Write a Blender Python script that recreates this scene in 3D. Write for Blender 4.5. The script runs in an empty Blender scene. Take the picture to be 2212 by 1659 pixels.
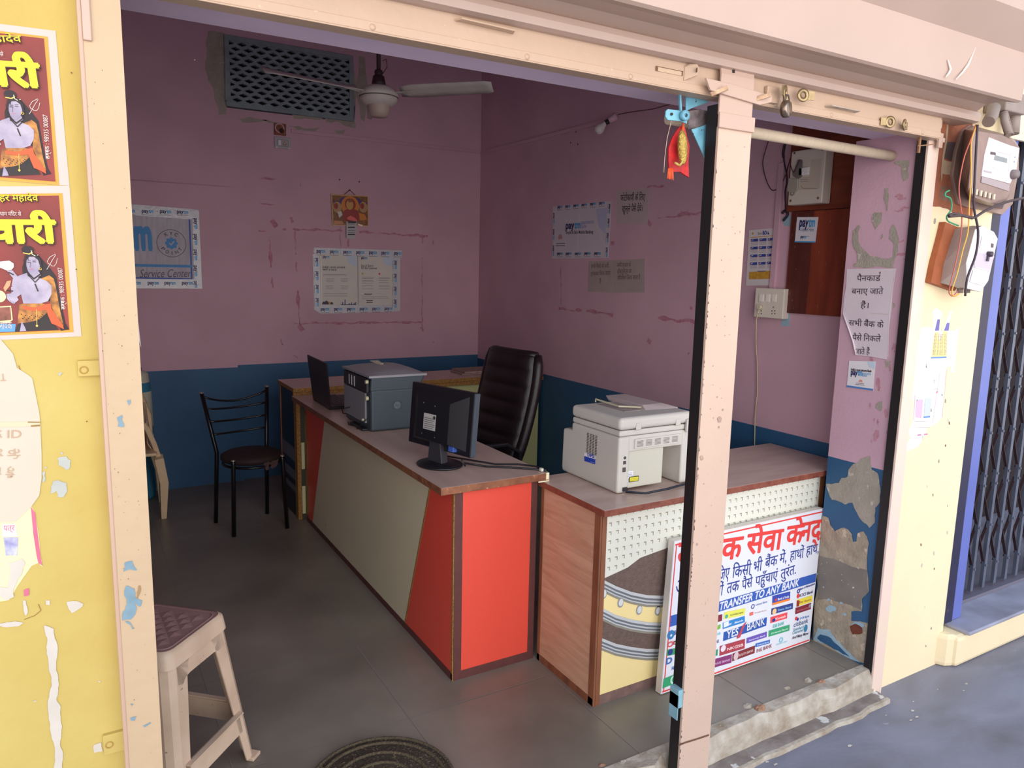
import bpy, bmesh, math, random
from mathutils import Vector, Matrix
from mathutils.geometry import tessellate_polygon
random.seed(7)
PI = math.pi
SC = bpy.context.scene
COL = SC.collection

# ------------------------------------------------------------------ camera
CF = 1600.48
def _cam_axes(yaw, pitch, roll):
    cy, sy, cp, sp = math.cos(yaw), math.sin(yaw), math.cos(pitch), math.sin(pitch)
    fw = Vector((sy*cp, cy*cp, sp)); r = Vector((cy, -sy, 0)); u = r.cross(fw)
    return (r*math.cos(roll)+u*math.sin(roll), u*math.cos(roll)-r*math.sin(roll), fw)
CR, CU, CW = _cam_axes(math.radians(30.651), math.radians(-8.8637), math.radians(1.26))
CP = Vector((0, 0, 1.6))
cd = bpy.data.cameras.new('camera'); cam = bpy.data.objects.new('camera', cd); COL.objects.link(cam)
cd.sensor_fit = 'HORIZONTAL'; cd.sensor_width = 36; cd.lens = 36*CF/2212; cd.clip_start = .02
m = Matrix((CR, CU, -CW)).transposed().to_4x4(); m.translation = CP
cam.matrix_world = m; SC.camera = cam

# ------------------------------------------------------------------ light
w = bpy.data.worlds.new('sky'); SC.world = w; w.use_nodes = True
nt = w.node_tree; bg = nt.nodes['Background']
tc = nt.nodes.new('ShaderNodeTexCoord'); sx = nt.nodes.new('ShaderNodeSeparateXYZ')
nt.links.new(tc.outputs['Generated'], sx.inputs[0])
rp = nt.nodes.new('ShaderNodeValToRGB'); nt.links.new(sx.outputs['Z'], rp.inputs[0])
rp.color_ramp.elements[0].position = 0.0; rp.color_ramp.elements[0].color = (1.0, .93, .86, 1)
rp.color_ramp.elements[1].position = .7; rp.color_ramp.elements[1].color = (.62, .78, 1.0, 1)
nt.links.new(rp.outputs[0], bg.inputs[0]); bg.inputs[1].default_value = 1.2
sd = bpy.data.lights.new('street_daylight', 'SUN'); sd.energy = 3.1; sd.angle = math.radians(88); sd.color = (1, .945, .91)
sun = bpy.data.objects.new('street_daylight', sd); COL.objects.link(sun)
sun.rotation_euler = Vector((.22, 1, .13)).to_track_quat('-Z', 'Y').to_euler()
vs = SC.view_settings; vs.view_transform = 'Standard'; vs.look = 'None'; vs.gamma = 1; vs.use_curve_mapping = False
vs.exposure = 0.28

# ------------------------------------------------------------------ helpers
def ray(px, py): return CW + CR*((px-1106)/CF) + CU*((830-py)/CF)
def at(px, py, ax, v):                     # the photograph's pixel on a real plane of the place
    d = ray(px, py); i = 'xyz'.index(ax); return CP + d*((v-CP[i])/d[i])
def lin(c): return tuple((x/255/12.92 if x/255 <= .04045 else ((x/255+.055)/1.055)**2.4) for x in c[:3]) + (1,)
MATS = {}
def M(name, c, rough=.6, metal=0, var=.0, vs=6, bump=0, bs=60, speck=None, spec=.5, c2=None, st=(1, 1, 1), alpha=1, trans=0, emit=None, detail=4, dist=0):
    if name in MATS: return MATS[name]
    m = bpy.data.materials.new(name); m.use_nodes = True; n = m.node_tree; b = n.nodes['Principled BSDF']
    b.inputs['Roughness'].default_value = rough; b.inputs['Metallic'].default_value = metal
    b.inputs['Specular IOR Level'].default_value = spec
    if alpha < 1: b.inputs['Alpha'].default_value = alpha
    if trans: b.inputs['Transmission Weight'].default_value = trans
    col = lin(c); b.inputs['Base Color'].default_value = col
    if var or speck or bump or c2:
        t = n.nodes.new('ShaderNodeTexCoord'); mp = n.nodes.new('ShaderNodeMapping'); mp.inputs['Scale'].default_value = st
        n.links.new(t.outputs['Object'], mp.inputs[0])
        out = None
        if var or c2:
            nz = n.nodes.new('ShaderNodeTexNoise'); nz.inputs['Scale'].default_value = vs; nz.inputs['Detail'].default_value = detail
            nz.inputs['Distortion'].default_value = dist
            n.links.new(mp.outputs[0], nz.inputs[0])
            r = n.nodes.new('ShaderNodeValToRGB'); n.links.new(nz.outputs[0], r.inputs[0])
            r.color_ramp.elements[0].position = .3; r.color_ramp.elements[1].position = .7
            d = lin(c2) if c2 else tuple(x*(1-var) for x in col[:3])+(1,)
            r.color_ramp.elements[0].color = d; r.color_ramp.elements[1].color = col
            out = r.outputs[0]
        if speck:
            sc_, ssz, th = speck
            n2 = n.nodes.new('ShaderNodeTexNoise'); n2.inputs['Scale'].default_value = ssz; n2.inputs['Detail'].default_value = 5
            n.links.new(mp.outputs[0], n2.inputs[0])
            r2 = n.nodes.new('ShaderNodeValToRGB'); n.links.new(n2.outputs[0], r2.inputs[0])
            r2.color_ramp.elements[0].position = th; r2.color_ramp.elements[1].position = th+.02
            mx = n.nodes.new('ShaderNodeMix'); mx.data_type = 'RGBA'
            n.links.new(r2.outputs[0], mx.inputs[0])
            if out: n.links.new(out, mx.inputs[6])
            else: mx.inputs[6].default_value = col
            mx.inputs[7].default_value = lin(sc_); out = mx.outputs[2]
        if out: n.links.new(out, b.inputs['Base Color'])
        if bump:
            n3 = n.nodes.new('ShaderNodeTexNoise'); n3.inputs['Scale'].default_value = bs; n3.inputs['Detail'].default_value = 5
            n.links.new(mp.outputs[0], n3.inputs[0])
            bp = n.nodes.new('ShaderNodeBump'); bp.inputs['Strength'].default_value = bump; bp.inputs['Distance'].default_value = .01
            n.links.new(n3.outputs[0], bp.inputs['Height']); n.links.new(bp.outputs[0], b.inputs['Normal'])
    MATS[name] = m; return m
INV = {}                                   # inverse world matrix of every Empty, so parts can be written in world coordinates
def thing(name, label, cat, loc=(0, 0, 0), rz=0, group=None):
    o = bpy.data.objects.new(name, None); COL.objects.link(o); o.empty_display_size = .05
    o.location = loc; o.rotation_euler = (0, 0, rz); o['label'] = label; o['category'] = cat
    if group: o['group'] = group
    INV[o.name] = (Matrix.Translation(loc) @ Matrix.Rotation(rz, 4, 'Z')).inverted()
    return o
def tag(o, label=None, cat=None, group=None, kind=None):
    for k, v in (('label', label), ('category', cat), ('group', group), ('kind', kind)):
        if v: o[k] = v
    return o
class MB:
    def __init__(s): s.v = []; s.f = []; s.m = []; s.sm = []
    def add(s, vs, fs, m=0, sm=False):
        k = len(s.v); s.v += [Vector(p) for p in vs]; s.f += [[i+k for i in f] for f in fs]; s.m += [m]*len(fs); s.sm += [sm]*len(fs); return s
    def box(s, x0, x1, y0, y1, z0, z1, m=0, T=None):
        p = [Vector((x, y, z)) for z in (z0, z1) for x, y in ((x0, y0), (x1, y0), (x1, y1), (x0, y1))]
        if T: p = [T @ q for q in p]
        return s.add(p, [(3, 2, 1, 0), (4, 5, 6, 7), (0, 1, 5, 4), (1, 2, 6, 5), (2, 3, 7, 6), (3, 0, 4, 7)], m)
    def frames(s, pts, closed=False):
        pts = [Vector(p) for p in pts]; n = len(pts); out = []; up = None
        for i in range(n):
            a = pts[i-1] if (i or closed) else pts[i]; b = pts[(i+1) % n] if (i < n-1 or closed) else pts[i]
            t = (b-a).normalized()
            if up is None:
                up = Vector((0, 0, 1)) if abs(t.z) < .9 else Vector((1, 0, 0))
            sd = t.cross(up).normalized(); up = sd.cross(t).normalized(); out.append((pts[i], sd, up))
        return out
    def sweep(s, pts, prof, m=0, closed=False, sm=True, scale=None, caps=True):
        fr = s.frames(pts, closed); n = len(prof); vs = []
        for i, (p, a, b) in enumerate(fr):
            k = scale[i] if scale else 1
            vs += [p+a*(u*k)+b*(v*k) for u, v in prof]
        fs = []; L = len(fr)
        for i in range(L if closed else L-1):
            j = (i+1) % L
            fs += [(i*n+q, i*n+(q+1) % n, j*n+(q+1) % n, j*n+q) for q in range(n)]
        s.add(vs, fs, m, sm)
        if not closed and caps:
            k = len(s.v)-len(vs); s.f += [[k+i for i in range(n-1, -1, -1)], [k+(L-1)*n+i for i in range(n)]]; s.m += [m, m]; s.sm += [False]*2
        return s
    def tube(s, pts, r, n=8, m=0, closed=False, scale=None):
        return s.sweep(pts, [(r*math.cos(2*PI*i/n), r*math.sin(2*PI*i/n)) for i in range(n)], m, closed, True, scale)
    def bar(s, pts, w, h, m=0, closed=False):
        return s.sweep(pts, [(-w/2, -h/2), (w/2, -h/2), (w/2, h/2), (-w/2, h/2)], m, closed, False)
    def lathe(s, prof, n=24, m=0, T=None, sm=True, a0=0, a1=2*PI):
        T = T or Matrix(); vs = []; full = abs(a1-a0-2*PI) < 1e-4; k = n if full else n+1
        for r, z in prof:
            vs += [T @ Vector((r*math.cos(a0+(a1-a0)*i/n), r*math.sin(a0+(a1-a0)*i/n), z)) for i in range(k)]
        fs = []
        for j in range(len(prof)-1):
            for i in range(n):
                i2 = (i+1) % k; fs.append((j*k+i, j*k+i2, (j+1)*k+i2, (j+1)*k+i))
        return s.add(vs, fs, m, sm)
    def poly(s, pts, m=0):                 # planar polygon, any outline
        pts = [Vector(p) for p in pts]
        return s.add(pts, [list(t) for t in tessellate_polygon([pts])], m)
    def prism(s, pts, d, m=0, ms=None):    # polygon extruded along vector d
        pts = [Vector(p) for p in pts]; d = Vector(d); n = len(pts); tr = [list(t) for t in tessellate_polygon([pts])]
        s.add(pts, tr, m); s.add([p+d for p in pts], [t[::-1] for t in tr], m)
        return s.add(pts+[p+d for p in pts], [(i, (i+1) % n, n+(i+1) % n, n+i) for i in range(n)], m if ms is None else ms)
    def build(s, name, mats, parent=None, bevel=0, seg=2, world=True, sub=0, recalc=True, mods=None):
        if not isinstance(mats, (list, tuple)): mats = [mats]
        me = bpy.data.meshes.new(name); inv = INV.get(parent.name) if (parent is not None and world) else None
        if parent is not None and inv is None and parent.parent is not None and world: inv = INV.get(parent.parent.name)
        vs = [inv @ v for v in s.v] if inv else s.v
        me.from_pydata([tuple(v) for v in vs], [], s.f)
        for mt in mats: me.materials.append(mt)
        me.polygons.foreach_set('material_index', s.m); me.polygons.foreach_set('use_smooth', s.sm)
        if recalc:
            b = bmesh.new(); b.from_mesh(me); bmesh.ops.remove_doubles(b, verts=b.verts, dist=1e-5)
            bmesh.ops.recalc_face_normals(b, faces=b.faces); b.to_mesh(me); b.free()
        me.update(); o = bpy.data.objects.new(name, me); COL.objects.link(o); o.parent = parent
        if bevel:
            md = o.modifiers.new('bevel', 'BEVEL'); md.width = bevel; md.segments = seg; md.limit_method = 'ANGLE'; md.angle_limit = math.radians(40)
        if sub:
            md = o.modifiers.new('sub', 'SUBSURF'); md.levels = sub; md.render_levels = sub
        return o
def jag(pts, amp=.12, it=2, seed=1):       # rough outline for flaked paint and torn paper
    rg = random.Random(seed); pts = [Vector(p) for p in pts]
    for _ in range(it):
        out = []
        for i, p in enumerate(pts):
            q = pts[(i+1) % len(pts)]; d = q-p; L = d.length
            e = Vector([rg.uniform(-1, 1) for _ in p]).normalized()*L*amp if L > 0 else d
            out += [p, p+d*.5+e]
        pts = out
    return pts
_txt = {}
def glyphs(s, bold=0):
    if (s, bold) in _txt: return _txt[(s, bold)]
    c = bpy.data.curves.new('t', 'FONT'); c.body = s; c.size = 1; c.resolution_u = 3; c.fill_mode = 'NONE'
    o = bpy.data.objects.new('t', c); me = bpy.data.meshes.new_from_object(o)
    vs = [Vector((v.co.x, v.co.y)) for v in me.vertices]; fs = []
    nx = {}
    for e in me.edges: nx.setdefault(e.vertices[0], []).append(e.vertices[1]); nx.setdefault(e.vertices[1], []).append(e.vertices[0])
    loops, seen = [], set()
    for v0 in range(len(vs)):              # vertices come in outline order, so each outline keeps its winding
        if v0 in seen or v0 not in nx: continue
        L = [v0]; seen.add(v0)
        while True:
            q = [k for k in nx[L[-1]] if k not in seen]
            if not q: break
            k = L[-1]+1 if L[-1]+1 in q else q[0]; L.append(k); seen.add(k)
        if len(L) > 2: loops.append(L)
    def area(L): return .5*sum(vs[a].x*vs[b].y-vs[b].x*vs[a].y for a, b in zip(L, L[1:]+L[:1]))
    def inside(p, L):
        r = False
        for a, b in zip(L, L[1:]+L[:1]):
            A_, B_ = vs[a], vs[b]
            if (A_.y > p.y) != (B_.y > p.y) and p.x < (B_.x-A_.x)*(p.y-A_.y)/(B_.y-A_.y)+A_.x: r = not r
        return r
    ar = [area(L) for L in loops]; sg = 1 if (ar and max(ar, key=abs) > 0) else -1
    outs = [i for i, a in enumerate(ar) if a*sg > 0]; holes = [i for i, a in enumerate(ar) if a*sg <= 0]
    lone = [h for h in holes if not any(abs(ar[h]) < abs(ar[i]) and inside(vs[loops[h][0]], loops[i]) for i in outs)]
    outs += lone; holes = [h for h in holes if h not in lone]
    if bold:                               # heavier strokes: every outline moves outwards along its own normals
        mv = {}
        for i, L in enumerate(loops):
            k = (1 if ar[i] > 0 else -1) if i in outs else (-1 if ar[i] > 0 else 1)
            for a, b, c_ in zip(L[-1:]+L[:-1], L, L[1:]+L[:1]):
                e1 = (vs[b]-vs[a]); e2 = (vs[c_]-vs[b])
                if e1.length < 1e-7 or e2.length < 1e-7: continue
                e1.normalize(); e2.normalize(); n_ = Vector((e1.y+e2.y, -e1.x-e2.x))
                if n_.length > .3: mv[b] = n_.normalized()*(k*bold)
        for b, d_ in mv.items(): vs[b] = vs[b]+d_
    zl = {}
    for r, i in enumerate(outs):
        for k in loops[i]: zl[k] = r % 6
    for i in outs:
        hs_ = [h for h in holes if abs(ar[h]) < abs(ar[i]) and inside(vs[loops[h][0]], loops[i])]
        idx = list(loops[i]); lp_ = [[vs[k].to_3d() for k in loops[i]]]
        for h in hs_: idx += loops[h]; lp_.append([vs[k].to_3d() for k in loops[h]])
        fs += [[idx[k] for k in t] for t in tessellate_polygon(lp_)]
    vs = [Vector((v.x, v.y, zl.get(k, 0))) for k, v in enumerate(vs)]
    for i in outs:
        for h in holes:
            if inside(vs[loops[h][0]], loops[i]):
                for k in loops[h]: vs[k].z = vs[loops[i][0]].z
    bpy.data.objects.remove(o); bpy.data.curves.remove(c); bpy.data.meshes.remove(me)
    _txt[(s, bold)] = (vs, fs); return vs, fs
class Sheet(MB):
    """a flat printed or painted thing: outline and print lie on one real plane, traced through at()"""
    def __init__(s, ax, v, off=0, U=None):
        super().__init__(); s.ax = ax; s.val = v
        s.U, s.V, s.N = {'x': (Vector((0, -1, 0)), Vector((0, 0, 1)), Vector((-1, 0, 0))),
                         'y': (Vector((1, 0, 0)), Vector((0, 0, 1)), Vector((0, -1, 0))),
                         'z': (Vector((1, 0, 0)), Vector((0, 1, 0)), Vector((0, 0, 1)))}[ax]
        s.O = s.N*0; s.O['xyz'.index(ax)] = v; s.off = off; s.mt = []; s.cnt = 0
    def plane(s, O, U, V, skew=False):
        s.O, s.U = Vector(O), Vector(U).normalized(); V = Vector(V); V = V if skew else V-s.U*V.dot(s.U); s.V = V.normalized(); s.N = s.U.cross(s.V).normalized(); s.ax = None; return s
    def mi(s, m):
        if m not in s.mt: s.mt.append(m)
        return s.mt.index(m)
    def uv(s, px, py):
        d = ray(px, py); t = (s.O-CP).dot(s.N)/d.dot(s.N); p = CP+d*t-s.O; a, b, c = p.dot(s.U), p.dot(s.V), s.U.dot(s.V)
        return ((a-b*c)/(1-c*c), (b-a*c)/(1-c*c))
    def P(s, u, v, k=0): return s.O+s.U*u+s.V*v+s.N*(s.off+k*.0006)
    def base(s, pts, m, th=.001):          # the sheet itself, with thickness
        s.prism([s.P(u, v) for u, v in pts], -s.N*th, s.mi(m)); return s
    def pol(s, pts, m, k=1): s.cnt += 1; k = k+(s.cnt % 9)*.07; s.poly([s.P(u, v, k) for u, v in pts], s.mi(m)); return s
    def rect(s, u0, v0, u1, v1, m, k=1): return s.pol([(u0, v0), (u1, v0), (u1, v1), (u0, v1)], m, k)
    def ring(s, c, r, m, k=1, n=28, r2=0, ey=1):
        if not r2: return s.pol([(c[0]+r*math.cos(2*PI*i/n), c[1]+r*ey*math.sin(2*PI*i/n)) for i in range(n)], m, k)
        s.cnt += 1; k = k+(s.cnt % 9)*.07; vs = [s.P(c[0]+q*math.cos(2*PI*i/n), c[1]+q*ey*math.sin(2*PI*i/n), k) for q in (r, r2) for i in range(n)]
        s.add(vs, [(i, (i+1) % n, n+(i+1) % n, n+i) for i in range(n)], s.mi(m)); return s
    def line(s, pts, wd, m, k=1):
        for a, b in zip(pts, pts[1:]):
            d = Vector((b[0]-a[0], b[1]-a[1])); L = d.length
            if L < 1e-6: continue
            d /= L; n = Vector((-d.y, d.x))*wd/2; a = Vector(a)-d*wd*.3; b = Vector(b)+d*wd*.3
            s.pol([a+n, a-n, b-n, b+n], m, k)
        return s
    def tpx(s, *pts): return [s.uv(*p) for p in pts]
    def text(s, st, a, b, h, m, k=2, bold=0, shear=0, sh=(0, 0)):   # baseline a->b in sheet coordinates, h = size (None: keep proportions)
        if bold > .0215:                   # heavy lettering: the same letters laid a hair apart
            for i in range(7):
                dx, dy = (0, 0) if i == 6 else (math.cos(i*PI/3)*bold, math.sin(i*PI/3)*bold)
                s.text(st, a, b, h, m, k+i*.14, 0, shear, (dx, dy))
            return s
        vs, fs = glyphs(st, bold)
        if not vs: return s
        x0 = min(v.x for v in vs); x1 = max(v.x for v in vs); a = Vector(a); b = Vector(b); d = b-a
        sx_ = d.length/(x1-x0); h = h or sx_; d.normalize(); n = Vector((-d.y, d.x))
        out = []
        for v in vs:
            q = a+d*((v.x-x0+sh[0])*sx_+shear*v.y*h)+n*((v.y+sh[1])*h); out.append(s.P(q.x, q.y, k+v.z*.022))
        s.add(out, fs, s.mi(m)); return s
    def done(s, name, parent=None): return s.build(name, s.mt, parent, recalc=False)
def struct(o, kind='structure'): o['kind'] = kind; return o
# ------------------------------------------------------------------ materials of the place
pink = M('pink_lilac_distemper', (208, 168, 184), .85, var=.14, vs=2.2, bump=.12, bs=90, detail=8)
blue = M('blue_dado_paint', (46, 94, 136), .6, var=.2, vs=3, bump=.1, bs=70, detail=8)
stain = M('brown_tape_stain', (168, 108, 124), .8, var=.25, vs=40, c2=(194, 138, 160))
plaster = M('grey_cement_patch', (168, 160, 148), .9, var=.18, vs=18, bump=.3, bs=120, speck=((190, 182, 170), 45, .66))
plaster2 = M('rough_scraped_plaster', (176, 162, 142), .95, var=.3, vs=22, bump=.5, bs=80, speck=((196, 180, 160), 30, .62))
paleblue = M('scraped_pale_blue', (160, 190, 206), .8, var=.2, vs=25)
darkcement = M('dark_damp_cement', (132, 124, 116), .9, var=.2, vs=14, speck=((196, 186, 176), 60, .68))
lav = M('lavender_soffit', (228, 208, 232), .8, var=.08, vs=4)
yellow = M('yellow_distemper', (200, 180, 106), .8, var=.1, vs=3.5, bump=.15, bs=60, detail=8, c2=(190, 165, 88))
yellow2 = M('sunlit_yellow_distemper', (240, 222, 184), .8, var=.07, vs=3, bump=.15, bs=60, detail=8)  # yellow wall paint paled: the right side's stronger light is in the colour
cream = M('cream_enamel', (192, 164, 142), .45, var=.06, vs=5, bump=.12, bs=50, speck=((205, 180, 150), 90, .7))
cream2 = M('pinkish_cream_enamel', (194, 166, 152), .4, var=.06, vs=4, bump=.05, bs=30)
kota = M('dark_kota_stone', (150, 140, 128), .36, var=.35, vs=1.8, c2=(112, 104, 94), bump=.05, bs=40, detail=8)
outstone = M('verandah_stone', (136, 138, 156), .6, var=.2, vs=2.2, c2=(110, 108, 118), bump=.1, bs=30, detail=9, dist=.6, speck=((160, 156, 162), 5, .68), st=(1, 2.2, 1))
sillpl = M('broken_white_plaster', (196, 188, 176), .9, var=.25, vs=16, bump=.6, bs=45, c2=(150, 134, 116))
brickm = M('exposed_red_brick', (170, 104, 76), .9, var=.35, vs=20, bump=.4, bs=60)
blackm = M('black_metal_and_shade', (26, 22, 24), .6)
rust = M('rusted_steel', (128, 92, 70), .7, var=.4, vs=40, metal=.3)
vent_m = M('blue_grey_cement_grille', (140, 154, 160), .9, var=.25, vs=12, bump=.3, bs=80)
vent_dark = M('unlit_vent_backing', (34, 28, 26), .9)  # dark colour stands in for the unlit space behind the ventilator
white_p = M('white_paint_flake', (208, 200, 190), .8, var=.1, vs=20)
greyflake = M('grey_flake', (186, 190, 184), .9, var=.15, vs=20)

XR, YB, XL, ZC = 2.98, 5.62, -.42, 3.3
def r5(X, Y): return (1752+X*.2532, 780+Y*.2532)
def r6(X, Y): return (1652+X*.2887, 1180+Y*.2887)
def r4(X, Y): return (1752+X*.2411, 400+Y*.2411)
# ------------------------------------------------------------------ shell
fm = MB()
fm.box(XL-.2, 3.1, 1.69, YB+.2, -.115, 0)
struct(fm.build('floor', kota))
# joints between the floor slabs
j = Sheet('z', 0, .0005)
jm = M('pale_slab_joint', (140, 132, 124), .7)
for x in (.35, .95, 1.55, 2.15, 2.66): j.line([(x, 1.70), (x, 5.6)], .004, jm)
for y in (2.27, 2.85, 3.43, 4.01, 4.6, 5.2): j.line([(XL, y), (2.97, y)], .004, jm)
o = j.done('floor_joints'); o['kind'] = 'structure'
om = MB(); om.box(-2.5, 9, -3, 1.70, -.3, -.11); struct(om.build('floor_verandah', outstone))
# doorstep: broken plaster riser and a lower ledge
st = MB()
rg = random.Random(3)
n = 46; top = []; 
for i in range(n+1):
    x = -.3+i*(2.74+.3)/n
    top.append((x, rg.uniform(-.012, .012) + (.03 if rg.random() < .15 else 0), rg.uniform(-.006, .004)))
vs_, fs_ = [], []
for x, dy, dz in top: vs_ += [(x, 1.715, .004), (x, 1.672-dy, .003+dz), (x, 1.655-dy*.6, -.03+dz*2), (x, 1.652-dy*.4, -.09)]
for i in range(n):
    for k in range(3): fs_.append((i*4+k, i*4+k+1, (i+1)*4+k+1, (i+1)*4+k))
st.add(vs_, fs_, 0, False)
o = struct(st.build('trim_doorstep', sillpl)); o['label'] = 'broken white plaster nosing along the shop floor edge'
lg = MB(); L2 = []
for i in range(n+1):
    x = -.3+i*3.06/n; L2.append((x, 1.600+rg.uniform(-.006, .006)))
lg.add([p for x, y in L2 for p in ((x, 1.70, -.088), (x, y, -.090), (x, y-.004, -.113))], [(i*3+k, i*3+k+1, (i+1)*3+k+1, (i+1)*3+k) for i in range(n) for k in range(2)])
ledge_m = M('worn_ledge_stone', (150, 140, 136), .8, var=.3, vs=12, c2=(112, 98, 92), bump=.4, bs=40, speck=((206, 204, 200), 14, .63))
struct(lg.build('trim_ledge', ledge_m))
# pale line of mortar on the ledge edge
eg = MB(); eg.sweep([(x, y-.002, -.100) for x, y in L2], [(-.014, -.012), (.012, -.012), (.010, .008), (-.010, .010)], 0, False, False)
struct(eg.build('trim_mortar_edge', sillpl))

# back wall with the hole of the ventilator
VX0, VX1, VZ0, VZ1 = .985, 1.90, 2.655, 3.13
bw = MB(); DZ = .861
for x0, x1, z0, z1, mm in ((XL, 3.1, 0, DZ, 1), (XL, 3.1, DZ, VZ0, 0), (XL, VX0, VZ0, VZ1, 0), (VX1, 3.1, VZ0, VZ1, 0), (XL, 3.1, VZ1, ZC, 0)):
    bw.box(x0, x1, YB, YB+.15, z0, z1, mm)
# filled-in doorway standing slightly proud
bw.box(XL, 1.015, YB-.03, YB, 0, DZ-.012, 1); bw.box(XL, 1.0, YB-.03, YB, DZ-.012, 2.118, 0)
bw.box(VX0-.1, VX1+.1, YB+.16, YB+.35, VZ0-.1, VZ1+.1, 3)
S = Sheet('y', YB, .0006)
def vz(X, Y): return (260+X*.2532, Y*.2532)      # the zoomed-in crop of the ventilator
for i, pl in enumerate([[(745, 270), (895, 290), (880, 330), (905, 370), (900, 560), (890, 640), (905, 980), (840, 985), (800, 800), (745, 690), (720, 600), (735, 480), (725, 380)],
           [(1015, 1015), (1160, 1015), (1330, 1050), (1400, 1060), (1100, 1048), (1040, 1045)], [(1430, 1070), (1590, 1100), (1700, 1085), (1680, 1110), (1500, 1110)],
           [(1740, 1010), (1990, 1020), (2010, 1090), (1930, 1080), (1850, 1040), (1760, 1050)], [(1985, 470), (1998, 1000), (2010, 1085), (1990, 1080), (1975, 1010)],
           [(2035, 480), (2085, 490), (2080, 1040), (2050, 1020)], [(1445, 950), (1740, 990), (1700, 1030), (1480, 1015)], [(1830, 1110), (1920, 1105), (1900, 1145), (1840, 1135)], [(1000, 890), (1080, 905), (1060, 925)]]):
    S.pol(jag(S.tpx(*[vz(*p) for p in pl]), .10, 2, i), plaster, 1)
def zb(X, Y): return (260+X*.3074, 380+Y*.3074)
def streak(S, a, b, wd, seed=0, mat=None, k=1, gap=.25):
    rg = random.Random(seed); a = Vector(S.uv(*a)); b = Vector(S.uv(*b)); L = (b-a).length; d = (b-a)/L; t = 0; nn = Vector((-d.y, d.x))
    while t < L:
        l = rg.uniform(.04, .14); w_ = wd*rg.uniform(.35, 1)
        if rg.random() > gap:
            p = a+d*t; q = a+d*min(t+l, L); c = nn*rg.uniform(-.2, .2)*wd
            S.pol(jag([p+c-nn*w_/2, q+c-nn*w_/2, q+c+nn*w_/2, p+c+nn*w_/2], .1, 2, rg.randint(0, 999)), mat or stain, k)
        t += l
for i, (a, b, wd, gp) in enumerate([((1210, 375), (1560, 385), .016, .1), ((1680, 395), (2160, 425), .02, .15), ((1225, 390), (1262, 1090), .014, .25), ((2120, 430), (2125, 1095), .016, .3), ((1220, 1035), (2125, 1030), .022, .15),
    ((1048, 450), (1068, 790), .013, .2), ((1065, 310), (1100, 360), .04, 0), ((1200, 290), (1215, 330), .03, .1), ((970, 385), (1020, 390), .012, .2), ((1140, 380), (1165, 380), .02, 0), ((1255, 1050), (1285, 1090), .04, 0), ((2105, 1070), (2125, 1095), .04, 0),
    ((1545, 360), (1550, 500), .012, .1), ((1600, 440), (1600, 500), .012, .1), ((740, 170), (745, 190), .015, 0), ((985, 150), (985, 200), .008, .3), ((985, 20), (1265, 30), .006, .3), ((1265, 30), (1265, 190), .006, .3), ((985, 195), (1100, 205), .008, .2),
    ((2195, 455), (2200, 490), .02, 0), ((1215, 1265), (1245, 1285), .02, .2), ((2190, 1170), (2205, 1175), .02, 0), ((725, 870), (735, 930), .012, .3), ((1125, 1150), (1140, 1190), .012, .3)]):
    streak(S, zb(*a), zb(*b), wd, i+11, gap=gp)
for (a, b, s_) in ((1540, 28, .006), (1678, 43, .006)): S.ring(S.uv(*zb(a, b)), s_, blackm, 2, 10)
k0 = len(bw.v); bw.add(S.v, S.f, 0); bm_ = [pink, blue, vent_m, vent_dark]
base_n = len(bm_); bw.m[-len(S.f):] = [base_n+i for i in S.m]
struct(bw.build('wall_back', bm_+S.mt, recalc=False))

rw = MB(); rw.box(XR, XR+.15, 1.9, YB, 0, .83, 1); rw.box(XR, XR+.15, 1.9, YB, .83, ZC, 0)
S = Sheet('x', XR, .0006)
def rr(X, Y): return (1000+X*.2653, 380+Y*.2653)
for i, (a, b, wd, gp) in enumerate([((780, 1080), (1225, 1135), .03, .12), ((1590, 1155), (1890, 1190), .02, .1), ((1590, 345), (1950, 300), .02, .1), ((1500, 100), (1640, 85), .012, .2), ((1505, 370), (1535, 400), .05, 0), ((1775, 300), (1830, 305), .03, 0),
    ((1205, 545), (1235, 550), .03, 0), ((1500, 1340), (1530, 1365), .03, 0), ((1440, 1130), (1505, 1100), .02, .2), ((800, 700), (800, 1060), .006, .3), ((1540, 840), (1550, 870), .03, .1), ((1850, 1070), (1870, 1085), .02, 0), ((1835, 1440), (1840, 1455), .02, 0)]):
    streak(S, rr(*a), rr(*b), wd, i+61, gap=gp)
for a, b in ((780+1835*.2532, 285.7), (780+1790*.2532, 309), (780+1850*.2532, 312)): S.ring(S.uv(a, b), .006, blackm, 2, 10)
S.pol(jag(S.tpx((1600, 480), (1612, 482), (1611, 501), (1600, 500)), .1, 2, 4), plaster, 1)
S.pol(jag(S.tpx((1690, 676), (1709, 676), (1706, 706), (1688, 704)), .1, 2, 4), paleblue, 1)
S.pol(jag(S.tpx((1690, 470), (1712, 465), (1710, 490), (1695, 490)), .1, 2, 5), paleblue, 1)
rw.add(S.v, S.f, 0); rw.m[-len(S.f):] = [2+i for i in S.m]
struct(rw.build('wall_right', [pink, blue]+S.mt, recalc=False))
lw = MB(); lw.box(XL-.15, XL, 1.70, YB, 0, DZ, 1); lw.box(XL-.15, XL, 1.70, YB, DZ, ZC, 0); struct(lw.build('wall_left', [pink, blue]))
ce = MB(); ce.box(XL-.15, 3.13, 1.72, YB+.15, ZC, ZC+.12); struct(ce.build('ceiling', lav))
li = MB(); li.box(XL-.15, 3.13, 1.70, 1.895, 2.132, ZC+.12, 0); struct(li.build('wall_front_lintel', [lav]))
up = MB(); up.box(-2.5, 5.6, 1.685, 1.70, 2.17, 4.2, 0)
struct(up.build('wall_front_upper', [yellow2]))

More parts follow.
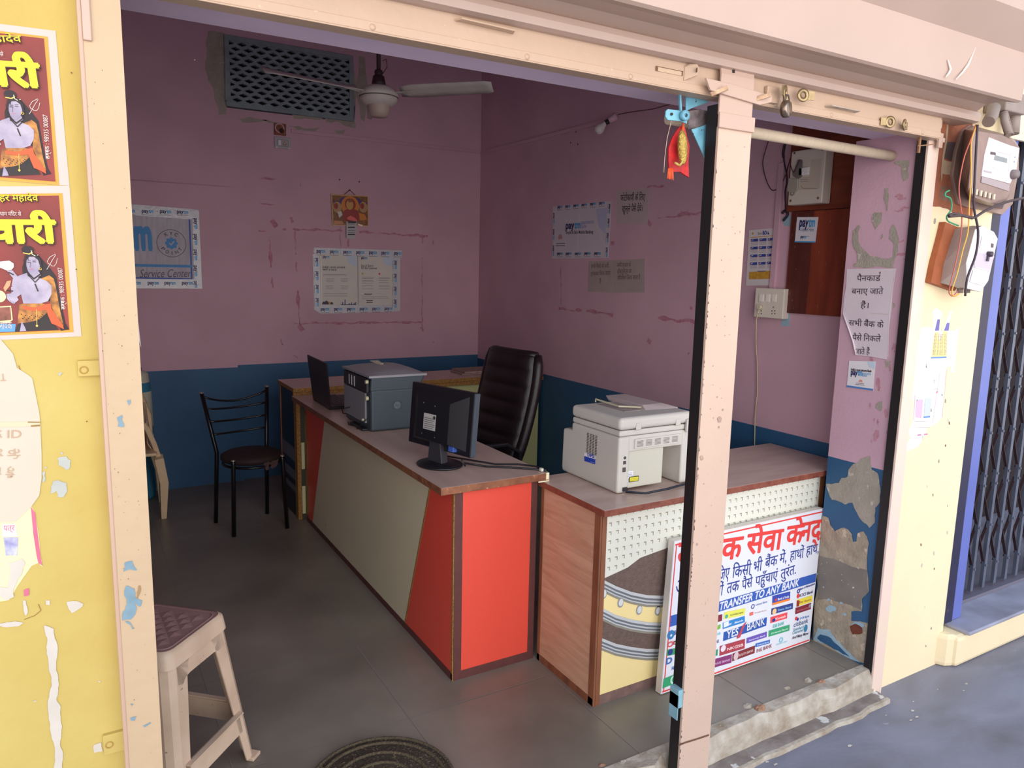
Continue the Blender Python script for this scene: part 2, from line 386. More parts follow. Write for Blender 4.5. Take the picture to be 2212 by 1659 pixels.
# ---- pillar beside the opening, flaked
pm = MB(); XP = 2.74
pm.box(XP, 3.13, 1.70, 1.962, 0, .838, 1); pm.box(XP, 3.13, 1.70, 1.962, .838, 2.132, 0); pm.box(XP, 3.13, 1.70, 1.962, -.11, 0, 2)
S = Sheet('x', XP, .0008)
S.pol(jag(S.tpx(*[r5(*p) for p in [(430, 830), (510, 815), (520, 930), (570, 960), (585, 1050), (590, 1200), (550, 1250), (545, 1380), (500, 1425), (470, 1390), (440, 1370), (390, 1290), (355, 1210), (290, 1225), (180, 1185), (130, 1050), (240, 1040), (260, 1000), (310, 990), (320, 930), (360, 880), (400, 870)]]), .07, 2, 2), plaster)
low = [r5(*p) for p in [(100, 1320), (150, 1340), (165, 1400), (205, 1455), (280, 1420), (320, 1440), (350, 1480), (360, 1545), (390, 1540), (400, 1470), (450, 1455), (480, 1500), (495, 1560)]]+[r6(*p) for p in [(775, 0), (780, 340), (730, 395), (725, 490), (650, 490), (650, 560), (780, 580), (770, 700), (745, 880), (365, 705), (400, 300), (415, 0)]]
S.pol(jag(S.tpx(*low), .05, 2, 5), plaster2)
S.pol(jag(S.tpx(*[r6(*p) for p in [(410, 70), (600, 130), (770, 180), (775, 340), (730, 395), (725, 480), (600, 430), (500, 400), (400, 400)]]), .05, 2, 6), darkcement, 2)
S.pol(jag(S.tpx(*[r6(*p) for p in [(370, 700), (400, 610), (480, 620), (560, 720), (640, 800), (720, 870), (560, 800)]]), .08, 2, 7), paleblue, 2)
S.pol(jag(S.tpx(*[r6(*p) for p in [(395, 690), (420, 660), (500, 690), (570, 760), (640, 830), (520, 770)]]), .08, 2, 8), blue, 3)
for i, c in enumerate([(500, 470, 40), (575, 425, 12), (600, 510, 14), (665, 310, 9), (480, 400, 14), (700, 600, 50)]):
    S.pol(jag(S.tpx(*[r6(c[0]+c[2]*math.cos(a), c[1]+c[2]*.7*math.sin(a)) for a in [q*PI/4 for q in range(8)]]), .2, 2, 9+i), paleblue if i != 3 else white_p, 3)
S.pol(jag(S.tpx(*[r6(*p) for p in [(640, 600), (680, 580), (735, 610), (735, 650), (660, 660)]]), .1, 2, 19), M('red_brick_hole', (120, 62, 44), .9, var=.3, vs=60), 4)
S.pol(jag(S.tpx(*[r5(*p) for p in [(555, 370), (610, 345), (595, 430), (550, 400)]]), .1, 2, 21), plaster)
S.pol(jag(S.tpx(*[r5(*p) for p in [(630, 0), (690, 0), (670, 45), (645, 55)]]), .1, 2, 22), plaster)
for i, pl in enumerate([[(660, 30), (695, 30), (700, 110), (690, 230), (675, 230), (655, 110)], [(570, 245), (640, 245), (635, 320), (580, 400), (545, 300)],
     [(430, 355), (445, 380), (425, 420), (430, 510), (470, 580), (530, 640), (600, 645), (700, 660), (740, 640), (750, 540), (700, 480), (710, 400), (740, 350), (790, 480), (780, 600), (740, 700), (735, 745), (480, 745), (380, 735), (385, 705), (415, 700), (410, 600), (370, 520), (380, 410)],
     [(640, 435), (648, 465), (625, 490)], [(735, 1050), (760, 1080), (735, 1120)]]):
    S.pol(jag(S.tpx(*[r4(*p) for p in pl]), .07, 2, 30+i), plaster)
S.pol(jag(S.tpx((1930, 352), (1965, 347), (1963, 385), (1952, 392), (1948, 362)), .08, 2, 40), plaster)
smud = M('grimy_paint', (176, 120, 132), .8, var=.3, vs=30, c2=(200, 144, 160))
rg = random.Random(5)
for i in range(26):
    px_ = rg.uniform(1880, 1935); py_ = rg.uniform(700, 960); s_ = rg.uniform(2, 8)
    S.pol(jag(S.tpx(*[(px_+s_*.5*math.cos(a), py_+s_*1.6*math.sin(a)) for a in [q*PI/3 for q in range(6)]]), .25, 2, 50+i), smud, 1)
for i in range(10):
    x_ = rg.uniform(1940, 1968); y_ = rg.uniform(400, 560)
    S.pol(jag(S.tpx((x_-9, y_), (x_+9, y_-2), (x_+9, y_+2), (x_-6, y_+3)), .2, 2, 90+i), smud, 1)
ln_ = [r5(205-i*9.7, i*140) for i in range(9)]
pm.add(S.v, S.f, 0); pm.m[-len(S.f):] = [3+i for i in S.m]
struct(pm.build('wall_front_pillar', [pink, blue, sillpl]+S.mt, recalc=False))

# ---- yellow wall to the left with flakes, yellow wall to the right with bare brick
yl = MB(); yl.box(-2.5, .05, 1.65, 1.78, -.11, 4.2, 0)
S = Sheet('y', 1.65, .0006)
def r3(X, Y): return (X*.2532, 780+Y*.2532)
def r7(X, Y): return (X*.2767, 1200+Y*.2767)
for i, pl in enumerate([[(490, 830), (560, 812), (605, 850), (590, 920), (560, 930), (500, 890)], [(450, 1030), (500, 1015), (570, 1045), (575, 1110), (545, 1160), (490, 1155), (480, 1110), (430, 1130)], [(360, 950), (385, 940), (388, 1010), (375, 1035), (360, 1030)],
      [(515, 785), (530, 775), (540, 790), (525, 798)], [(485, 110), (520, 95), (535, 100), (510, 130)], [(370, 905), (400, 905), (395, 920)]]):
    S.pol(jag(S.tpx(*[r3(*p) for p in pl]), .12, 2, i), greyflake)
for i, pl in enumerate([[(345, 545), (420, 570), (445, 800), (460, 1000), (440, 1120), (475, 1180), (480, 1400), (470, 1480), (485, 1659), (420, 1659), (400, 1400), (385, 1100), (400, 940), (380, 860), (370, 650)], [(0, 530), (120, 512), (185, 525), (150, 550), (60, 560), (0, 550)],
      [(355, 350), (390, 350), (390, 385), (360, 385)], [(520, 360), (600, 355), (650, 375), (640, 400), (560, 450), (530, 400)], [(730, 1480), (790, 1460), (800, 1530), (735, 1540)], [(180, 350), (200, 350), (215, 450), (200, 470)], [(240, 1135), (285, 1130), (280, 1142)], [(760, 978), (785, 978), (780, 990)]]):
    S.pol(jag(S.tpx(*[r7(*p) for p in pl]), .06, 3, 20+i), white_p)
for i, (X, Y) in enumerate([(610, 625), (1660, 515), (740, 515), (650, 720), (480, 455)]): S.ring(S.uv(X*.2532, (Y*.2532 if i < 2 else 400+Y*.2532) if i != 2 else 780+Y*.2532), .0013, rust, 2, 8)
for pts in ([(140, 560), (170, 640), (200, 680), (230, 700)], [(300, 380), (320, 430), (270, 470), (190, 500)]):
    S.line(S.tpx(*[r7(x, y) for x, y in pts]) if pts[0][0] == 300 else S.tpx(*[r3(x+20, y-520) for x, y in pts]), .0012, M('brown_scratch', (150, 110, 60), .9))
yl.add(S.v, S.f, 0); yl.m[-len(S.f):] = [1+i for i in S.m]
struct(yl.build('wall_front_left', [yellow]+S.mt, recalc=False))

yr = MB(); yr.box(2.79, 3.25, 1.68, 1.80, -.11, 2.17, 0)
# rounded plaster corner towards the neighbouring shop
pr = [(3.25, 1.68)]+[(3.25+.045*math.sin(a), 1.725-.045*math.cos(a)) for a in [q*PI/16 for q in range(1, 9)]]+[(3.295, 1.80), (3.25, 1.80)]
yr.prism([(x, y, -.11) for x, y in pr], (0, 0, 2.28), 0)
S = Sheet('y', 1.68, .0006)
bk = [(2017, 262), (2100, 262), (2100, 470), (2062, 462), (2030, 447), (2012, 445)]
S.pol(jag(S.tpx(*bk), .05, 2, 1), brickm)
mort = M('old_mortar', (190, 166, 140), .9, var=.2, vs=30)
for i, (pl, mm) in enumerate([([(2041, 306), (2070, 309), (2064, 348), (2038, 343)], M('smoky_brick', (92, 76, 74), .9, var=.3, vs=30)), ([(2037, 345), (2062, 350), (2058, 380), (2034, 375)], mort), ([(2045, 265), (2048, 265), (2037, 360), (2032, 395), (2034, 345)], mort),
     ([(2030, 402), (2060, 410), (2055, 440), (2028, 430)], M('dull_brick', (150, 112, 92), .9, var=.3, vs=40))]):
    S.pol(jag(S.tpx(*pl), .05, 2, 3+i), mm, 2)
S.ring(S.uv(2019, 478), .007, plaster, 1, 14, ey=1.6)
rg = random.Random(8)
for i in range(26):
    x_ = rg.uniform(1985, 2050); y_ = rg.uniform(780, 1420); s_ = rg.uniform(1, 3.2)
    S.pol(jag(S.tpx(*[(x_+s_*.6*math.cos(a), y_+s_*1.8*math.sin(a)) for a in [q*PI/3 for q in range(6)]]), .25, 2, 150+i), (plaster, white_p, rust)[i % 3], 1)
yr.add(S.v, S.f, 0); yr.m[-len(S.f):] = [1+i for i in S.m]
struct(yr.build('wall_front_right', [yellow2]+S.mt, recalc=False))
# crack and small chips between the plinth and the verandah floor
# ---- raised plinth and doorway of the neighbouring shop
pl = MB(); pl.box(3.27, 9, 1.615, 2.6, -.11, .035, 0)
rgp = random.Random(2)
lump = [(3.20, 1.66, -.11), (3.42, 1.60, -.11), (3.40, 1.60, .04), (3.30, 1.64, .05), (3.24, 1.68, .0)]
pl.prism([(3.215, -.11+1e-3, 0), (3.215, -.11, 0)][:0] or [(3.21, 1.70, -.11), (3.24, 1.645, -.11), (3.30, 1.62, -.11), (3.30, 1.70, -.11)], (0, 0, .15), 0)
struct(pl.build('trim_plinth', [yellow2], bevel=.02))
ps = MB(); ps.box(3.33, 9, 1.60, 2.6, .035, .052, 0); struct(ps.build('trim_plinth_slab', M('blue_grey_slab', (168, 170, 190), .5, var=.12, vs=5, c2=(136, 134, 150)), bevel=.005))
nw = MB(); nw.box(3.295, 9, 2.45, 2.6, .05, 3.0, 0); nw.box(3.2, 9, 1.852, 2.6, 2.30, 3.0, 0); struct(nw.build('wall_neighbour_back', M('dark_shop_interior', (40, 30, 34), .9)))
cf = MB(); cf.box(3.0, 9, 1.70, 1.852, 2.30, 4.2, 0); struct(cf.build('wall_front_far', yellow2))

ck_ = MB(); rgc = random.Random(9)
def chunk(mb, x, y, z, r, m):
    vs = []; 
    for i in range(5):
        for k in range(8):
            a = 2*PI*k/8; ph = PI*(i+.5)/5; q = r*rgc.uniform(.75, 1.15)
            vs.append((x+q*1.3*math.sin(ph)*math.cos(a), y+q*.8*math.sin(ph)*math.sin(a), z-q*.7*math.cos(ph)))
    mb.add(vs, [(i*8+k, i*8+(k+1) % 8, (i+1)*8+(k+1) % 8, (i+1)*8+k) for i in range(4) for k in range(8)]+[tuple(range(7, -1, -1)), tuple(range(32, 40))], m)
for (px_, py_, r_, m_) in ((1775, 1478, .022, 1), (1745, 1474, .020, 0), (1640, 1535, .026, 1), (1615, 1530, .020, 0), (1700, 1490, .014, 0), (1810, 1462, .016, 0), (1555, 1572, .016, 0), (1345, 1652, .018, 0), (1300, 1657, .014, 1)):
    p = at(px_, py_, 'z', -.006); chunk(ck_, p.x, p.y, -.004, r_, m_)
struct(ck_.build('trim_plaster_chunks', [sillpl, M('broken_brick_bits', (168, 128, 104), .9, var=.35, vs=40)]))
chp = Sheet('z', -.11, .0008); rgc = random.Random(14)
for i in range(14):
    x_ = rgc.uniform(1.9, 3.2); y_ = rgc.uniform(1.46, 1.60); s_ = rgc.uniform(.002, .008)
    chp.pol(jag([(x_+s_*1.6*math.cos(q*PI/3), y_+s_*.8*math.sin(q*PI/3)) for q in range(6)], .2, 2, i), white_p)
o = chp.done('floor_chips'); o['kind'] = 'structure'
# ------------------------------------------------------------------ rolling shutter ironwork
def part(mb, name, mats, root, **k): return mb.build(name, mats, root, **k)
# hood box over the rolled shutter
hd = thing('shutter_hood', 'large cream sheet-metal hood over the rolled-up shutter, dented at its right end', 'shutter hood', (1.2, 1.6, 2.165))
HX0, HX1 = -.6, 2.92
prof = [(1.605, 2.168), (1.588, 2.172), (1.583, 2.188), (1.588, 2.204), (1.600, 2.212), (1.56, 2.226), (1.50, 2.224), (1.462, 2.2165), (1.452, 2.222), (1.44, 2.372), (1.36, 2.452), (1.36, 2.62), (1.68, 2.62), (1.684, 2.17)]
hb = MB(); NX = 60
dent = []
for i in range(NX+1):
    x = HX0+(HX1-HX0)*i/NX
    for k, (y, z) in enumerate(prof):
        dx = 0
        if i == NX: dx = {0: 0, 1: 0, 2: 0, 3: 0, 4: 0, 5: -.02, 6: -.04}.get(k, 0)
        dent.append((x+dx, y, z))
hb.add(dent, [(i*14+k, i*14+(k+1) % 14, (i+1)*14+(k+1) % 14, (i+1)*14+k) for i in range(NX) for k in range(14)])
hb.poly(dent[-14:]); hb.poly(dent[:14])
cover = hb.build('cover', M('cream_hood_paint', (186, 162, 150), .42, var=.08, vs=3, bump=.12, bs=5, speck=((196, 176, 156), 70, .73)), hd)
cr = MB()
for a, b, c in (((2041, 168), (2052, 150), (2046, 130)), ((2063, 173), (2090, 140), (2106, 103))):
    pts = [at(*q, 'y', 1.4455)+Vector((0, -.002, 0)) for q in (a, b, c)]
    cr.tube([pts[0], pts[0].lerp(pts[1], .5)+Vector((.004, 0, 0)), pts[1], pts[2]], .004, 8, scale=[.3, .9, 1, .4])
cr.build('dent_crease', M('pale_crease_paint', (232, 216, 208), .25), cover)  # thin pale ridges drawn along the hood's dents
# bottom rail of the rolled shutter
RX0, RX1 = .0, 2.735
rl = thing('shutter_bottom_rail', 'long cream bottom rail of the rolled-up shutter spanning both openings', 'shutter rail', (1.3, 1.62, 2.10))
rb = MB()
rb.box(RX0, RX1, 1.620, 1.634, 2.098, 2.205); rb.box(RX0, RX1, 1.6165, 1.622, 2.098, 2.118); rb.box(RX0, RX1, 1.618, 1.665, 2.095, 2.100)
rail = rb.build('rail', cream, rl, bevel=.0015)
for x in (.59, .98, 1.30, 1.60, 1.86, 2.12, 2.40, 2.62):
    rv = MB(); rv.lathe([(.0, .0035), (.006, .0025), (.0075, 0)], 12, 0, Matrix.Translation((x, 1.6165, 2.106)) @ Matrix.Rotation(PI/2, 4, 'X')); rv.build('rivet', cream, rl)
gr = MB()
gr.tube([(RX0+.1, 1.6195, 2.183), (.9, 1.6195, 2.184), (1.9, 1.6195, 2.183), (RX1-.05, 1.6195, 2.183)], .0014, 6)
gr.build('dark_line', M('dark_rail_line', (110, 84, 78), .9), rl)  # thin dark line along the rail under the hood lip
def handle(a, b, name, mt):
    p, q = at(*a, 'y', 1.606), at(*b, 'y', 1.606); h = MB()
    h.bar([p+Vector((-.0, .014, 0)), p, q, q+Vector((0, .014, 0))], .018, .004)
    return h.build(name, mt, rl, bevel=.001)
handle((995, 42), (1108, 68), 'handle', cream)
handle((1793, 229), (1853, 241), 'handle', M('worn_handle_paint', (204, 186, 170), .5, var=.2, vs=40, c2=(150, 140, 130)))
# slots of the sliding bolts with their lugs
def slot(px0, py0, px1, py1):
    a = at(px0, py0, 'y', 1.6185); b = at(px1, py1, 'y', 1.6185); s = MB()
    z0, z1 = sorted((a.z, b.z)); x0, x1 = a.x, b.x
    s.box(x0, x1, 1.6175, 1.6205, z0, z1); o = s.build('slot_plate', M('recess_cream', (196, 170, 144), .5), rl, bevel=.0008)
    e = MB(); e.box(x0-.001, x0+.006, 1.6165, 1.6176, z0, z1); e.box(x0, x1, 1.6168, 1.6176, z1-.0015, z1); e.box(x1-.004, x1, 1.6168, 1.6176, z0, z1); e.build('slot_edge', rust, o)
slot(1417, 143, 1474, 165)
lug = MB(); c = at(1495, 155, 'y', 1.60)
lug.prism([(c.x-.012, 1.618, c.z-.022), (c.x+.016, 1.596, c.z-.008), (c.x+.02, 1.592, c.z+.008), (c.x+.012, 1.594, c.z+.020), (c.x-.006, 1.604, c.z+.02), (c.x-.012, 1.618, c.z+.014)], (.004, .006, 0))
lg_ = lug.build('lock_lug', cream, rl, bevel=.001)
lh = MB(); lh.tube([(c.x+.009, 1.5935, c.z+.004), (c.x+.011, 1.592, c.z+.004)], .006, 12); lh.build('lug_hole', rust, lg_)
def hasp(cx, cy, r, rot, name='hasp', par=None, y=1.60, mt=None):
    c = at(cx, cy, 'y', y); b = MB()
    T = Matrix.Translation(c) @ Matrix.Rotation(rot, 4, 'Z') @ Matrix.Rotation(PI/2, 4, 'X')
    b.lathe([(r*.42, -.003), (r*.95, -.003), (r, -.001), (r, .001), (r*.95, .003), (r*.42, .003), (r*.42, -.003)], 22, 0, T)
    b.box(-r*1.9, -r*.7, -r*.62, r*.62, -.002, .002, 0, T)
    return b.build(name, mt or M('worn_brass_steel', (172, 150, 112), .35, metal=.7, var=.35, vs=30), par or rl)
hasp(1696, 201, .022, .5, y=1.592); hasp(1735, 206, .020, PI-.3, y=1.592); hasp(1923, 264, .020, -.3+PI*0, y=1.602); hasp(1954, 270, .019, PI+.35, y=1.594)
sm_ = MB(); sm_.box(*sorted((at(1655, 210, 'y', 1.61).x, at(1680, 210, 'y', 1.61).x)), 1.606, 1.62, at(1660, 222, 'y', 1.61).z, at(1660, 186, 'y', 1.61).z); sm_.build('hasp_block', cream, rl, bevel=.003)
# padlock on the rings
pk = thing('padlock', 'small steel padlock hanging in the ring right of the centre post', 'padlock', tuple(at(1698, 232, 'y', 1.585)))
c = at(1698, 236, 'y', 1.583); b = MB(); T = Matrix.Translation(c) @ Matrix.Rotation(.35, 4, 'Z') @ Matrix.Rotation(PI/2, 4, 'X')
b.lathe([(0, -.011), (.021, -.011), (.025, -.007), (.025, .007), (.021, .011), (0, .011)], 30, 0, T)
b.build('body', M('padlock_steel', (150, 134, 122), .28, metal=.85, var=.2, vs=20), pk)
s = MB(); ct = c+Vector((0, 0, .012)); s.tube([ct+Vector((-.009, .003, 0)), ct+Vector((-.010, .003, .018)), ct+Vector((-.004, .002, .028)), ct+Vector((.005, 0, .028)), ct+Vector((.010, -.001, .018)), ct+Vector((.009, -.001, 0))], .0026, 8); s.build('shackle', M('dark_shackle', (90, 82, 78), .35, metal=.9), pk)

# guide rails (left, right) and the lift-out centre post
lr = thing('guide_rail', 'left cream shutter guide rail flecked with blue paint beside the yellow wall', 'guide rail', (.07, 1.62, -.11), group='shutter guide rails')
g = MB(); g.box(.036, .1055, 1.598, 1.655, -.11, 2.2); 
S = Sheet('y', 1.598, .0006)
blf = M('old_sky_blue_paint', (124, 154, 170), .6, var=.2, vs=40)
for i, plg in enumerate([[(970, 60), (1030, 40), (1045, 80), (1070, 115), (1010, 110), (965, 130)], [(985, 235), (1050, 260), (1055, 320), (1110, 350), (1095, 400), (1055, 370), (1060, 440), (1020, 500), (955, 510), (960, 440), (990, 380)], [(990, 510), (1045, 575), (1030, 570), (975, 515)],
       [(1020, 1265), (1065, 1255), (1050, 1290), (1020, 1285)], [(1110, 1330), (1170, 1300), (1180, 1310), (1130, 1340)], [(1015, 1160), (1040, 1160), (1030, 1175)]]):
    S.pol(jag(S.tpx(*[r7(*p) for p in plg]), .1, 2, i), blf)
S.pol(jag(S.tpx(*[r3(*p) for p in [(1000, 480), (1040, 460), (1060, 560), (1005, 560)]]), .15, 2, 9), blf)
S.pol(jag(S.tpx(*[r3(*p) for p in [(1085, 335), (1110, 330), (1110, 365), (1095, 380)]]), .15, 2, 10), blf)
S.pol(jag(S.tpx(*[r7(*p) for p in [(1080, 235), (1095, 235), (1095, 290), (1075, 340), (1070, 310)]]), .1, 2, 11), M('brown_scratch2', (160, 128, 90), .9))
rg = random.Random(12)
for i in range(70):
    x_ = rg.uniform(.04, .103); z_ = rg.uniform(.5, 2.0); s_ = rg.uniform(.0003, .0008)
    S.ring((x_, z_), s_, rust, 1, 6, ey=rg.uniform(.8, 2))
g.add(S.v, S.f); g.m[-len(S.f):] = [1+i for i in S.m]
g.build('channel', [M('cream_post_paint', (194, 168, 136), .5, var=.06, vs=6, bump=.15, bs=40)]+S.mt, lr, recalc=False)
b = MB(); b.box(.043, .057, 1.592, 1.600, 1.985, 2.2); b.build('stop_strip', cream2, lr, bevel=.002)
eg_ = MB(); eg_.box(.0355, .044, 1.5965, 1.602, -.11, 2.2); eg_.build('rounded_edge', M('rosy_edge_paint', (190, 158, 138), .35), lr, bevel=.003, seg=3)
def tab(px0, py0, px1, py1):
    a = at(px0, py0, 'y', 1.643); b_ = at(px1, py1, 'y', 1.643); t_ = MB(); t_.box(a.x, .04, 1.640, 1.65, b_.z, a.z); o = t_.build('fixing_tab', M('yellow_painted_tab', (200, 178, 102), .7, var=.1, vs=20), lr, bevel=.0015)
    cc = at(px0+14, (py0+py1)/2+4, 'y', 1.639); k_ = MB(); k_.lathe([(.0055, 0), (.0066, .0012), (.0078, 0)], 16, 0, Matrix.Translation(cc) @ Matrix.Rotation(PI/2, 4, 'X')); k_.build('fixing_hole', M('tab_hole', (176, 140, 70), .8), o)
tab(167, 780, 212, 812); tab(222, 1590, 262, 1622)

rr_ = thing('guide_rail', 'right cream shutter guide rail with black slot beside the flaked pillar', 'guide rail', (2.76, 1.66, -.11), group='shutter guide rails')
g = MB(); g.box(2.728, 2.795, 1.655, 1.664, -.112, 2.17); g.box(2.789, 2.795, 1.664, 1.71, -.112, 2.17)
g.build('channel', M('pinkish_rail_paint', (232, 204, 196), .4, var=.08, vs=5, c2=(228, 206, 184)), rr_, bevel=.001)  # lighter than the left rail; brighter right-hand light is put into the colour
g = MB(); g.box(2.742, 2.789, 1.664, 1.7, -.112, 2.165); g.box(2.7295, 2.741, 1.6645, 1.702, -.112, 2.1, 0); g.build('slot_lining', blackm, rr_)
b = MB()    # bolt, staple and round head of the rail
p0 = at(2000, 270, 'y', 1.648); zz = p0.z
b.box(2.72, 2.775, 1.640, 1.656, zz-.005, 2.178); 
p = [at(q[0], q[1], 'y', 1.64) for q in ((1978, 282), (2035, 302))]
b.bar([p[0], p[1]], .006, .018)
b.box(p[1].x-.03, p[1].x-.005, 1.632, 1.642, p[1].z-.032, p[1].z+.02); b.box(p[1].x-.01, p[1].x+.004, 1.63, 1.64, p[1].z-.012, p[1].z+.004)
b.build('bolt_bracket', cream2, rr_, bevel=.002)
b = MB(); b.bar([at(1982, 316, 'y', 1.636), at(2018, 312, 'y', 1.632)], .004, .004); b.box(p[0].x+.022, p[0].x+.032, 1.635, 1.642, p[0].z-.075, p[0].z-.0); b.build('cotter', M('rusty_pin', (150, 112, 84), .6, metal=.4), rr_)

cp = thing('centre_post', 'lift-out cream centre post standing between the two shutter openings', 'post', (1.68, 1.62, -.09))
g = MB(); PX0, PX1 = 1.612, 1.745
S = Sheet('y', 1.598, .0005)
g.box(PX0, PX1, 1.598, 1.606, -.088, 2.012); g.box(PX1-.006, PX1, 1.606, 1.645, -.088, 2.012)
rg = random.Random(33)
def rc(X, Y): return (1120+X*.2411, 840+Y*.2411)
for i, (X, Y, s_) in enumerate([(1640, 620, 16), (1800, 275, 20), (1600, 800, 10), (1780, 75, 6), (1680, 1230, 6), (1830, 190, 8), (1600, 1395, 8), (1605, 780, 8), (1795, 345, 8)]):
    S.pol(jag(S.tpx(*[rc(X+s_*math.cos(a), Y+1.4*s_*math.sin(a)) for a in [q*PI/4 for q in range(8)]]), .25, 2, i), M('chipped_primer', (186, 158, 142), .8, var=.3, vs=60), 1)
for i in range(110):
    S.ring((rg.uniform(PX0+.01, PX1-.012), rg.uniform(0, 1.98)), rg.uniform(.0004, .0013), M('rust_dot', (150, 104, 76), .8), 1, 6, ey=rg.uniform(.6, 1.8))
for i in range(60):                       # chipped left arris
    z_ = rg.uniform(0, 1.9); l = rg.uniform(.003, .012); w_ = rg.uniform(.001, .003)
    S.pol([(PX0-.0004, z_), (PX0+w_, z_+l*.3), (PX0+w_*.6, z_+l*.8), (PX0-.0004, z_+l)], blackm, 1)
for pts in ([(1465, 1610), (1480, 1604), (1500, 1598), (1530, 1588)],):
    S.line(S.tpx(*pts), .006, rust, 2)
g.add(S.v, S.f); g.m[-len(S.f):] = [1+i for i in S.m]
post = g.build('front_plate', [M('rosy_post_paint', (206, 178, 160), .4, var=.05, vs=6, bump=.1, bs=50)]+S.mt, cp, recalc=False)
g = MB(); g.box(PX0, PX0+.006, 1.606, 1.648, -.088, 2.075); g.box(PX0+.006, PX1-.006, 1.640, 1.648, -.088, 2.075); g.build('shaded_side', blackm, cp)  # black stands in for the shade on the post's left side
g = MB(); g.box(PX0-.006, PX1+.004, 1.590, 1.599, 2.008, 2.05); g.build('collar', cream2, cp, bevel=.002)
# head that wraps over the rail
zt = at(1575, 140, 'y', 1.60).z
g = MB(); X0, X1 = PX0-.004, PX1-.004
hp = [(1.596, 2.045), (1.596, 2.155), (1.600, 2.175), (1.608, 2.186), (1.618, 2.190), (1.618, 2.184), (1.610, 2.18), (1.605, 2.17), (1.603, 2.15), (1.603, 2.045)]
g.prism([(X0, y, z) for y, z in hp], (X1-X0, 0, 0)); head = g.build('head_plate', cream2, cp, bevel=.0015)
g = MB(); cc = at(1586, 148, 'y', 1.594); g.box(cc.x-.003, cc.x+.004, 1.5945, 1.597, cc.z-.012, cc.z+.008); g.build('key_slot', blackm, head)
g = MB(); a, b_ = at(1525, 180, 'y', 1.588), at(1668, 212, 'y', 1.588)
g.prism([a+Vector((0, 0, .014)), a+Vector((.02, 0, -.016)), b_+Vector((-.05, 0, -.026)), b_+Vector((0, 0, -.012)), b_+Vector((.0, 0, .006)), a+Vector((.1, 0, .012))], (0, .008, 0)); g.build('cross_plate', cream2, cp, bevel=.0015)
for e in ((1535, 205, 1572, 190), (1622, 218, 1665, 205)):
    g = MB(); g.bar([at(e[0], e[1], 'y', 1.60), at(e[2], e[3], 'y', 1.57)], .010, .012)
    g.build('bolt_stub', M('worn_bolt', (214, 180, 146), .5, var=.3, vs=40, c2=(150, 112, 84)), cp, bevel=.001)
g = MB(); g.box(PX0-.02, PX0, 1.600, 1.640, at(1455, 1525, 'y', 1.62).z, at(1448, 1490, 'y', 1.62).z); g.box(PX0-.02, PX0-.017, 1.600, 1.64, at(1455, 1550, 'y', 1.62).z, at(1448, 1500, 'y', 1.62).z)
g.build('floor_bolt_guard', M('sky_blue_bracket', (140, 186, 200), .5, var=.2, vs=30), cp, bevel=.001)
# sky-blue latch work on the inner side of the post
lt = thing('shutter_latch', 'sky-blue painted latch brackets at the top left of the centre post', 'latch', tuple(at(1500, 240, 'y', 1.70)))
sb = M('sky_blue_enamel', (132, 196, 214), .4, var=.25, vs=16, c2=(92, 150, 176), speck=((70, 74, 80), 60, .68))
Y = 1.66
g = MB(); g.bar([at(1468, 200, 'y', Y), at(1470, 240, 'y', Y), at(1476, 252, 'y', Y-.01), at(1484, 240, 'y', Y-.02)], .008, .006); g.build('drop_bar', sb, lt, bevel=.001)
g = MB(); g.prism([at(*q, 'y', Y+.01) for q in ((1482, 200), (1530, 212), (1530, 222), (1500, 232), (1482, 240))], (0, .004, 0)); g.build('upper_bracket', sb, lt, bevel=.001)
g = MB(); a = at(1440, 248, 'y', Y); g.prism([at(*q, 'y', Y-.005) for q in ((1439, 240), (1443, 236), (1462, 238), (1482, 242), (1486, 254), (1484, 268), (1470, 262), (1443, 260), (1438, 252))], (0, .005, 0)); sp = g.build('swing_plate', sb, lt, bevel=.001)
g = MB(); g.tube([at(1451, 247, 'y', Y-.006), at(1451, 247, 'y', Y-.009)], .004, 10); g.build('plate_hole', blackm, sp)
g = MB(); g.lathe([(.006, -.008), (.012, -.008), (.0145, -.004), (.0145, .006), (.006, .006)], 18, 0, Matrix.Translation(at(1479, 250, 'y', Y-.015)) @ Matrix.Rotation(PI/2, 4, 'X')); g.build('pivot', sb, lt)
g = MB(); g.prism([at(*q, 'y', 1.67) for q in ((1488, 240), (1512, 236), (1528, 240), (1528, 270), (1487, 280))], (0, .003, 0)); g.build('grey_plate', M('scuffed_grey_plate', (136, 122, 126), .5, var=.4, vs=30, c2=(70, 60, 62)), lt, bevel=.001)
g = MB(); g.prism([at(*q, 'y', 1.66) for q in ((1494, 280), (1532, 268), (1532, 350), (1524, 344))], (0, .004, 0)); g.build('gusset', sb, lt, bevel=.001)
# auspicious packet hanging from the latch
pkt = thing('hanging_charm', 'red and gold cloth charm packet hanging from the blue latch', 'charm', tuple(at(1468, 270, 'y', 1.63)))
redc = M('red_tinsel_cloth', (196, 30, 34), .5, var=.4, vs=50); gold = M('gold_tinsel', (206, 176, 92), .35, metal=.6, var=.4, vs=90, bump=.6, bs=160); orange = M('orange_thread', (240, 96, 50), .7, var=.2, vs=60)
c = at(1470, 320, 'y', 1.63)
def blob(mb, c, rx, ry, rz, n=12, tilt=0, m=0):
    T = Matrix.Translation(c) @ Matrix.Rotation(tilt, 4, 'Y') @ Matrix.Diagonal((rx, ry, rz, 1))
    mb.lathe([(math.sin(PI*i/8), -math.cos(PI*i/8)) for i in range(9)], n, m, T)
g = MB(); q = [at(*q, 'y', 1.64) for q in ((1471, 272), (1480, 275), (1490, 315), (1489, 384), (1470, 372), (1446, 372), (1445, 320), (1455, 295))]
g.prism(jag(q, .03, 1, 3), (0, .006, 0)); g.build('red_cloth', redc, pkt, bevel=.001)
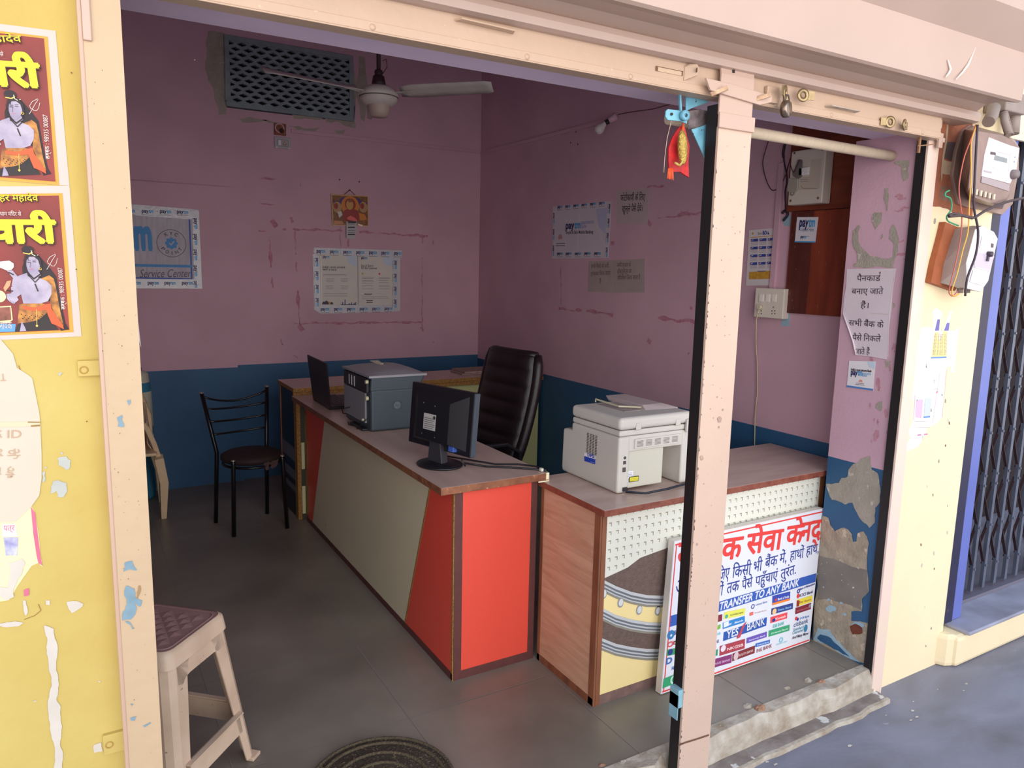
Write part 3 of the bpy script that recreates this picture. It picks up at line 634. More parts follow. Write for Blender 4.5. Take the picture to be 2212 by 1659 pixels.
g = MB(); blob(g, c+Vector((0, -.008, 0)), .016, .012, .048, 14, -.12); g.build('gold_pouch', gold, pkt)
g = MB(); pts = [at(*q, 'y', 1.617) for q in ((1480, 300), (1482, 325), (1478, 345), (1468, 358), (1458, 352))]; g.tube(pts, .0035, 6); g.build('gold_braid', M('bright_gold_braid', (236, 210, 120), .3, metal=.7, bump=.8, bs=300), pkt)
g = MB()
for i in range(9): g.tube([at(1444+i*1.2, 364, 'y', 1.635), at(1441+i*1.6+random.random()*2, 386+random.random()*4, 'y', 1.63)], .0012, 4)
g.build('orange_tassel', orange, pkt)
g = MB(); g.tube([at(1476, 268, 'y', 1.64), at(1475, 285, 'y', 1.625), at(1480, 292, 'y', 1.622)], .004, 6); g.build('orange_loop', orange, pkt)
g = MB(); g.tube([at(1450, 262, 'y', 1.645), at(1441, 300, 'y', 1.64), at(1436, 340, 'y', 1.64), at(1434, 373, 'y', 1.64)], .0008, 5); g.build('loose_string', M('pale_string', (214, 190, 170), .9), pkt)

# pale pipe across the right opening
rd = MB(); a = at(1928, 338, 'x', 2.738); a2 = Vector((1.75, a.y, at(1618, 284, 'y', a.y).z)); rd.tube([a2+Vector((-.15, 0, 0)), a], .0185, 14)
o = rd.build('cross_pipe', M('chalky_pipe', (214, 196, 172), .6, var=.12, vs=14, st=(4, 1, 1))); tag(o, 'pale round pipe running from behind the centre post to the pillar', 'pipe')
# ------------------------------------------------------------------ counters
woodedge = M('brown_laminate_edge', (150, 96, 66), .5, var=.3, vs=30, st=(1, 1, 1), c2=(112, 66, 46), speck=((176, 130, 100), 60, .66))
topm = M('pinkish_wood_laminate_top', (206, 180, 168), .32, var=.14, vs=3, st=(6, 1, 1), c2=(188, 160, 150), detail=8)
topm2 = M('brown_wood_laminate_top', (212, 186, 174), .3, var=.2, vs=3, st=(1, 7, 1), c2=(190, 160, 148), detail=8)
redl = M('red_laminate', (226, 80, 64), .38, var=.04, vs=120, bump=.05, bs=300)
greyl = M('cream_grey_laminate', (218, 208, 178), .5, var=.08, vs=2.5, speck=((186, 172, 136), 9, .72))
mar = M('maroon_edging', (96, 54, 52), .5, var=.2, vs=30, speck=((170, 140, 120), 70, .72))
chipb = M('raw_chipboard', (176, 130, 64), .8, var=.4, vs=120, c2=(112, 76, 40))
oak = M('light_teak_laminate', (208, 166, 138), .5, vs=4, c2=(184, 138, 110), st=(.8, .8, 7), detail=10, dist=1.2)
oakedge = M('teak_edging', (146, 92, 64), .55, var=.3, vs=25, st=(1, 1, .2), c2=(110, 66, 44))
# --- reception counter with red panels
d1 = thing('reception_counter', 'long counter with red and grey panels beneath a brown laminate top', 'counter', (1.38, 3.5, 0), group='shop counters')
X0, X1, Y0, Y1 = 1.192, 1.560, 2.416, 4.50
g = MB(); g.box(1.118, 1.588, 2.378, 4.53, .771, .800)
g.sm = [False]*len(g.f); g.m = [1, 0, 1, 1, 1, 1]
top = g.build('top', [topm, woodedge], d1, bevel=.002)
g = MB(); g.box(1.5755, 1.5895, 2.376, 2.3795, .775, .802); g.box(1.5885, 1.59, 2.376, 2.40, .768, .802); g.box(1.54, 1.588, 2.3765, 2.379, .7665, .771); g.build('edge_tape', M('torn_cream_tape', (240, 230, 196), .7), top)
g = MB(); g.box(X0+.004, X1-.004, Y0+.004, Y1, 0.002, .771); g.build('carcass', M('dark_counter_carcass', (58, 36, 32), .8), d1)
F = Sheet('y', Y0, .0006)
g = MB(); g.box(X0+.034, X1-.028, Y0-.001, Y0+.003, .035, .771); g.build('end_panel', redl, d1)
g = MB(); g.box(X0, X0+.034, Y0-.003, Y0+.006, 0, .771); g.box(X1-.028, X1, Y0-.003, Y0+.006, 0, .771); g.box(X0+.034, X1-.028, Y0-.003, Y0+.006, 0, .035); g.build('end_edging', mar, d1, bevel=.001)
# the long customer side: red wedge, grey trapezoid, red wedge, divided by edging
def sx(px, py, o=0): p = at(px, py, 'x', X0+o); return p
LS = Sheet('x', X0, .0005)
zb_ = .03
yA = at(922, 1100, 'x', X0); 
def yz(px, py): p = at(px, py, 'x', X0); return p.y, p.z
yt1 = yz(935, 1060)[0]; yb1 = yz(877, 1350)[0]; yt2 = yz(704, 915)[0]; yb2 = yz(676, 1130)[0]
def side_panel(pts, name, mt):
    g = MB(); g.prism([(X0-.002, y, z) for y, z in pts], (.006, 0, 0)); return g.build(name, mt, d1, bevel=.0006)
side_panel([(Y0+.01, zb_), (yb1, zb_), (yt1, .771), (Y0+.01, .771)], 'front_red_panel', redl)
side_panel([(yb1+.012, zb_), (yb2, zb_), (yt2, .771), (yt1+.012, .771)], 'grey_panel', greyl)
side_panel([(yb2, zb_), (Y1-.02, zb_), (Y1-.02, .771), (yt2, .771)], 'rear_red_panel', redl)
g = MB()
g.prism([(X0-.003, yb1, zb_), (X0-.003, yb1+.012, zb_), (X0-.003, yt1+.012, .771), (X0-.003, yt1, .771)], (.006, 0, 0))
g.build('side_edging', chipb, d1, bevel=.0006)
g = MB(); g.box(X0-.004, X0+.004, Y0-.001, Y0+.012, 0, .771); g.build('corner_edging', chipb, d1, bevel=.0006)
g = MB(); g.box(X0-.004, X0+.01, Y0, Y1, 0, .03); g.build('skirting', mar, d1, bevel=.001)
# --- low partition end with taped patches, between the two counters
d3 = thing('back_counter', 'slightly taller counter across the back of the shop with pink-brown top and chipboard edge', 'counter', (1.8, 4.7, 0), group='shop counters')
g = MB()
# top: from the wall to the chipboard front edge
g.box(1.135, 2.965, 4.555, 4.96, .815, .840); g.m = [1, 0, 1, 1, 1, 1]
g.build('top', [topm, chipb], d3, bevel=.0015)
g = MB(); g.box(1.133, 2.965, 4.548, 4.570, .790, .8145); g.build('front_edge', chipb, d3, bevel=.001)
g = MB(); g.box(1.16, 2.96, 4.60, 4.95, .002, .815); g.build('carcass', M('pale_carcass', (196, 196, 140), .6, var=.06, vs=3), d3)
# left side: dark panel with grey and white bands
g = MB(); g.box(1.150, 1.160, 4.60, 4.95, .0, .815); sp = g.build('side_panel', M('navy_dark_laminate', (26, 30, 44), .4), d3)
S = Sheet('x', 1.150, .0006)
greyb = M('grey_laminate_band', (112, 112, 120), .5)
for (z0, z1) in ((.36, .45), (.24, .30), (.16, .2)): S.rect(-4.94, z0, -4.61, z1, greyb)
S.done('side_bands', sp)
g = MB(); g.box(1.144, 1.162, 4.94, 4.955, 0, .815); g.build('side_edging', oakedge, d3)
# strip of front panel seen left of the reception counter: chipboard post, dark strip with cream patches
g = MB(); g.box(1.145, 1.20, 4.535, 4.598, .002, .789); g.build('corner_post', chipb, d3)
S = Sheet('y', 4.533, .0006)
S.base([(1.168, .002), (1.195, .002), (1.195, .788), (1.168, .788)], M('dark_olive_strip', (60, 54, 44), .6), .002)
crm = M('cream_patch', (206, 196, 150), .6)
for z0, z1 in ((.33, .50), (.04, .22)): S.rect(1.170, z0, 1.190, z1, crm)
S.done('patched_strip', d3)

# --- photocopier counter
d2 = thing('copier_counter', 'counter with teak end panel and patterned front beneath a brown top', 'counter', (2.2, 2.2, 0), group='shop counters')
AX0, AX1, AY0, AY1 = 1.572, 2.80, 2.014, 2.40
g = MB(); g.box(1.566, 2.965, 1.984, 2.455, .740, .765)
g.m = [1, 0, 1, 1, 1, 1]; g.build('top', [topm2, M('red_brown_top_edge', (146, 84, 66), .45, var=.25, vs=30, c2=(116, 58, 46))], d2, bevel=.002)
g = MB(); g.box(AX0+.004, AX1, AY0+.006, AY1, .002, .74); g.build('carcass', M('dark_counter_carcass2', (70, 46, 38), .8), d2)
g = MB(); g.box(AX0+.0, AX0+.006, AY0+.03, AY1-.02, .03, .74); g.build('end_panel', oak, d2)
g = MB(); g.box(AX0-.002, AX0+.008, AY0-.004, AY0+.03, 0, .74); g.box(AX0-.002, AX0+.008, AY1-.02, AY1, 0, .74); g.box(AX0-.002, AX0+.008, AY0, AY1, 0, .03); g.box(AX0+.005, AX0+.028, AY0-.004, AY0+.006, 0, .74)
g.build('end_edging', oakedge, d2, bevel=.0008)
g = MB(); g.box(AX0+.028, AX1, AY0-.003, AY0+.004, 0, .038); g.build('skirting', M('dusty_maroon_skirting', (130, 100, 94), .7, var=.3, vs=30), d2)
g = MB(); g.box(AX1-.03, AX1, AY0-.004, AY0+.006, .038, .74); g.build('right_edging', oakedge, d2)
S = Sheet('y', AY0, .0004)
bx0, bx1 = AX0+.028, AX1-.03
whitel = M('ivory_laminate', (222, 222, 210), .35); leath = M('brown_leather_print', (112, 92, 84), .55, var=.25, vs=60, bump=.35, bs=140)
creaml = M('cream_laminate_print', (244, 222, 158), .4); silv = M('silver_band_print', (196, 198, 200), .35); dsil = M('dark_band_print', (110, 114, 122), .4)
S.base([(bx0, .038), (bx1, .038), (bx1, .74), (bx0, .74)], creaml, .004)
def rg5(X, Y): return (1120+X*.2767, 1200+Y*.2767)
def rg4(X, Y): return (1120+X*.2411, 840+Y*.2411)
# ivory upper field with a sweeping lower edge
e0 = [S.uv(*rg5(665, 180)), S.uv(*rg5(850, 95)), S.uv(*rg4(1090, 1515)), S.uv(*rg4(1320, 1430))]
kx = (e0[3][1]-e0[0][1])/(e0[3][0]-e0[0][0])
edge = [(bx0, e0[0][1])]+e0[1:]
xe, ze = edge[-1]; edge += [(xe+.12, ze+.01), (xe+.3, ze+.0), (bx1, ze-.03)]
S.pol([(bx0, .74)]+edge+[(bx1, .74)], whitel, 1)
# leather field, studded cream band, bands of silver
def arc(ptsl, drop=0): return [(u, v-drop) for u, v in ptsl]
b1 = [S.uv(*rg5(*p)) for p in [(663, 195), (760, 240), (880, 285), (1000, 310), (1120, 315)]]; b1[0] = (bx0, b1[0][1])
def ext(b): 
    (u, v) = b[-1]; return b+[(u+.1, v+.012), (u+.25, v+.05), (bx1, v+.16)]
b1 = ext(b1)
S.pol(edge+[(bx1, b1[-1][1])]+b1[::-1][1:], leath, 1)
def band(b, wd, m, k): 
    S.pol(b+[(u, v-wd) for u, v in b[::-1]], m, k)
b2 = ext([(bx0, S.uv(*rg5(655, 415))[1])]+[S.uv(*rg5(*p)) for p in [(760, 465), (880, 500), (1000, 520), (1105, 525)]])
b3 = ext([(bx0, S.uv(*rg5(650, 645))[1])]+[S.uv(*rg5(*p)) for p in [(760, 690), (880, 715), (1000, 730), (1085, 730)]])
S.pol(b2+b3[::-1], leath, 1)
for b in (b1, b2, b3):
    band(b, .045, silv, 2); band([(u, v-.012) for u, v in b], .008, dsil, 3); band([(u, v-.026) for u, v in b], .007, dsil, 3); band([(u, v-.038) for u, v in b], .009, M('shadow_band_print', (140, 136, 124), .5), 3)
for X, Y in [(663, 300), (795, 368), (940, 425), (1085, 432)]:
    c = S.uv(*rg5(X, Y)); S.ring(c, .0145, M('stud_grey', (150, 152, 154), .4), 3, 20, ey=1.35); S.ring((c[0]+.001, c[1]+.001), .011, M('stud_pale', (214, 216, 218), .3), 4, 20, ey=1.3); S.ring((c[0]-.002, c[1]+.006), .004, whitel, 5, 12)
# rows of small corner marks
A = S.uv(*rg4(822, 1215)); B = S.uv(*rg4(890, 1200)); Cc = S.uv(*rg4(820, 1300))
du = (S.uv(*rg4(1446, 1080))[0]-A[0])/10; dv = .0335
gm = M('grey_corner_mark', (150, 142, 120), .5)
def ev(u):
    for (a, b) in zip(edge, edge[1:]):
        if a[0] <= u <= b[0]: return a[1]+(b[1]-a[1])*(u-a[0])/(b[0]-a[0])
    return 9
for r in range(-3, 14):
    for c_ in range(0, 40):
        u = A[0]+c_*du; v = A[1]-r*dv
        if u > bx1-.01 or v > .735 or v < ev(u)+.012: continue
        S.rect(u-.006, v+.003, u+.006, v+.0065, gm, 2); S.rect(u+.003, v-.008, u+.006, v+.003, gm, 2)
S.done('front_panel', d2)

# --- shop sign leaning on the counter
sg = thing('bank_sign', 'white boxed sign in Hindi leaning against the patterned counter front', 'sign', (2.28, 1.96, 0))
BL = Vector((1.845, 1.948, .004)); Uv = Vector((1, 0, 0)); VV = Vector((.045, .022, .598))
S = Sheet('y', 1.95, 0).plane(BL, Uv, VV, True)
H = VV.length; W = .862
wf = M('white_flex_print', (226, 228, 238), .35, var=.03, vs=3); redp = M('red_print', (226, 62, 58), .5); bluep = M('blue_print', (48, 84, 168), .5); navy = M('navy_print', (40, 58, 140), .5)
TH = .03
S.base([(0, 0), (W, 0), (W, H), (0, H)], M('sign_box_side', (226, 216, 208), .5, var=.1, vs=10), TH)
S.rect(.002, .002, W-.002, H-.002, wf, 1)
for a, b, c, d in ((.006, .006, W-.006, .012), (.006, H-.018, W-.006, H-.012), (.010, .006, .015, H-.012)): S.rect(a, b, c, d, redp, 2)
def rS(X, Y): return (1400+X*.2653, 1080+Y*.2653)
def tx(st, a, b, h, m, bold=0, k=3, sh=0, raw=False):
    A_ = S.uv(*(a if raw else rS(*a))); B_ = S.uv(*(b if raw else rS(*b))); S.text(st, A_, B_, h, m, k, bold, sh)
# big red heading
def head(st, x0, x1, yb_l, yb_r, hh=.165): tx(st, (x0, yb_l), (x1, yb_r), hh, redp, .0225)
head('क', 590, 752, 495, 468, .135)
head('सेवा', 792, 1082, 447, 397, .132)
tx('के', (1115, 375), (1250, 352), .130, redp, .0225)
tx('न', (1232, 345), (1318, 328), .130, redp, .0225, 4)
tx('द', (1318, 325), (1400, 310), .130, redp, .0225, 5)
tx('्', (1338, 318), (1375, 310), .12, redp, .02, 6)
tx('ग्राह', (225, 560), (585, 500), .155, redp, .0225)
# two blue lines
tx('जब चाहें दीिजए किसी'.replace('दीिजए', 'दीिजए'), (225, 715), (655, 640), .062, navy, .004) if False else None
tx('िजए ', (560, 660), (655, 640), .070, navy, .004)
tx('िकसी', (680, 638), (832, 602), .070, navy, .004)
tx('भी', (852, 592), (922, 575), .070, navy, .004)
tx('बैंक', (948, 556), (1048, 528), .066, navy, .004)
tx('में,', (1065, 520), (1122, 505), .066, navy, .004)
tx('हाथों', (1150, 498), (1262, 470), .066, navy, .004)
tx('हाथ,', (1282, 458), (1385, 430), .066, navy, .004)
tx('अपनों', (218, 850), (605, 780), .075, navy, .004) if False else None
tx('अ', (220, 770), (290, 752), .085, navy, .004)
tx('नों', (545, 790), (606, 775), .068, navy, .004)
tx('तक', (635, 765), (735, 738), .068, navy, .004)
tx('पैसे', (760, 735), (845, 705), .064, navy, .004)
tx('पहुँचाएं', (868, 702), (1050, 650), .062, navy, .004)
tx('तुरंत.', (1075, 645), (1200, 600), .064, navy, .004)
# blue band
z0 = S.uv(*rS(1000, 775))[1]; z1 = S.uv(*rS(1000, 703))[1]
zbl = S.uv(*rS(165, 1055))[1]; zbl1 = S.uv(*rS(170, 955))[1]
S.pol([(.015, (z0+zbl)/2), (W-.004, z0), (W-.004, z1), (.015, (z1+zbl1)/2)], M('blue_band_print', (52, 92, 178), .45), 2)
tx('MONEY TRANSFER TO ANY BANK', (345, 972), (1220, 699), .046, wf, .03, 3, .15)
# bank panels
def chip(x0, y0, x1, y1, x2, y2, c, txt=None, tc=(250, 250, 250), tb=.015, hs=.5, k=3, tl=.1):
    a, b, c2_, = S.uv(*rS(x0, y0)), S.uv(*rS(x1, y1)), S.uv(*rS(x2, y2))   # top-left, top-right, bottom-left
    dvx = (c2_[0]-a[0], c2_[1]-a[1]); dd = (b[0]+dvx[0], b[1]+dvx[1])
    if c: S.pol([c2_, dd, b, a], M('ink_%d_%d_%d' % c, c, .5), k)
    if txt:
        hh = abs(dvx[1])
        tl = .28 if txt in ('ALLAHABAD BANK', 'United Bank', 'Punjab Bank', 'Bank of India', 'State Bank', 'Kotak', 'NKGSB', 'SOUTH BANK') else tl
        p = (c2_[0]*(1-tl)+dd[0]*tl, c2_[1]*(1-tl)+dd[1]*tl+hh*.3); q = (c2_[0]*.08+dd[0]*.92, c2_[1]*.08+dd[1]*.92+hh*.3)
        S.text(txt, p, q, hh*hs, M('ink_%d_%d_%d' % tc, tc, .5), k+1, tb)
chip(614, 1078, 965, 955, 608, 1150, (44, 86, 168)); tx('YES', (632, 1130), (728, 1098), .046, wf, .02, 5); tx('BANK', (800, 1065), (945, 1012), .046, wf, .02, 5)
S.pol(S.tpx(*[rS(*p) for p in [(718, 1130), (745, 1118), (770, 1050), (800, 985), (760, 1030), (735, 1090), (722, 1100)]]), M('tick_red', (190, 70, 90), .5), 5)
chip(618, 915, 790, 880, 612, 972, (226, 224, 96), 'ALLAHABAD BANK', (60, 90, 60), hs=.35); S.ring(S.uv(*rS(635, 948)), .008, M('teal', (60, 170, 160), .5), 5)
chip(606, 1000, 785, 945, 606, 1052, (44, 130, 200), 'बैंक  Bank', (240, 240, 255), hs=.4); chip(612, 1000, 655, 985, 612, 1040, (220, 230, 245))
chip(545, 945, 602, 930, 542, 1000, (130, 44, 60)); chip(540, 1035, 588, 1012, 538, 1070, (120, 180, 70)); chip(525, 1230, 566, 1215, 522, 1280, (40, 150, 110))
chip(1010, 782, 1155, 745, 1008, 850, (52, 74, 170), 'Bank of India', (240, 240, 255), hs=.4); chip(1008, 840, 1150, 800, 1008, 858, (240, 130, 50), k=4); S.ring(S.uv(*rS(1035, 812)), .007, redp, 5, 5)
chip(1002, 885, 1178, 838, 1000, 935, (48, 66, 140), 'State Bank', (150, 200, 240), hs=.45); S.ring(S.uv(*rS(1024, 908)), .013, M('ink_tan', (236, 196, 140), .5), 5)
chip(995, 955, 1132, 915, 992, 1005, (232, 78, 86), 'Kotak', (250, 240, 240), hs=.5); S.ring(S.uv(*rS(1020, 978)), .010, navy, 5, ey=.7)
chip(980, 1065, 1150, 1015, 978, 1115, (58, 160, 112), 'Oriental Bank', (220, 245, 230), hs=.35)
tx('IDBI BANK', (1012, 1045), (1105, 1015), .022, M('ink_idbi', (90, 190, 180), .5), .02)
chip(832, 845, 980, 800, 830, 890, None, 'United Bank', (120, 130, 180), hs=.5); S.ring(S.uv(*rS(850, 868)), .010, navy, 4, r2=.007)
chip(822, 918, 975, 880, 820, 945, None, 'Punjab Bank', (200, 150, 140), hs=.5); chip(825, 918, 855, 910, 823, 945, (226, 110, 96))
chip(800, 1125, 965, 1072, 798, 1170, (106, 86, 176), 'Saraswat Bank', (226, 220, 250), hs=.4); 
chip(582, 1190, 787, 1130, 578, 1270, (170, 62, 76), 'NKGSB', (250, 230, 230), hs=.4); S.ring(S.uv(*rS(608, 1208)), .014, M('ink_pale', (226, 214, 226), .5), 5)
chip(524, 1300, 680, 1256, 520, 1370, (134, 52, 112), 'AXIS BANK', (220, 190, 220), hs=.35)
chip(685, 1252, 868, 1185, 682, 1315, (128, 44, 50), 'SOUTH BANK', (230, 200, 200), hs=.45); S.ring(S.uv(*rS(712, 1270)), .014, M('ink_sib', (214, 190, 196), .5), 5, ey=1.3)
chip(872, 1170, 990, 1138, 870, 1200, (58, 110, 190), 'Federal Bank', (230, 240, 255), hs=.5); tx('ING BANK', (880, 1245), (1005, 1200), .022, M('ink_dkred', (150, 70, 76), .5), .02)
tx('Bank of Maharashtra', (1235, 735), (1355, 690), .014, navy, .02); S.ring(S.uv(*rS(1222, 742)), .010, navy, 4, r2=.005)
tx('ICICI Bank', (1228, 792), (1338, 757), .018, M('ink_icici', (70, 60, 110), .5), .02, 4, .2); S.ring(S.uv(*rS(1218, 782)), .008, redp, 4, ey=1.3)
chip(1208, 815, 1335, 775, 1205, 870, (232, 212, 70), 'बैंक Bank', (160, 100, 40), hs=.45); chip(1208, 820, 1228, 815, 1205, 870, (150, 40, 44), k=4)
chip(1198, 880, 1325, 838, 1195, 932, (130, 34, 50), 'Corporation', (190, 120, 130), hs=.4); S.ring(S.uv(*rS(1312, 862)), .008, M('ink_g', (150, 140, 150), .5), 5)
chip(1225, 955, 1318, 930, 1222, 985, None, 'DCB Bank', (60, 110, 190), hs=.75); S.ring(S.uv(*rS(1203, 965)), .008, redp, 4); S.ring(S.uv(*rS(1214, 972)), .007, navy, 5)
tx('citibank', (1182, 1037), (1300, 998), .030, M('ink_citi', (76, 86, 130), .5), .01)
tx('Standard', (1178, 1070), (1262, 1044), .019, M('ink_sc', (90, 150, 170), .5), .015); tx('Chartered', (1172, 1097), (1258, 1070), .019, M('ink_sc', (90, 150, 170), .5), .015); S.ring(S.uv(*rS(1280, 1045)), .012, M('ink_sc2', (60, 130, 170), .5), 4, ey=1.4)
tx('And Many More', (1168, 1135), (1300, 1095), .018, M('ink_k', (70, 60, 80), .5), .02, 4, .2)
S.ring(S.uv(*rS(1080, 1140)), .012, M('ink_aqua', (130, 200, 220), .5), 4, r2=.007); tx('Dhanlaxmi Bank', (1040, 1185), (1130, 1155), .010, M('ink_aqua', (130, 200, 220), .5))
S.ring(S.uv(*rS(183, 1098)), .018, M('ink_sbi', (50, 120, 180), .5), 4); S.ring(S.uv(*rS(183, 1102)), .005, wf, 5); tx('State', (208, 1100), (270, 1085), .024, navy, .03)
S.ring(S.uv(*rS(178, 1175)), .016, M('ink_icr', (214, 90, 90), .5), 4, r2=.009, ey=.7); chip(205, 1150, 250, 1140, 203, 1180, (140, 50, 56), 'SIM')
chip(152, 1220, 250, 1200, 148, 1272, (52, 150, 90)); S.ring(S.uv(*rS(178, 1238)), .012, navy, 5)
tx('D', (145, 1340), (190, 1325), .034, M('ink_fed', (60, 110, 180), .5), .04); tx('HDFC', (190, 1385), (250, 1370), .02, M('ink_fed', (60, 110, 180), .5), .03)
chip(125, 1455, 240, 1410, 115, 1535, (46, 160, 108)); S.ring(S.uv(*rS(205, 1460)), .018, M('ink_pl', (190, 226, 214), .5), 5, r2=.010)
tx('Bank', (530, 1110), (590, 1095), .018, M('ink_aqua', (130, 200, 220), .5), .02); tx('BANK', (530, 1175), (575, 1160), .018, navy, .02)
S.done('panel', sg)
# ------------------------------------------------------------------ machines on the counters
def TR(x, y, z, rz=0, rx=0, ry=0): return Matrix.Translation((x, y, z)) @ Matrix.Rotation(rz, 4, 'Z') @ Matrix.Rotation(ry, 4, 'Y') @ Matrix.Rotation(rx, 4, 'X')
def rbox(mb, T, hx, hy, z0, z1, m=0): return mb.box(-hx, hx, -hy, hy, z0, z1, m, T)
# multifunction printer, back side towards the customer side
hp = thing('multifunction_printer', 'grey and dark blue printer with flat scanner lid in the middle of the red counter', 'printer', (1.33, 3.54, .80))
slate = M('slate_blue_plastic', (62, 74, 84), .5, var=.05, vs=8); dk = M('black_plastic', (30, 30, 36), .45); lidg = M('silver_grey_lid', (150, 150, 158), .35, var=.05, vs=5); lightg = M('light_grey_back_panel', (140, 144, 150), .5, var=.06, vs=10)
g = MB(); g.prism([(1.205, 3.36, .802), (1.455, 3.36, .802), (1.455, 3.75, .802), (1.205, 3.75, .802)], (0, 0, .205)); hb_ = g.build('body', slate, hp, bevel=.012, seg=3)
g = MB()  # scanner unit flares outwards to the operator side
g.prism([(1.205, 3.365, 1.000), (1.450, 3.365, 1.000), (1.485, 3.365, 1.052), (1.485, 3.365, 1.075), (1.21, 3.365, 1.075)], (0, .40, 0)); g.build('scanner_unit', slate, hp, bevel=.008, seg=3)
g = MB(); vs_ = []
NU, NV = 12, 10
for i in range(NU+1):
    for k in range(NV+1):
        u, v = i/NU, k/NV; x = 1.195+.30*u; y = 3.355+.415*v; z = 1.076+.022*(1-(2*u-1)**4)*(1-(2*v-1)**4)
        vs_.append((x, y, z))
g.add(vs_, [(i*(NV+1)+k, (i+1)*(NV+1)+k, (i+1)*(NV+1)+k+1, i*(NV+1)+k+1) for i in range(NU) for k in range(NV)], 0, True)
g.box(1.195, 1.495, 3.355, 3.77, 1.066, 1.0765); g.build('lid', lidg, hp)
g = MB(); g.box(1.192, 1.206, 3.385, 3.735, .99, 1.06)
g.build('rear_slot', dk, hb_, bevel=.003)
g = MB(); g.box(1.196, 1.206, 3.42, 3.745, .835, .985); rp_ = g.build('rear_panel', lightg, hb_, bevel=.002)
g = MB()
for y in (3.56, 3.60, 3.64): g.box(1.189, 1.193, y, y+.003, 1.0, 1.05)
g.build('rear_guides', M('pale_grey_rib', (190, 190, 198), .5), hb_)
g = MB()
for r in range(4):
    for c_ in range(6): g.box(1.1952, 1.197, 3.475+c_*.022, 3.490+c_*.022, .935+r*.010, .938+r*.010)
g.build('vent_slots', dk, rp_)
S = Sheet('x', 1.196, .0006); S.rect(-3.60, .86, -3.53, .915, M('printer_rear_label', (176, 178, 186), .5)); S.done('service_label', rp_)
g = MB()
for z_, r in ((1.045, .011), (.965, .013), (.850, .008)): g.tube([(1.200, 3.385 if r != .008 else 3.44, z_), (1.186, 3.385 if r != .008 else 3.44, z_)], r*.8, 12)
g.build('cream_knob', M('yellowed_plastic', (208, 202, 170), .5), hb_)
S = Sheet('y', 3.36, .0006); badge = M('printer_badge', (56, 64, 78), .4); pale = M('printer_badge_letters', (96, 110, 122), .4)
S.pol([(1.312, .905), (1.366, .905), (1.366, .945), (1.312, .945)], badge, 1); S.ring((1.339, .925), .0175, pale, 2); S.text('hp', (1.328, .918), (1.350, .918), .026, badge, 3, .0, .25); S.done('badge', hb_)
g = MB(); g.prism([(1.34, 3.60, 1.095), (1.36, 3.60, 1.097), (1.375, 3.72, 1.10), (1.33, 3.72, 1.10)], (0, 0, .004)); g.build('paper_scrap', M('scrap_paper', (226, 220, 196), .8), hp)
g = MB(); g.box(1.175, 1.215, 3.40, 3.60, .801, .812); g.build('power_brick', dk, hp, bevel=.004)
g = MB()
g.tube([(1.195, 3.40, .86), (1.178, 3.42, .83), (1.165, 3.45, .806), (1.185, 3.5, .806), (1.16, 3.56, .806), (1.175, 3.62, .806)], .003, 6)
g.tube([(1.20, 3.64, .88), (1.17, 3.70, .86), (1.20, 3.78, .82), (1.26, 3.82, .806)], .003, 6)
g.build('cable', dk, hp)
# monitor seen from behind
A = math.radians(-74); mc = Vector((1.27, 2.735, 0)); 
mo = thing('monitor', 'black flat computer monitor on round foot seen from behind on the red counter', 'monitor', (1.25, 2.675, .8008), A)
blk = M('monitor_black_plastic', (24, 24, 30), .38, bump=.02, bs=200); blk2 = M('monitor_grey_side', (64, 72, 84), .4)
T = TR(.0, .0, 0)       # local: x across, y towards the screen side, -y is the back
tilt = Matrix.Rotation(math.radians(-5), 4, 'X')
TS = Matrix.Translation((0, .012, .19)) @ tilt
g = MB(); g.box(-.19, .19, -.012, .018, -.125, .13, 0, TS); sc_ = g.build('screen_housing', blk, mo, world=False, bevel=.004)
g = MB(); k_ = [(-.165, -.105), (.165, -.105), (.165, .112), (-.165, .112)]; k2 = [(-.10, -.085), (.095, -.085), (.095, .075), (-.10, .075)]
pts = [TS @ Vector((x, -.012, z)) for x, z in k_]+[TS @ Vector((x, -.050, z)) for x, z in k2]
g.add(pts, [(i, (i+1) % 4, 4+(i+1) % 4, 4+i) for i in range(4)]+[(4, 5, 6, 7)]); bh = g.build('back_bulge', blk, sc_, world=False)
g = MB(); g.box(.190, .1925, -.010, .016, -.122, .127, 0, TS); g.build('side_bezel', blk2, sc_, world=False)
g = MB(); g.box(-.18, .18, .0182, .0188, -.112, .118, 0, TS); g.build('screen', M('dark_screen_glass', (14, 14, 18), .12), sc_, world=False)
Sx = Sheet('y', 0); Sx.plane(TS @ Vector((0, -.0505, 0)), TS.to_3x3() @ Vector((1, 0, 0)), TS.to_3x3() @ Vector((0, 0, 1)))
Sx.rect(-.055, -.045, .02, .02, M('monitor_label', (180, 178, 176), .5), 1)
for i in range(6): Sx.rect(-.05, -.040+i*.008, .004+.006*(i % 3), -.037+i*.008, M('label_ink', (110, 110, 116), .5), 2)
Sx.ring((.010, .008), .007, M('label_ink_dark', (40, 40, 46), .5), 2, 12)
for x_, z_ in ((-.06, .06), (.01, .055), (-.06, -.065), (.02, -.07)): Sx.ring((x_, z_), .003, M('screw_head', (190, 190, 190), .3, metal=.8), 2, 8)
Sx.build('rear_label', Sx.mt, sc_, world=False, recalc=False)
g = MB(); g.prism([(-.045, -.028, .0), (.045, -.028, .0), (.033, -.028, .10), (-.033, -.028, .10)], (0, .035, 0)); g.build('stand_neck', M('monitor_stand_plastic', (50, 48, 56), .4), mo, world=False, bevel=.003)
g = MB(); g.lathe([(0, 0.001), (.10, .001), (.103, .005), (.10, .009), (.05, .018), (0, .02)], 36, 0, Matrix.Diagonal((1, .85, 1, 1))); g.build('foot', blk, mo, world=False)
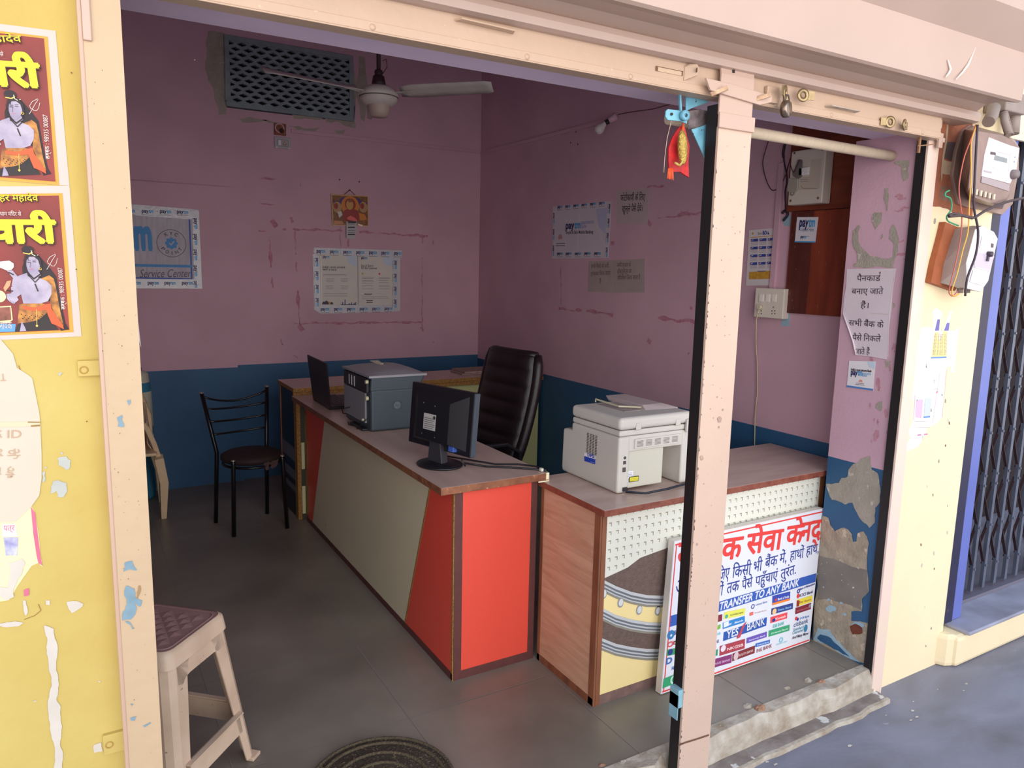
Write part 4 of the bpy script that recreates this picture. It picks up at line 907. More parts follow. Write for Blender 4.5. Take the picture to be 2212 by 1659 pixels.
g = MB(); g.box(.085, .115, -.034, -.012, -.115, -.085, 0, TS); g.build('video_plug', M('blue_plug', (60, 90, 170), .4), sc_, world=False, bevel=.002)
cb = thing('monitor_cable', 'black monitor cables running along the red counter edge to its right corner', 'cable', (1.45, 2.62, .80))
p0 = at(978, 978, 'z', .88)
pa = [at(*q, 'z', .806) for q in ((1000, 1000), (1050, 1008), (1100, 1010), (1145, 1013))]
g = MB(); g.tube([Vector((1.30, 2.575, .84)), Vector((1.315, 2.575, .815))]+pa+[Vector((1.588, 2.40, .806)), Vector((1.594, 2.392, .78))], .004, 8); g.build('video_cable', dk, cb)
pb = [at(*q, 'z', .806) for q in ((960, 985), (1010, 993), (1070, 1003), (1120, 1003), (1158, 1008))]
g = MB(); g.tube(pb+[Vector((1.592, 2.41, .804)), Vector((1.595, 2.40, .77))], .0035, 8); g.build('power_cable', dk, cb)
g = MB(); g.box(1.567, 1.577, 2.40, 2.415, .803, .815); g.build('cable_tie', M('white_tie', (226, 222, 206), .5), cb)
# laptop, lid towards the customer side
lp = thing('laptop', 'open black laptop at the far end of the red counter', 'laptop', (1.3, 4.17, .80))
lb = M('laptop_lid_black', (34, 26, 34), .5); 
g = MB(); qa, qb = at(676, 862, 'x', 1.192), at(713, 890, 'x', 1.190); qa.z = max(qa.z, .803); qb.z = max(qb.z, .803); g.prism([qa, qb, at(704, 786, 'x', 1.150), at(663, 767, 'x', 1.150)], (.009, 0, .001)); ld = g.build('lid', lb, lp, bevel=.002)
g = MB(); a_, b__ = at(678, 860, 'x', 1.2), at(713, 889, 'x', 1.195); g.box(1.198, 1.44, b__.y, a_.y+.01, .801, .82); bs_ = g.build('base', lb, lp, bevel=.003)
g = MB()
for i in range(5):
    for k in range(12): g.box(1.235+i*.021, 1.252+i*.021, b__.y+.03+k*.028, b__.y+.054+k*.028, .820, .8225)
kb = g.build('keyboard', M('laptop_keys', (62, 52, 60), .5), bs_)
kb['kind'] = 'stuff'
# scanner-copier on the second counter
co = thing('copier', 'off-white multifunction copier seen from behind on the brown counter', 'copier', (1.9, 2.3, .765))
iv = M('ivory_copier_plastic', (202, 197, 190), .42, var=.05, vs=4, bump=.02, bs=200); ivd = M('ivory_recess', (196, 194, 180), .5); iv2 = M('yellowed_seam', (196, 190, 160), .5)
cx0, cx1, cy0, cy1, cz0 = 1.724, 2.085, 2.115, 2.455, .767
g = MB()
side = [(cy0, cz0), (cy0, .985), (cy1-.03, .985), (cy1-.03, .955), (cy1+.03, .95), (cy1+.035, cz0+.02), (cy1+.03, cz0)]
# left cheek, right cheek, roof and inner back of the rear recess
g.prism([(cx0, y, z) for y, z in side], (.055, 0, 0)); ck = g.build('left_cheek', iv, co, bevel=.010, seg=3)
g = MB(); g.prism([(cx1-.045, y, z) for y, z in side], (.045, 0, 0)); g.build('right_cheek', iv, co, bevel=.008, seg=3)
g = MB(); g.box(cx0+.04, cx1-.03, cy0+.004, cy1-.04, .925, .985); g.build('upper_body', iv, co, bevel=.003)
g = MB(); g.box(cx0+.05, cx1-.13, cy0+.012, cy1, cz0+.012, .93); bp_ = g.build('rear_door', ivd, co, bevel=.003)
g = MB(); g.box(cx1-.14, cx1-.04, cy0+.12, cy1, cz0+.012, .93); g.build('recess_wall', iv, co)
g = MB(); g.box(cx0+.004, cx1-.002, cy0+.004, cy1-.03, .986, 1.008); g.build('scanner_bed', iv, co, bevel=.006, seg=3)
g = MB(); g.box(cx0, cx1+.003, cy0-.002, cy1-.025, 1.010, 1.058); cl = g.build('scanner_lid', iv, co, bevel=.016, seg=4)
g = MB(); g.box(cx0+.10, cx0+.30, cy0+.10, cy1-.06, 1.0565, 1.0595); ft = g.build('feeder_tray', M('shaded_tray_plastic', (158, 142, 142), .5), co)
g = MB(); g.prism([(cx1-.16, cy0+.09, 1.057), (cx1-.155, cy0+.12, 1.074), (cx1-.05, cy0+.12, 1.074), (cx1+.0, cy0+.08, 1.06), (cx1, cy0+.08, 1.055)], (0, .24, 0)); g.build('feeder_cover', M('lid_mauve_grey', (186, 170, 170), .45), co, bevel=.004)
g = MB(); g.bar([(cx0+.11, cy0+.30, 1.062), (cx0+.11, cy0+.30, 1.075), (cx0+.12, cy0+.16, 1.068), (cx0+.24, cy0+.11, 1.062)], .006, .004); g.build('paper_guide', iv2, co)
g = MB(); g.box(cx0+.075, cx1-.055, cy0-.0015, cy0+.006, .935, .972); vsx = g.build('rear_vent_strip', iv, co, bevel=.001)
g = MB()
for k in range(5):
    for r in range(5): g.box(cx0+.085+k*.044, cx0+.115+k*.044, cy0-.0022, cy0-.0010, .942+r*.005, .9445+r*.005)
g.build('vent_slots', M('vent_shadow_grey', (126, 124, 118), .6), vsx)
for k in (0, 1): g = MB(); g.box(cx0+.075+k*.20, cx0+.100+k*.20, cy0-.0045, cy0, 1.008, 1.034); g.build('hinge_cover', iv, cl, bevel=.002)
g = MB(); g.box(cx1-.035, cx1-.012, cy0-.012, cy0, .978, 1.03); g.box(cx1-.01, cx1+.012, cy0-.006, cy0+.01, .97, 1.04); g.build('cable_clip', iv, co, bevel=.003)
g = MB()
for c_ in range(4):
    for r in range(13): g.box(cx0-.0012, cx0+.001, cy0+.135+c_*.018, cy0+.147+c_*.018, .886+r*.0062, .8895+r*.0062)
g.build('side_vent', M('side_vent_dark', (90, 84, 78), .6), ck)
g = MB(); g.tube([(cx0+.03, cy0+.001, .905), (cx0+.03, cy0-.0015, .905)], .006, 12); g.box(cx0+.023, cx0+.036, cy0-.0015, cy0+.001, .880, .893); g.box(cx0+.021, cx0+.036, cy0-.0015, cy0+.001, .850, .868); g.build('socket', M('port_dark', (70, 66, 66), .5), ck)
g = MB(); g.box(cx0+.025, cx0+.045, cy0-.006, cy0+.002, .775, .79); g.build('mains_inlet', dk, ck)
S = Sheet('x', cx0, .0008)
def c4(X, Y): return (1120+X*.2411, 840+Y*.2411)
S.pol(S.tpx(*[c4(*p) for p in [(592, 572), (690, 602), (690, 632), (592, 603)]]), M('label_white', (236, 234, 240), .4)); S.pol(S.tpx(*[c4(*p) for p in [(592, 603), (690, 632), (690, 678), (592, 648)]]), M('label_blue', (40, 70, 180), .4))
S.text('DIPSI', S.uv(*c4(622, 605)), S.uv(*c4(682, 622)), .018, M('label_blue', (40, 70, 180), .4), 2, .03); S.line(S.tpx(c4(650, 655), c4(684, 665)), .002, M('label_pale', (140, 160, 220), .4), 2); S.done('dealer_label', ck)
S = Sheet('y', cy0+.012, .0008)
S.pol(S.tpx(*[c4(*p) for p in [(890, 752), (1026, 735), (1026, 775), (890, 862)]]), M('label_white', (236, 234, 240), .4))
S.pol(S.tpx(*[c4(*p) for p in [(890, 800), (980, 790), (980, 835), (890, 862)]]), M('label_white', (236, 234, 240), .4), 2)
S.pol(S.tpx(*[c4(*p) for p in [(988, 790), (1075, 778), (1072, 825), (986, 838)]]), M('label_black', (36, 36, 30), .4), 3); S.pol(S.tpx(*[c4(*p) for p in [(993, 796), (1070, 785), (1067, 820), (991, 831)]]), M('label_yellow', (226, 218, 60), .4), 4)
for i in range(3): S.line(S.tpx(c4(996, 806+i*8), c4(1066, 796+i*8)), .0006, M('label_black', (36, 36, 30), .4), 5)
for i in range(3): S.line(S.tpx(c4(896, 768+i*14), c4(1015, 750+i*14)), .0014, M('label_grey', (120, 130, 160), .4), 5)
S.line(S.tpx(c4(905, 836), c4(965, 826)), .003, M('label_grey', (120, 130, 160), .4), 5)
S.done('warning_label', bp_)
g = MB(); pc = [Vector((cx0+.045, cy0-.003, .782)), at(1352, 1063, 'z', .772), at(1395, 1066, 'z', .772), at(1440, 1057, 'z', .772), at(1480, 1046, 'z', .772), at(1510, 1036, 'z', .772), at(1545, 1020, 'z', .772)]
g.tube(pc, .0045, 8); o = g.build('power_cord', M('black_cord', (34, 38, 52), .5), co)
g = MB(); g.box(cx1+.012, cx1+.02, cy0+.0, cy0+.02, .945, .955); g.build('usb_plug', dk, co)
# papers and a phone left on the back counter
pg = thing('newspaper', 'folded newspaper lying on the back counter beside the black office chair', 'newspaper', (2.5, 4.8, .841))
g = MB(); g.box(2.36, 2.62, 4.68, 4.88, .8410, .849, 0); g.box(2.39, 2.65, 4.70, 4.92, .849, .860, 0)
g.build('folded_pages', M('newsprint', (176, 150, 140), .8, var=.4, vs=60), pg, bevel=.001)
# ------------------------------------------------------------------ chairs, stool, bottle, mat
bm_ = M('black_enamel_tube', (20, 18, 22), .28, metal=.2); cap = M('silver_cap', (170, 160, 146), .35, metal=.7)
ch = thing('metal_chair', 'black tubular metal chair with round seat standing left of the back counter', 'chair', (.86, 4.58, 0))
def tub(name, pts, r, mt, root, par=None, n=10, closed=False):
    g = MB(); g.tube([Vector(p) for p in pts], r, n, 0, closed); return g.build(name, mt, par or root)
FL, FR, RLg, RRg = (.735, 4.42), (1.045, 4.42), (.682, 4.72), (.998, 4.75)
for i, (p, tp) in enumerate(((FL, (.752, 4.455)), (FR, (1.035, 4.455)))):
    lgo = tub('leg', [(p[0], p[1], 0.002), (tp[0], tp[1], .43), (tp[0], tp[1], .452)], .0125, bm_, ch)
    g = MB(); g.lathe([(0, .456), (.0125, .454), (.0135, .448)], 12, 0, Matrix.Translation((tp[0], tp[1], 0))); g.build('leg_cap', cap, lgo)
for p, b1, tp in ((RLg, (.700, 4.70, .45), (.636, 4.76, .815)), (RRg, (1.0, 4.72, .45), (1.03, 4.80, .825))):
    lgo = tub('leg', [(p[0], p[1], .002), b1, (b1[0]*.7+tp[0]*.3, b1[1]*.7+tp[1]*.3, .56), tp], .0125, bm_, ch)
    g = MB(); g.lathe([(0, .006), (.012, .004), (.0135, -.003)], 12, 0, Matrix.Translation(tp)); g.build('leg_cap', cap, lgo)
def lerp3(a, b, t): return Vector(a).lerp(Vector(b), t)
LB, LT, RB, RT = (.690, 4.715, .52), (.640, 4.757, .80), (1.005, 4.75, .53), (1.028, 4.797, .81)
for i, (t, dip) in enumerate(((.97, .05), (.70, .016), (.42, .012), (.14, .008))):
    a, b = lerp3(LB, LT, t), lerp3(RB, RT, t); pts = []
    for k in range(9):
        s_ = k/8; q = a.lerp(b, s_); w_ = 4*s_*(1-s_); pts.append(q+Vector((0, .03*w_, -dip*w_)))
    tub('back_rung', pts, .0065, bm_, ch, n=8)
g = MB(); g.lathe([(0, .405), (.13, .407), (.168, .42), (.178, .435), (.175, .452), (.15, .465), (.0, .470)], 36, 0, Matrix.Translation((.880, 4.585, 0)) @ Matrix.Diagonal((1, 1, 1, 1)))
seat = g.build('seat', M('worn_dark_seat', (44, 26, 26), .75, var=.3, vs=20), ch)
g = MB(); rgq = random.Random(4)
for i in range(3):
    a = [-1.25, -1.0, -.85][i]; x_, y_ = .880+.172*math.cos(a), 4.585+.172*math.sin(a)
    g.prism(jag([(x_-.02, y_-.002, .43), (x_+.02, y_-.002, .43), (x_+.012, y_-.008, .385+i*.01), (x_-.006, y_-.008, .38)], .1, 1, i), (0, .003, 0))
g.build('torn_cover', M('torn_seat_cover', (70, 44, 44), .8), seat)
tub('seat_frame', [(.880+.165*math.cos(a), 4.585+.165*math.sin(a), .402) for a in [i*PI/10 for i in range(20)]], .008, bm_, ch, closed=True)

# executive chair between the counters, facing the red counter
ex = thing('office_chair', 'black high-backed leather office chair standing behind the red counter', 'office chair', (1.85, 3.60, 0), math.radians(188))
lea = M('black_leather', (30, 20, 24), .42, var=.2, vs=9, bump=.15, bs=60); 
# local frame: +x is where the sitter looks, y across
NU, NV = 14, 60; vs_, fs_ = [], []
def backp(u, v):       # u -1..1 across, v 0..1 up
    z = .50+.625*v; x = -.125-.165*v-.025*math.sin(v*PI*.9)
    w_ = .232*(1-.10*(2*v-1)**4)*(1-.03*v); rib = .010*abs(math.sin(v*PI*7))**.6
    bulge = .035*(1-u**4)+rib*(1-u*u*u*u)
    return Vector((x+bulge, w_*u, z))
for i in range(NV+1):
    for k in range(NU+1): vs_.append(backp(-1+2*k/NU, i/NV))
nf = len(vs_)
for i in range(NV+1):
    for k in range(NU+1): p = backp(-1+2*k/NU, i/NV); v = i/NV; vs_.append(Vector((-.125-.165*v-.025*math.sin(v*PI*.9)-.055*(1-.3*abs(-1+2*k/NU)**6), p.y, p.z)))
W_ = NU+1
for i in range(NV):
    for k in range(NU):
        a = i*W_+k; fs_.append((a, a+1, a+W_+1, a+W_)); fs_.append((nf+a, nf+a+W_, nf+a+W_+1, nf+a+1))
for i in range(NV):
    for k in (0, NU):
        a = i*W_+k; fs_.append((a, a+W_, nf+a+W_, nf+a))
for k in range(NU):
    for i in (0, NV):
        a = i*W_+k; fs_.append((a, a+1, nf+a+1, nf+a))
g = MB(); g.add(vs_, fs_, 0, True); bk_ = g.build('backrest', lea, ex, world=False)
g = MB()
for s_ in (-1, 1):
    pts = [backp(s_, v/12)+Vector((-.028, s_*.006, 0)) for v in range(13)]; g = MB(); g.tube(pts, .030, 10, scale=[.6]+[1]*11+[.75]); g.build('side_roll', lea, bk_, world=False)
g = MB(); pts = [backp(-1+2*k/10, 1)+Vector((-.03, 0, -.004)) for k in range(11)]; g.tube(pts, .030, 10, scale=[.8]+[1]*9+[.8]); g.build('top_roll', lea, bk_, world=False)
g = MB(); g.box(-.19, .25, -.25, .25, .43, .52); g.build('seat', lea, ex, world=False, bevel=.035, seg=4)
for s_ in (-1, 1):
    g = MB(); g.bar([(-.16, s_*.27, .47), (-.14, s_*.29, .62), (-.05, s_*.29, .675), (.14, s_*.285, .68), (.18, s_*.28, .62), (.12, s_*.26, .47)], .028, .02); g.build('armrest', M('black_plastic', (30, 30, 36), .45), ex, world=False, bevel=.005)
g = MB(); g.tube([(0, 0, .44), (0, 0, .09)], .028, 14); g.build('gas_column', bm_, ex, world=False)
for i in range(5):
    a = 2*PI*i/5+.3; g = MB(); g.sweep([(0.03*math.cos(a), .03*math.sin(a), .10), (.28*math.cos(a), .28*math.sin(a), .065)], [(-.022, -.012), (.022, -.012), (.018, .012), (-.018, .012)], 0, False, False, [1, .7])
    lgo = g.build('base_spoke', bm_, ex, world=False)
    g = MB(); g.lathe([(.0, -.012), (.026, -.012), (.028, 0), (.026, .012), (0, .012)], 14, 0, Matrix.Translation((.28*math.cos(a), .28*math.sin(a), .029)) @ Matrix.Rotation(a+.5, 4, 'Z') @ Matrix.Rotation(PI/2, 4, 'X')); g.build('caster', bm_, lgo, world=False)

# beige plastic chair, mostly behind the left rail
bei = M('beige_plastic', (222, 194, 158), .5, var=.08, vs=6)
pc = thing('plastic_chair', 'beige moulded plastic chair half hidden behind the left guide rail', 'chair', (.16, 5.0, 0))
g = MB(); g.prism([(-.10, 4.78, .44), (.38, 4.80, .44), (.40, 5.22, .42), (-.06, 5.22, .42)], (0, 0, .02)); g.build('seat', bei, pc, bevel=.008, seg=3)
def leg_taper(name, top, bot, w0, w1, par, mt):
    top, bot = Vector(top), Vector(bot); g = MB(); mid = top.lerp(bot, .4)+Vector((.018, 0, 0))*(1 if top.x > .1 else -1)
    g.sweep([top, mid, bot], [(-.5, -.35), (.5, -.35), (.5, .35), (-.5, .35)], 0, False, False, [w0, w0*.95, w1]); return g.build(name, mt, par, bevel=.004)
leg_taper('leg', (.392, 4.88, .415), (.410, 4.96, .002), .075, .045, pc, bei)
leg_taper('leg', (.378, 5.2, .42), (.43, 5.33, .002), .06, .04, pc, bei)
leg_taper('leg', (-.08, 4.84, .44), (-.12, 4.86, .002), .06, .04, pc, bei)
leg_taper('leg', (-.05, 5.2, .42), (-.09, 5.33, .002), .06, .04, pc, bei)
for s_ in (0, 1):
    g = MB(); P0 = [Vector((.395, 4.90, .41)), Vector((.372, 4.88, .50)), Vector((.338, 4.86, .60)), Vector((.322, 4.87, .618)), Vector((.318, 4.95, .63)), Vector((.34, 5.16, .66)), Vector((.36, 5.25, .70))]
    if s_: P0 = [Vector((.26-(p.x), p.y, p.z)) for p in P0]
    g.bar(P0, .032, .03); g.build('armrest', bei, pc, bevel=.007, seg=3)
g = MB(); N_ = 10; vsb = []
for i in range(N_+1):
    a = -1+2*i/N_
    for z_, yy in ((.44, 5.20), (.62, 5.25), (.80, 5.30)):
        w_ = .24-(.04 if z_ > .7 else 0); vsb.append((.15+w_*a, yy-.06*a*a, z_-(.04*a*a if z_ > .7 else 0)))
fb = [(i*3+k, (i+1)*3+k, (i+1)*3+k+1, i*3+k+1) for i in range(N_) for k in range(2)]
g.add(vsb, fb, 0, True); o = g.build('backrest', bei, pc); md = o.modifiers.new('t', 'SOLIDIFY'); md.thickness = .012
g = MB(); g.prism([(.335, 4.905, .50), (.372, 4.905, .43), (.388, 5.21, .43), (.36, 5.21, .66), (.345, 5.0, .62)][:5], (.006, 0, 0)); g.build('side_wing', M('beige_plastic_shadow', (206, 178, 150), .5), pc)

# water-bottle jar standing behind the chair
wb = thing('water_jug', 'blue and white insulated water jug behind the plastic chair', 'water jug', (.30, 5.47, 0))
jb = M('jug_blue', (58, 128, 160), .4); jw = M('jug_white', (196, 196, 176), .4)
g = MB(); T = Matrix.Translation((.315, 5.455, .0)); 
g.lathe([(0, .003), (.085, .003), (.098, .03), (.104, .44), (.104, .50)], 32, 0, T); g.lathe([(.105, .50), (.102, .74)], 32, 1, T); g.lathe([(.102, .74), (.094, .80)], 32, 0, T); g.lathe([(.094, .80), (.088, .855), (.06, .875), (0, .878)], 32, 1, T)
g.build('body', [jb, jw], wb)
g = MB(); g.lathe([(0, .875), (.05, .876), (.05, .895), (.0, .897)], 20, 0, T); g.build('cap', M('jug_cap', (60, 60, 74), .5), wb)
g = MB(); g.bar([(.315, 5.35, .47), (.315, 5.325, .47)], .02, .02); g.tube([(.400, 5.39, .46), (.405, 5.375, .445)], .008, 8); g.build('tap', M('tap_white', (220, 216, 206), .4), wb)

# square plastic stool in the doorway
stl = thing('plastic_stool', 'beige plastic stool with a brown top just inside the left guide rail', 'stool', (.19, 2.47, 0))
sb_ = M('dirty_beige_plastic', (226, 200, 176), .45, var=.1, vs=7, c2=(200, 172, 148), speck=((150, 130, 120), 60, .72)); sbt = M('mauve_brown_seat_top', (164, 126, 122), .4, var=.1, vs=8)
# seat corners on the floor plan (top at .455), feet splayed outwards
SZ = .52
c0 = Vector(at(480, 1322, 'z', SZ)); c1 = Vector(at(360, 1412, 'z', SZ))
ey_ = (c0-c1); ey_.z = 0; Ls = ey_.length; ey_.normalize(); exx = Vector((-ey_.y, ey_.x, 0))      # exx points left, into the hidden side
cen = (c0+c1)/2+exx*Ls*.5; hs = Ls/2+.012
def q2(a, b, z): return cen+exx*(-a)+ey_*b+Vector((0, 0, z-SZ))
def rsq(h, z, r, n=4):
    out = []
    for sx_, sy_, a0 in ((1, 1, 0), (-1, 1, PI/2), (-1, -1, PI), (1, -1, 1.5*PI)):
        for k in range(n+1):
            a = a0+PI/2*k/n; out.append(q2(sx_*(h-r)+r*math.cos(a), sy_*(h-r)+r*math.sin(a), z))
    return out
g = MB(); rings = [rsq(hs-.012, SZ, .03), rsq(hs-.003, SZ-.006, .032), rsq(hs, SZ-.018, .034), rsq(hs+.004, SZ-.05, .034)]
n_ = len(rings[0]); vv = [p for r in rings for p in r]
g.add(vv, [(i*n_+k, i*n_+(k+1) % n_, (i+1)*n_+(k+1) % n_, (i+1)*n_+k) for i in range(3) for k in range(n_)], 0, True); g.build('rim', sb_, stl)
g = MB(); g.prism(rsq(hs-.012, SZ-.002, .03), (0, 0, -.006)); top_ = g.build('seat_top', sbt, stl)
g = MB()
dm = .052
for i in range(-3, 4):
    for k in range(-3, 4):
        for o_ in (0, .5):
            a, b = (i+o_)*dm, (k+o_)*dm
            if max(abs(a), abs(b)) > hs-.05: continue
            cpt = q2(a, b, SZ+.003); e = [q2(a+dx, b+dy, SZ-.0018) for dx, dy in ((dm*.48, 0), (0, dm*.48), (-dm*.48, 0), (0, -dm*.48))]
            g.add([cpt]+e, [(0, 1, 2), (0, 2, 3), (0, 3, 4), (0, 4, 1)])
g.build('diamond_relief', sbt, top_, recalc=False)
g = MB()
for h_ in (hs-.024,): g.tube(rsq(h_, SZ-.001, .03), .0022, 6, 0, True)
g.build('seat_bead', sbt, top_)
g = MB(); g.tube([q2(-.05, -.02, SZ+.0042), q2(-.05, -.02, SZ+.0045)], .009, 12); g.build('finger_hole', M('stool_hole', (226, 216, 196), .5), top_)
SP = .06
def legc(sx_, sy_, z): f = (SZ-z)/SZ; return q2(sx_*(hs-.007+SP*f), sy_*(hs-.007+SP*f), z)
for sx_ in (1, -1):
    for sy_ in (1, -1):
        g = MB(); zs = [SZ-.045, .42, .24, .09, .012]; wd_ = [.092, .078, .068, .060, .054]
        vv = []
        for z_, w_ in zip(zs, wd_):
            c = legc(sx_, sy_, z_); t_ = .006
            A_ = c-exx*(-sx_)*0; ax_ = exx*sx_; ay_ = -ey_*sy_       # directions back towards the seat middle
            vv += [c+ax_*w_, c+ax_*.030, c+(ax_+ay_)*.0105, c+ay_*.030, c+ay_*w_, c+ay_*w_+ax_*t_, c+(ax_+ay_)*(t_+.014), c+ax_*w_+ay_*t_]
        g.add(vv, [(i*8+k, i*8+(k+1) % 8, (i+1)*8+(k+1) % 8, (i+1)*8+k) for i in range(4) for k in range(8)]+[tuple(range(8)), tuple(range(32, 40))], 0)
        lgo = g.build('leg', sb_, stl, bevel=.001)
        g = MB(); c = legc(sx_, sy_, .0); ax_ = exx*sx_; ay_ = -ey_*sy_
        g.prism([c-ax_*.012-ay_*.0+Vector((0, 0, .001)), c+ax_*.044+Vector((0, 0, .001)), c+ax_*.044+ay_*.012+Vector((0, 0, .001)), c+ax_*.012+ay_*.012+Vector((0, 0, .001)), c+ay_*.044+ax_*.012+Vector((0, 0, .001)), c+ay_*.044-ax_*.012+Vector((0, 0, .001))], (0, 0, .013)); g.build('foot', sb_, lgo, bevel=.003)
# aprons and stretchers on each side, arched above and straight low down
def side_strip(a0, a1, zt0, zb0, name):
    g = MB()
    A0, A1 = a0(zt0), a1(zt0); B0, B1 = a0(zb0), a1(zb0)
    g.prism([A0, A1, B1, B0], ((A1-A0).cross(Vector((0, 0, 1))).normalized())*.006); return g.build(name, sb_, stl, bevel=.0012)
for (s0, s1) in (((1, 1), (1, -1)), ((1, -1), (-1, -1)), ((-1, -1), (-1, 1)), ((-1, 1), (1, 1))):
    g = MB(); N_ = 12; top_p, bot_p = [], []
    for k in range(N_+1):
        t_ = k/N_; zt_ = SZ-.045; 
        a_, b_ = legc(*s0, zt_), legc(*s1, zt_); top_p.append(a_.lerp(b_, .12+.76*t_))
        e_ = min(t_, 1-t_); zb2 = SZ-.095-(.05*max(0, 1-e_/.22)**2); a_, b_ = legc(*s0, zb2), legc(*s1, zb2); bot_p.append(a_.lerp(b_, .12+.76*t_))
    nrm = (top_p[-1]-top_p[0]).cross(Vector((0, 0, 1))).normalized()
    g.prism(top_p+bot_p[::-1], nrm*.005); g.build('apron', sb_, stl)
    a_, b_ = (lambda z: legc(*s0, z).lerp(legc(*s1, z), .12)), (lambda z: legc(*s0, z).lerp(legc(*s1, z), .88))
    P_ = [a_(.185), b_(.185), b_(.115), a_(.115)]; d_ = nrm
    g = MB(); g.prism(P_, nrm*.006); g.prism([a_(.188), b_(.188), b_(.188)-nrm*.018, a_(.188)-nrm*.018], (0, 0, -.005)); g.build('stretcher', sb_, stl, bevel=.001)
# door mat
mt_ = thing('door_mat', 'dark round coir mat on the shop floor at the bottom edge', 'mat', (.75, 2.0, 0))
g = MB(); cc_ = Vector((.735, 1.98, 0))
g.lathe([(0, .001), (.225, .001), (.232, .006), (.225, .012), (0, .013)], 48, 0, Matrix.Translation(cc_)); g.build('mat_body', M('coir_mat', (92, 80, 66), .95, var=.5, vs=90, bump=1, bs=180, speck=((150, 132, 100), 120, .62)), mt_)
g = MB()
for r_ in (.05, .10, .15, .2, .226): g.tube([(cc_.x+r_*math.cos(a), cc_.y+r_*math.sin(a), .013) for a in [i*PI/24 for i in range(48)]], .006, 6, 0, True)
o = g.build('braid', M('coir_braid', (112, 98, 76), .95, var=.5, vs=120, bump=1, bs=200), mt_); o['kind'] = 'stuff'
# ------------------------------------------------------------------ ceiling fan, bulb, conduits, ventilator
vt = thing('ventilator_grille', 'blue-grey cement lattice ventilator high in the back wall', 'ventilator', (1.44, 5.6, 2.66))
gx0, gx1, gz0, gz1 = .988, 1.893, 2.662, 3.128; fy = 5.600
g = MB()
fr_ = .032
for a in ((gx0, gx1, gz0, gz0+fr_), (gx0, gx1, gz1-fr_, gz1), (gx0, gx0+fr_, gz0+fr_, gz1-fr_), (gx1-fr_, gx1, gz0+fr_, gz1-fr_)): g.box(a[0], a[1], fy, fy+.05, a[2], a[3])
g.build('frame', vent_m, vt, bevel=.004)
g = MB(); ix0, ix1, iz0, iz1 = gx0+fr_, gx1-fr_, gz0+fr_, gz1-fr_
NC, NR = 10, 12; cw, chh = (ix1-ix0)/NC, (iz1-iz0)/NR
def cellring(cx, cz, cw, ch, x0, x1):
    hole = [(-.40, 0), (-.20, .20), (-.06, .26), (0, .38), (.06, .26), (.20, .20), (.40, 0), (.20, -.20), (.06, -.26), (0, -.38), (-.06, -.26), (-.20, -.20)]
    out = [(-.5, 0), (-.5, .5), (-.2, .5), (0, .5), (.2, .5), (.5, .5), (.5, 0), (.5, -.5), (.2, -.5), (0, -.5), (-.2, -.5), (-.5, -.5)]
    cl = lambda x: min(max(x, x0), x1)
    O_ = [(cl(cx+a*cw), cz+b*ch) for a, b in out]; Hh = [(cl(cx+a*cw*1.02), cz+b*ch*1.22) for a, b in hole]
    n = 12; vs = [(x, fy+.006, z) for x, z in O_]+[(x, fy+.006, z) for x, z in Hh]+[(x, fy+.04, z) for x, z in Hh]
    fs = [(i, (i+1) % n, n+(i+1) % n, n+i) for i in range(n)]+[(n+i, n+(i+1) % n, 2*n+(i+1) % n, 2*n+i) for i in range(n)]
    g.add(vs, fs)
for r in range(NR):
    for c_ in range(NC+(r % 2)):
        cx = ix0+(c_+.5-(.5 if r % 2 else 0))*cw; cellring(cx, iz0+(r+.5)*chh, cw, chh, ix0, ix1)
g.build('lattice', vent_m, vt, recalc=False)

fan = thing('ceiling_fan', 'dusty white three-bladed ceiling fan hanging in the middle of the shop', 'ceiling fan', (1.492, 4.0, 3.3))
fw = M('dusty_fan_white', (206, 198, 192), .5, var=.15, vs=10); fdk = M('fan_rod_dark', (52, 30, 34), .5)
T = Matrix.Translation((1.492, 4.0, 2.509))
g = MB(); g.lathe([(0, .05), (.05, .05), (.085, .035), (.105, .01), (.105, -.004), (.10, -.008)], 32, 0, T); g.lathe([(.10, -.008), (.102, -.02), (.095, -.035), (.075, -.05), (.05, -.056), (0, -.058)], 32, 0, T); g.build('motor', fw, fan)
g = MB(); g.lathe([(.099, -.006), (.106, -.009), (.100, -.013)], 32, 0, T); g.build('trim_ring', M('fan_trim_dark', (96, 86, 84), .5), fan)
g = MB(); g.lathe([(.062, -.05), (.058, -.085), (.045, -.11), (.0, -.112)], 24, 0, T); g.build('bottom_cup', M('fan_cup', (180, 160, 150), .5), fan)
g = MB(); g.tube([(1.492, 4.0, 2.56), (1.492, 4.0, 3.28)], .011, 10); g.build('down_rod', fdk, fan)
g = MB(); g.lathe([(0, .10), (.03, .10), (.036, .07), (.04, .05), (.0, .05)], 14, 0, T); g.lathe([(.02, .13), (.024, .12), (.02, .10)], 10, 0, T); g.build('canopy', fdk, fan)
g = MB(); g.lathe([(0, 0), (.05, 0), (.055, -.02), (.02, -.07), (0, -.07)], 16, 0, Matrix.Translation((1.492, 4.0, 3.298))); g.build('ceiling_rose', fw, fan)
g = MB(); g.tube([(1.51, 3.99, 2.62), (1.535, 3.985, 2.66), (1.53, 3.99, 2.70), (1.515, 4, 2.69)], .002, 5); g.build('loose_wire', fdk, fan)
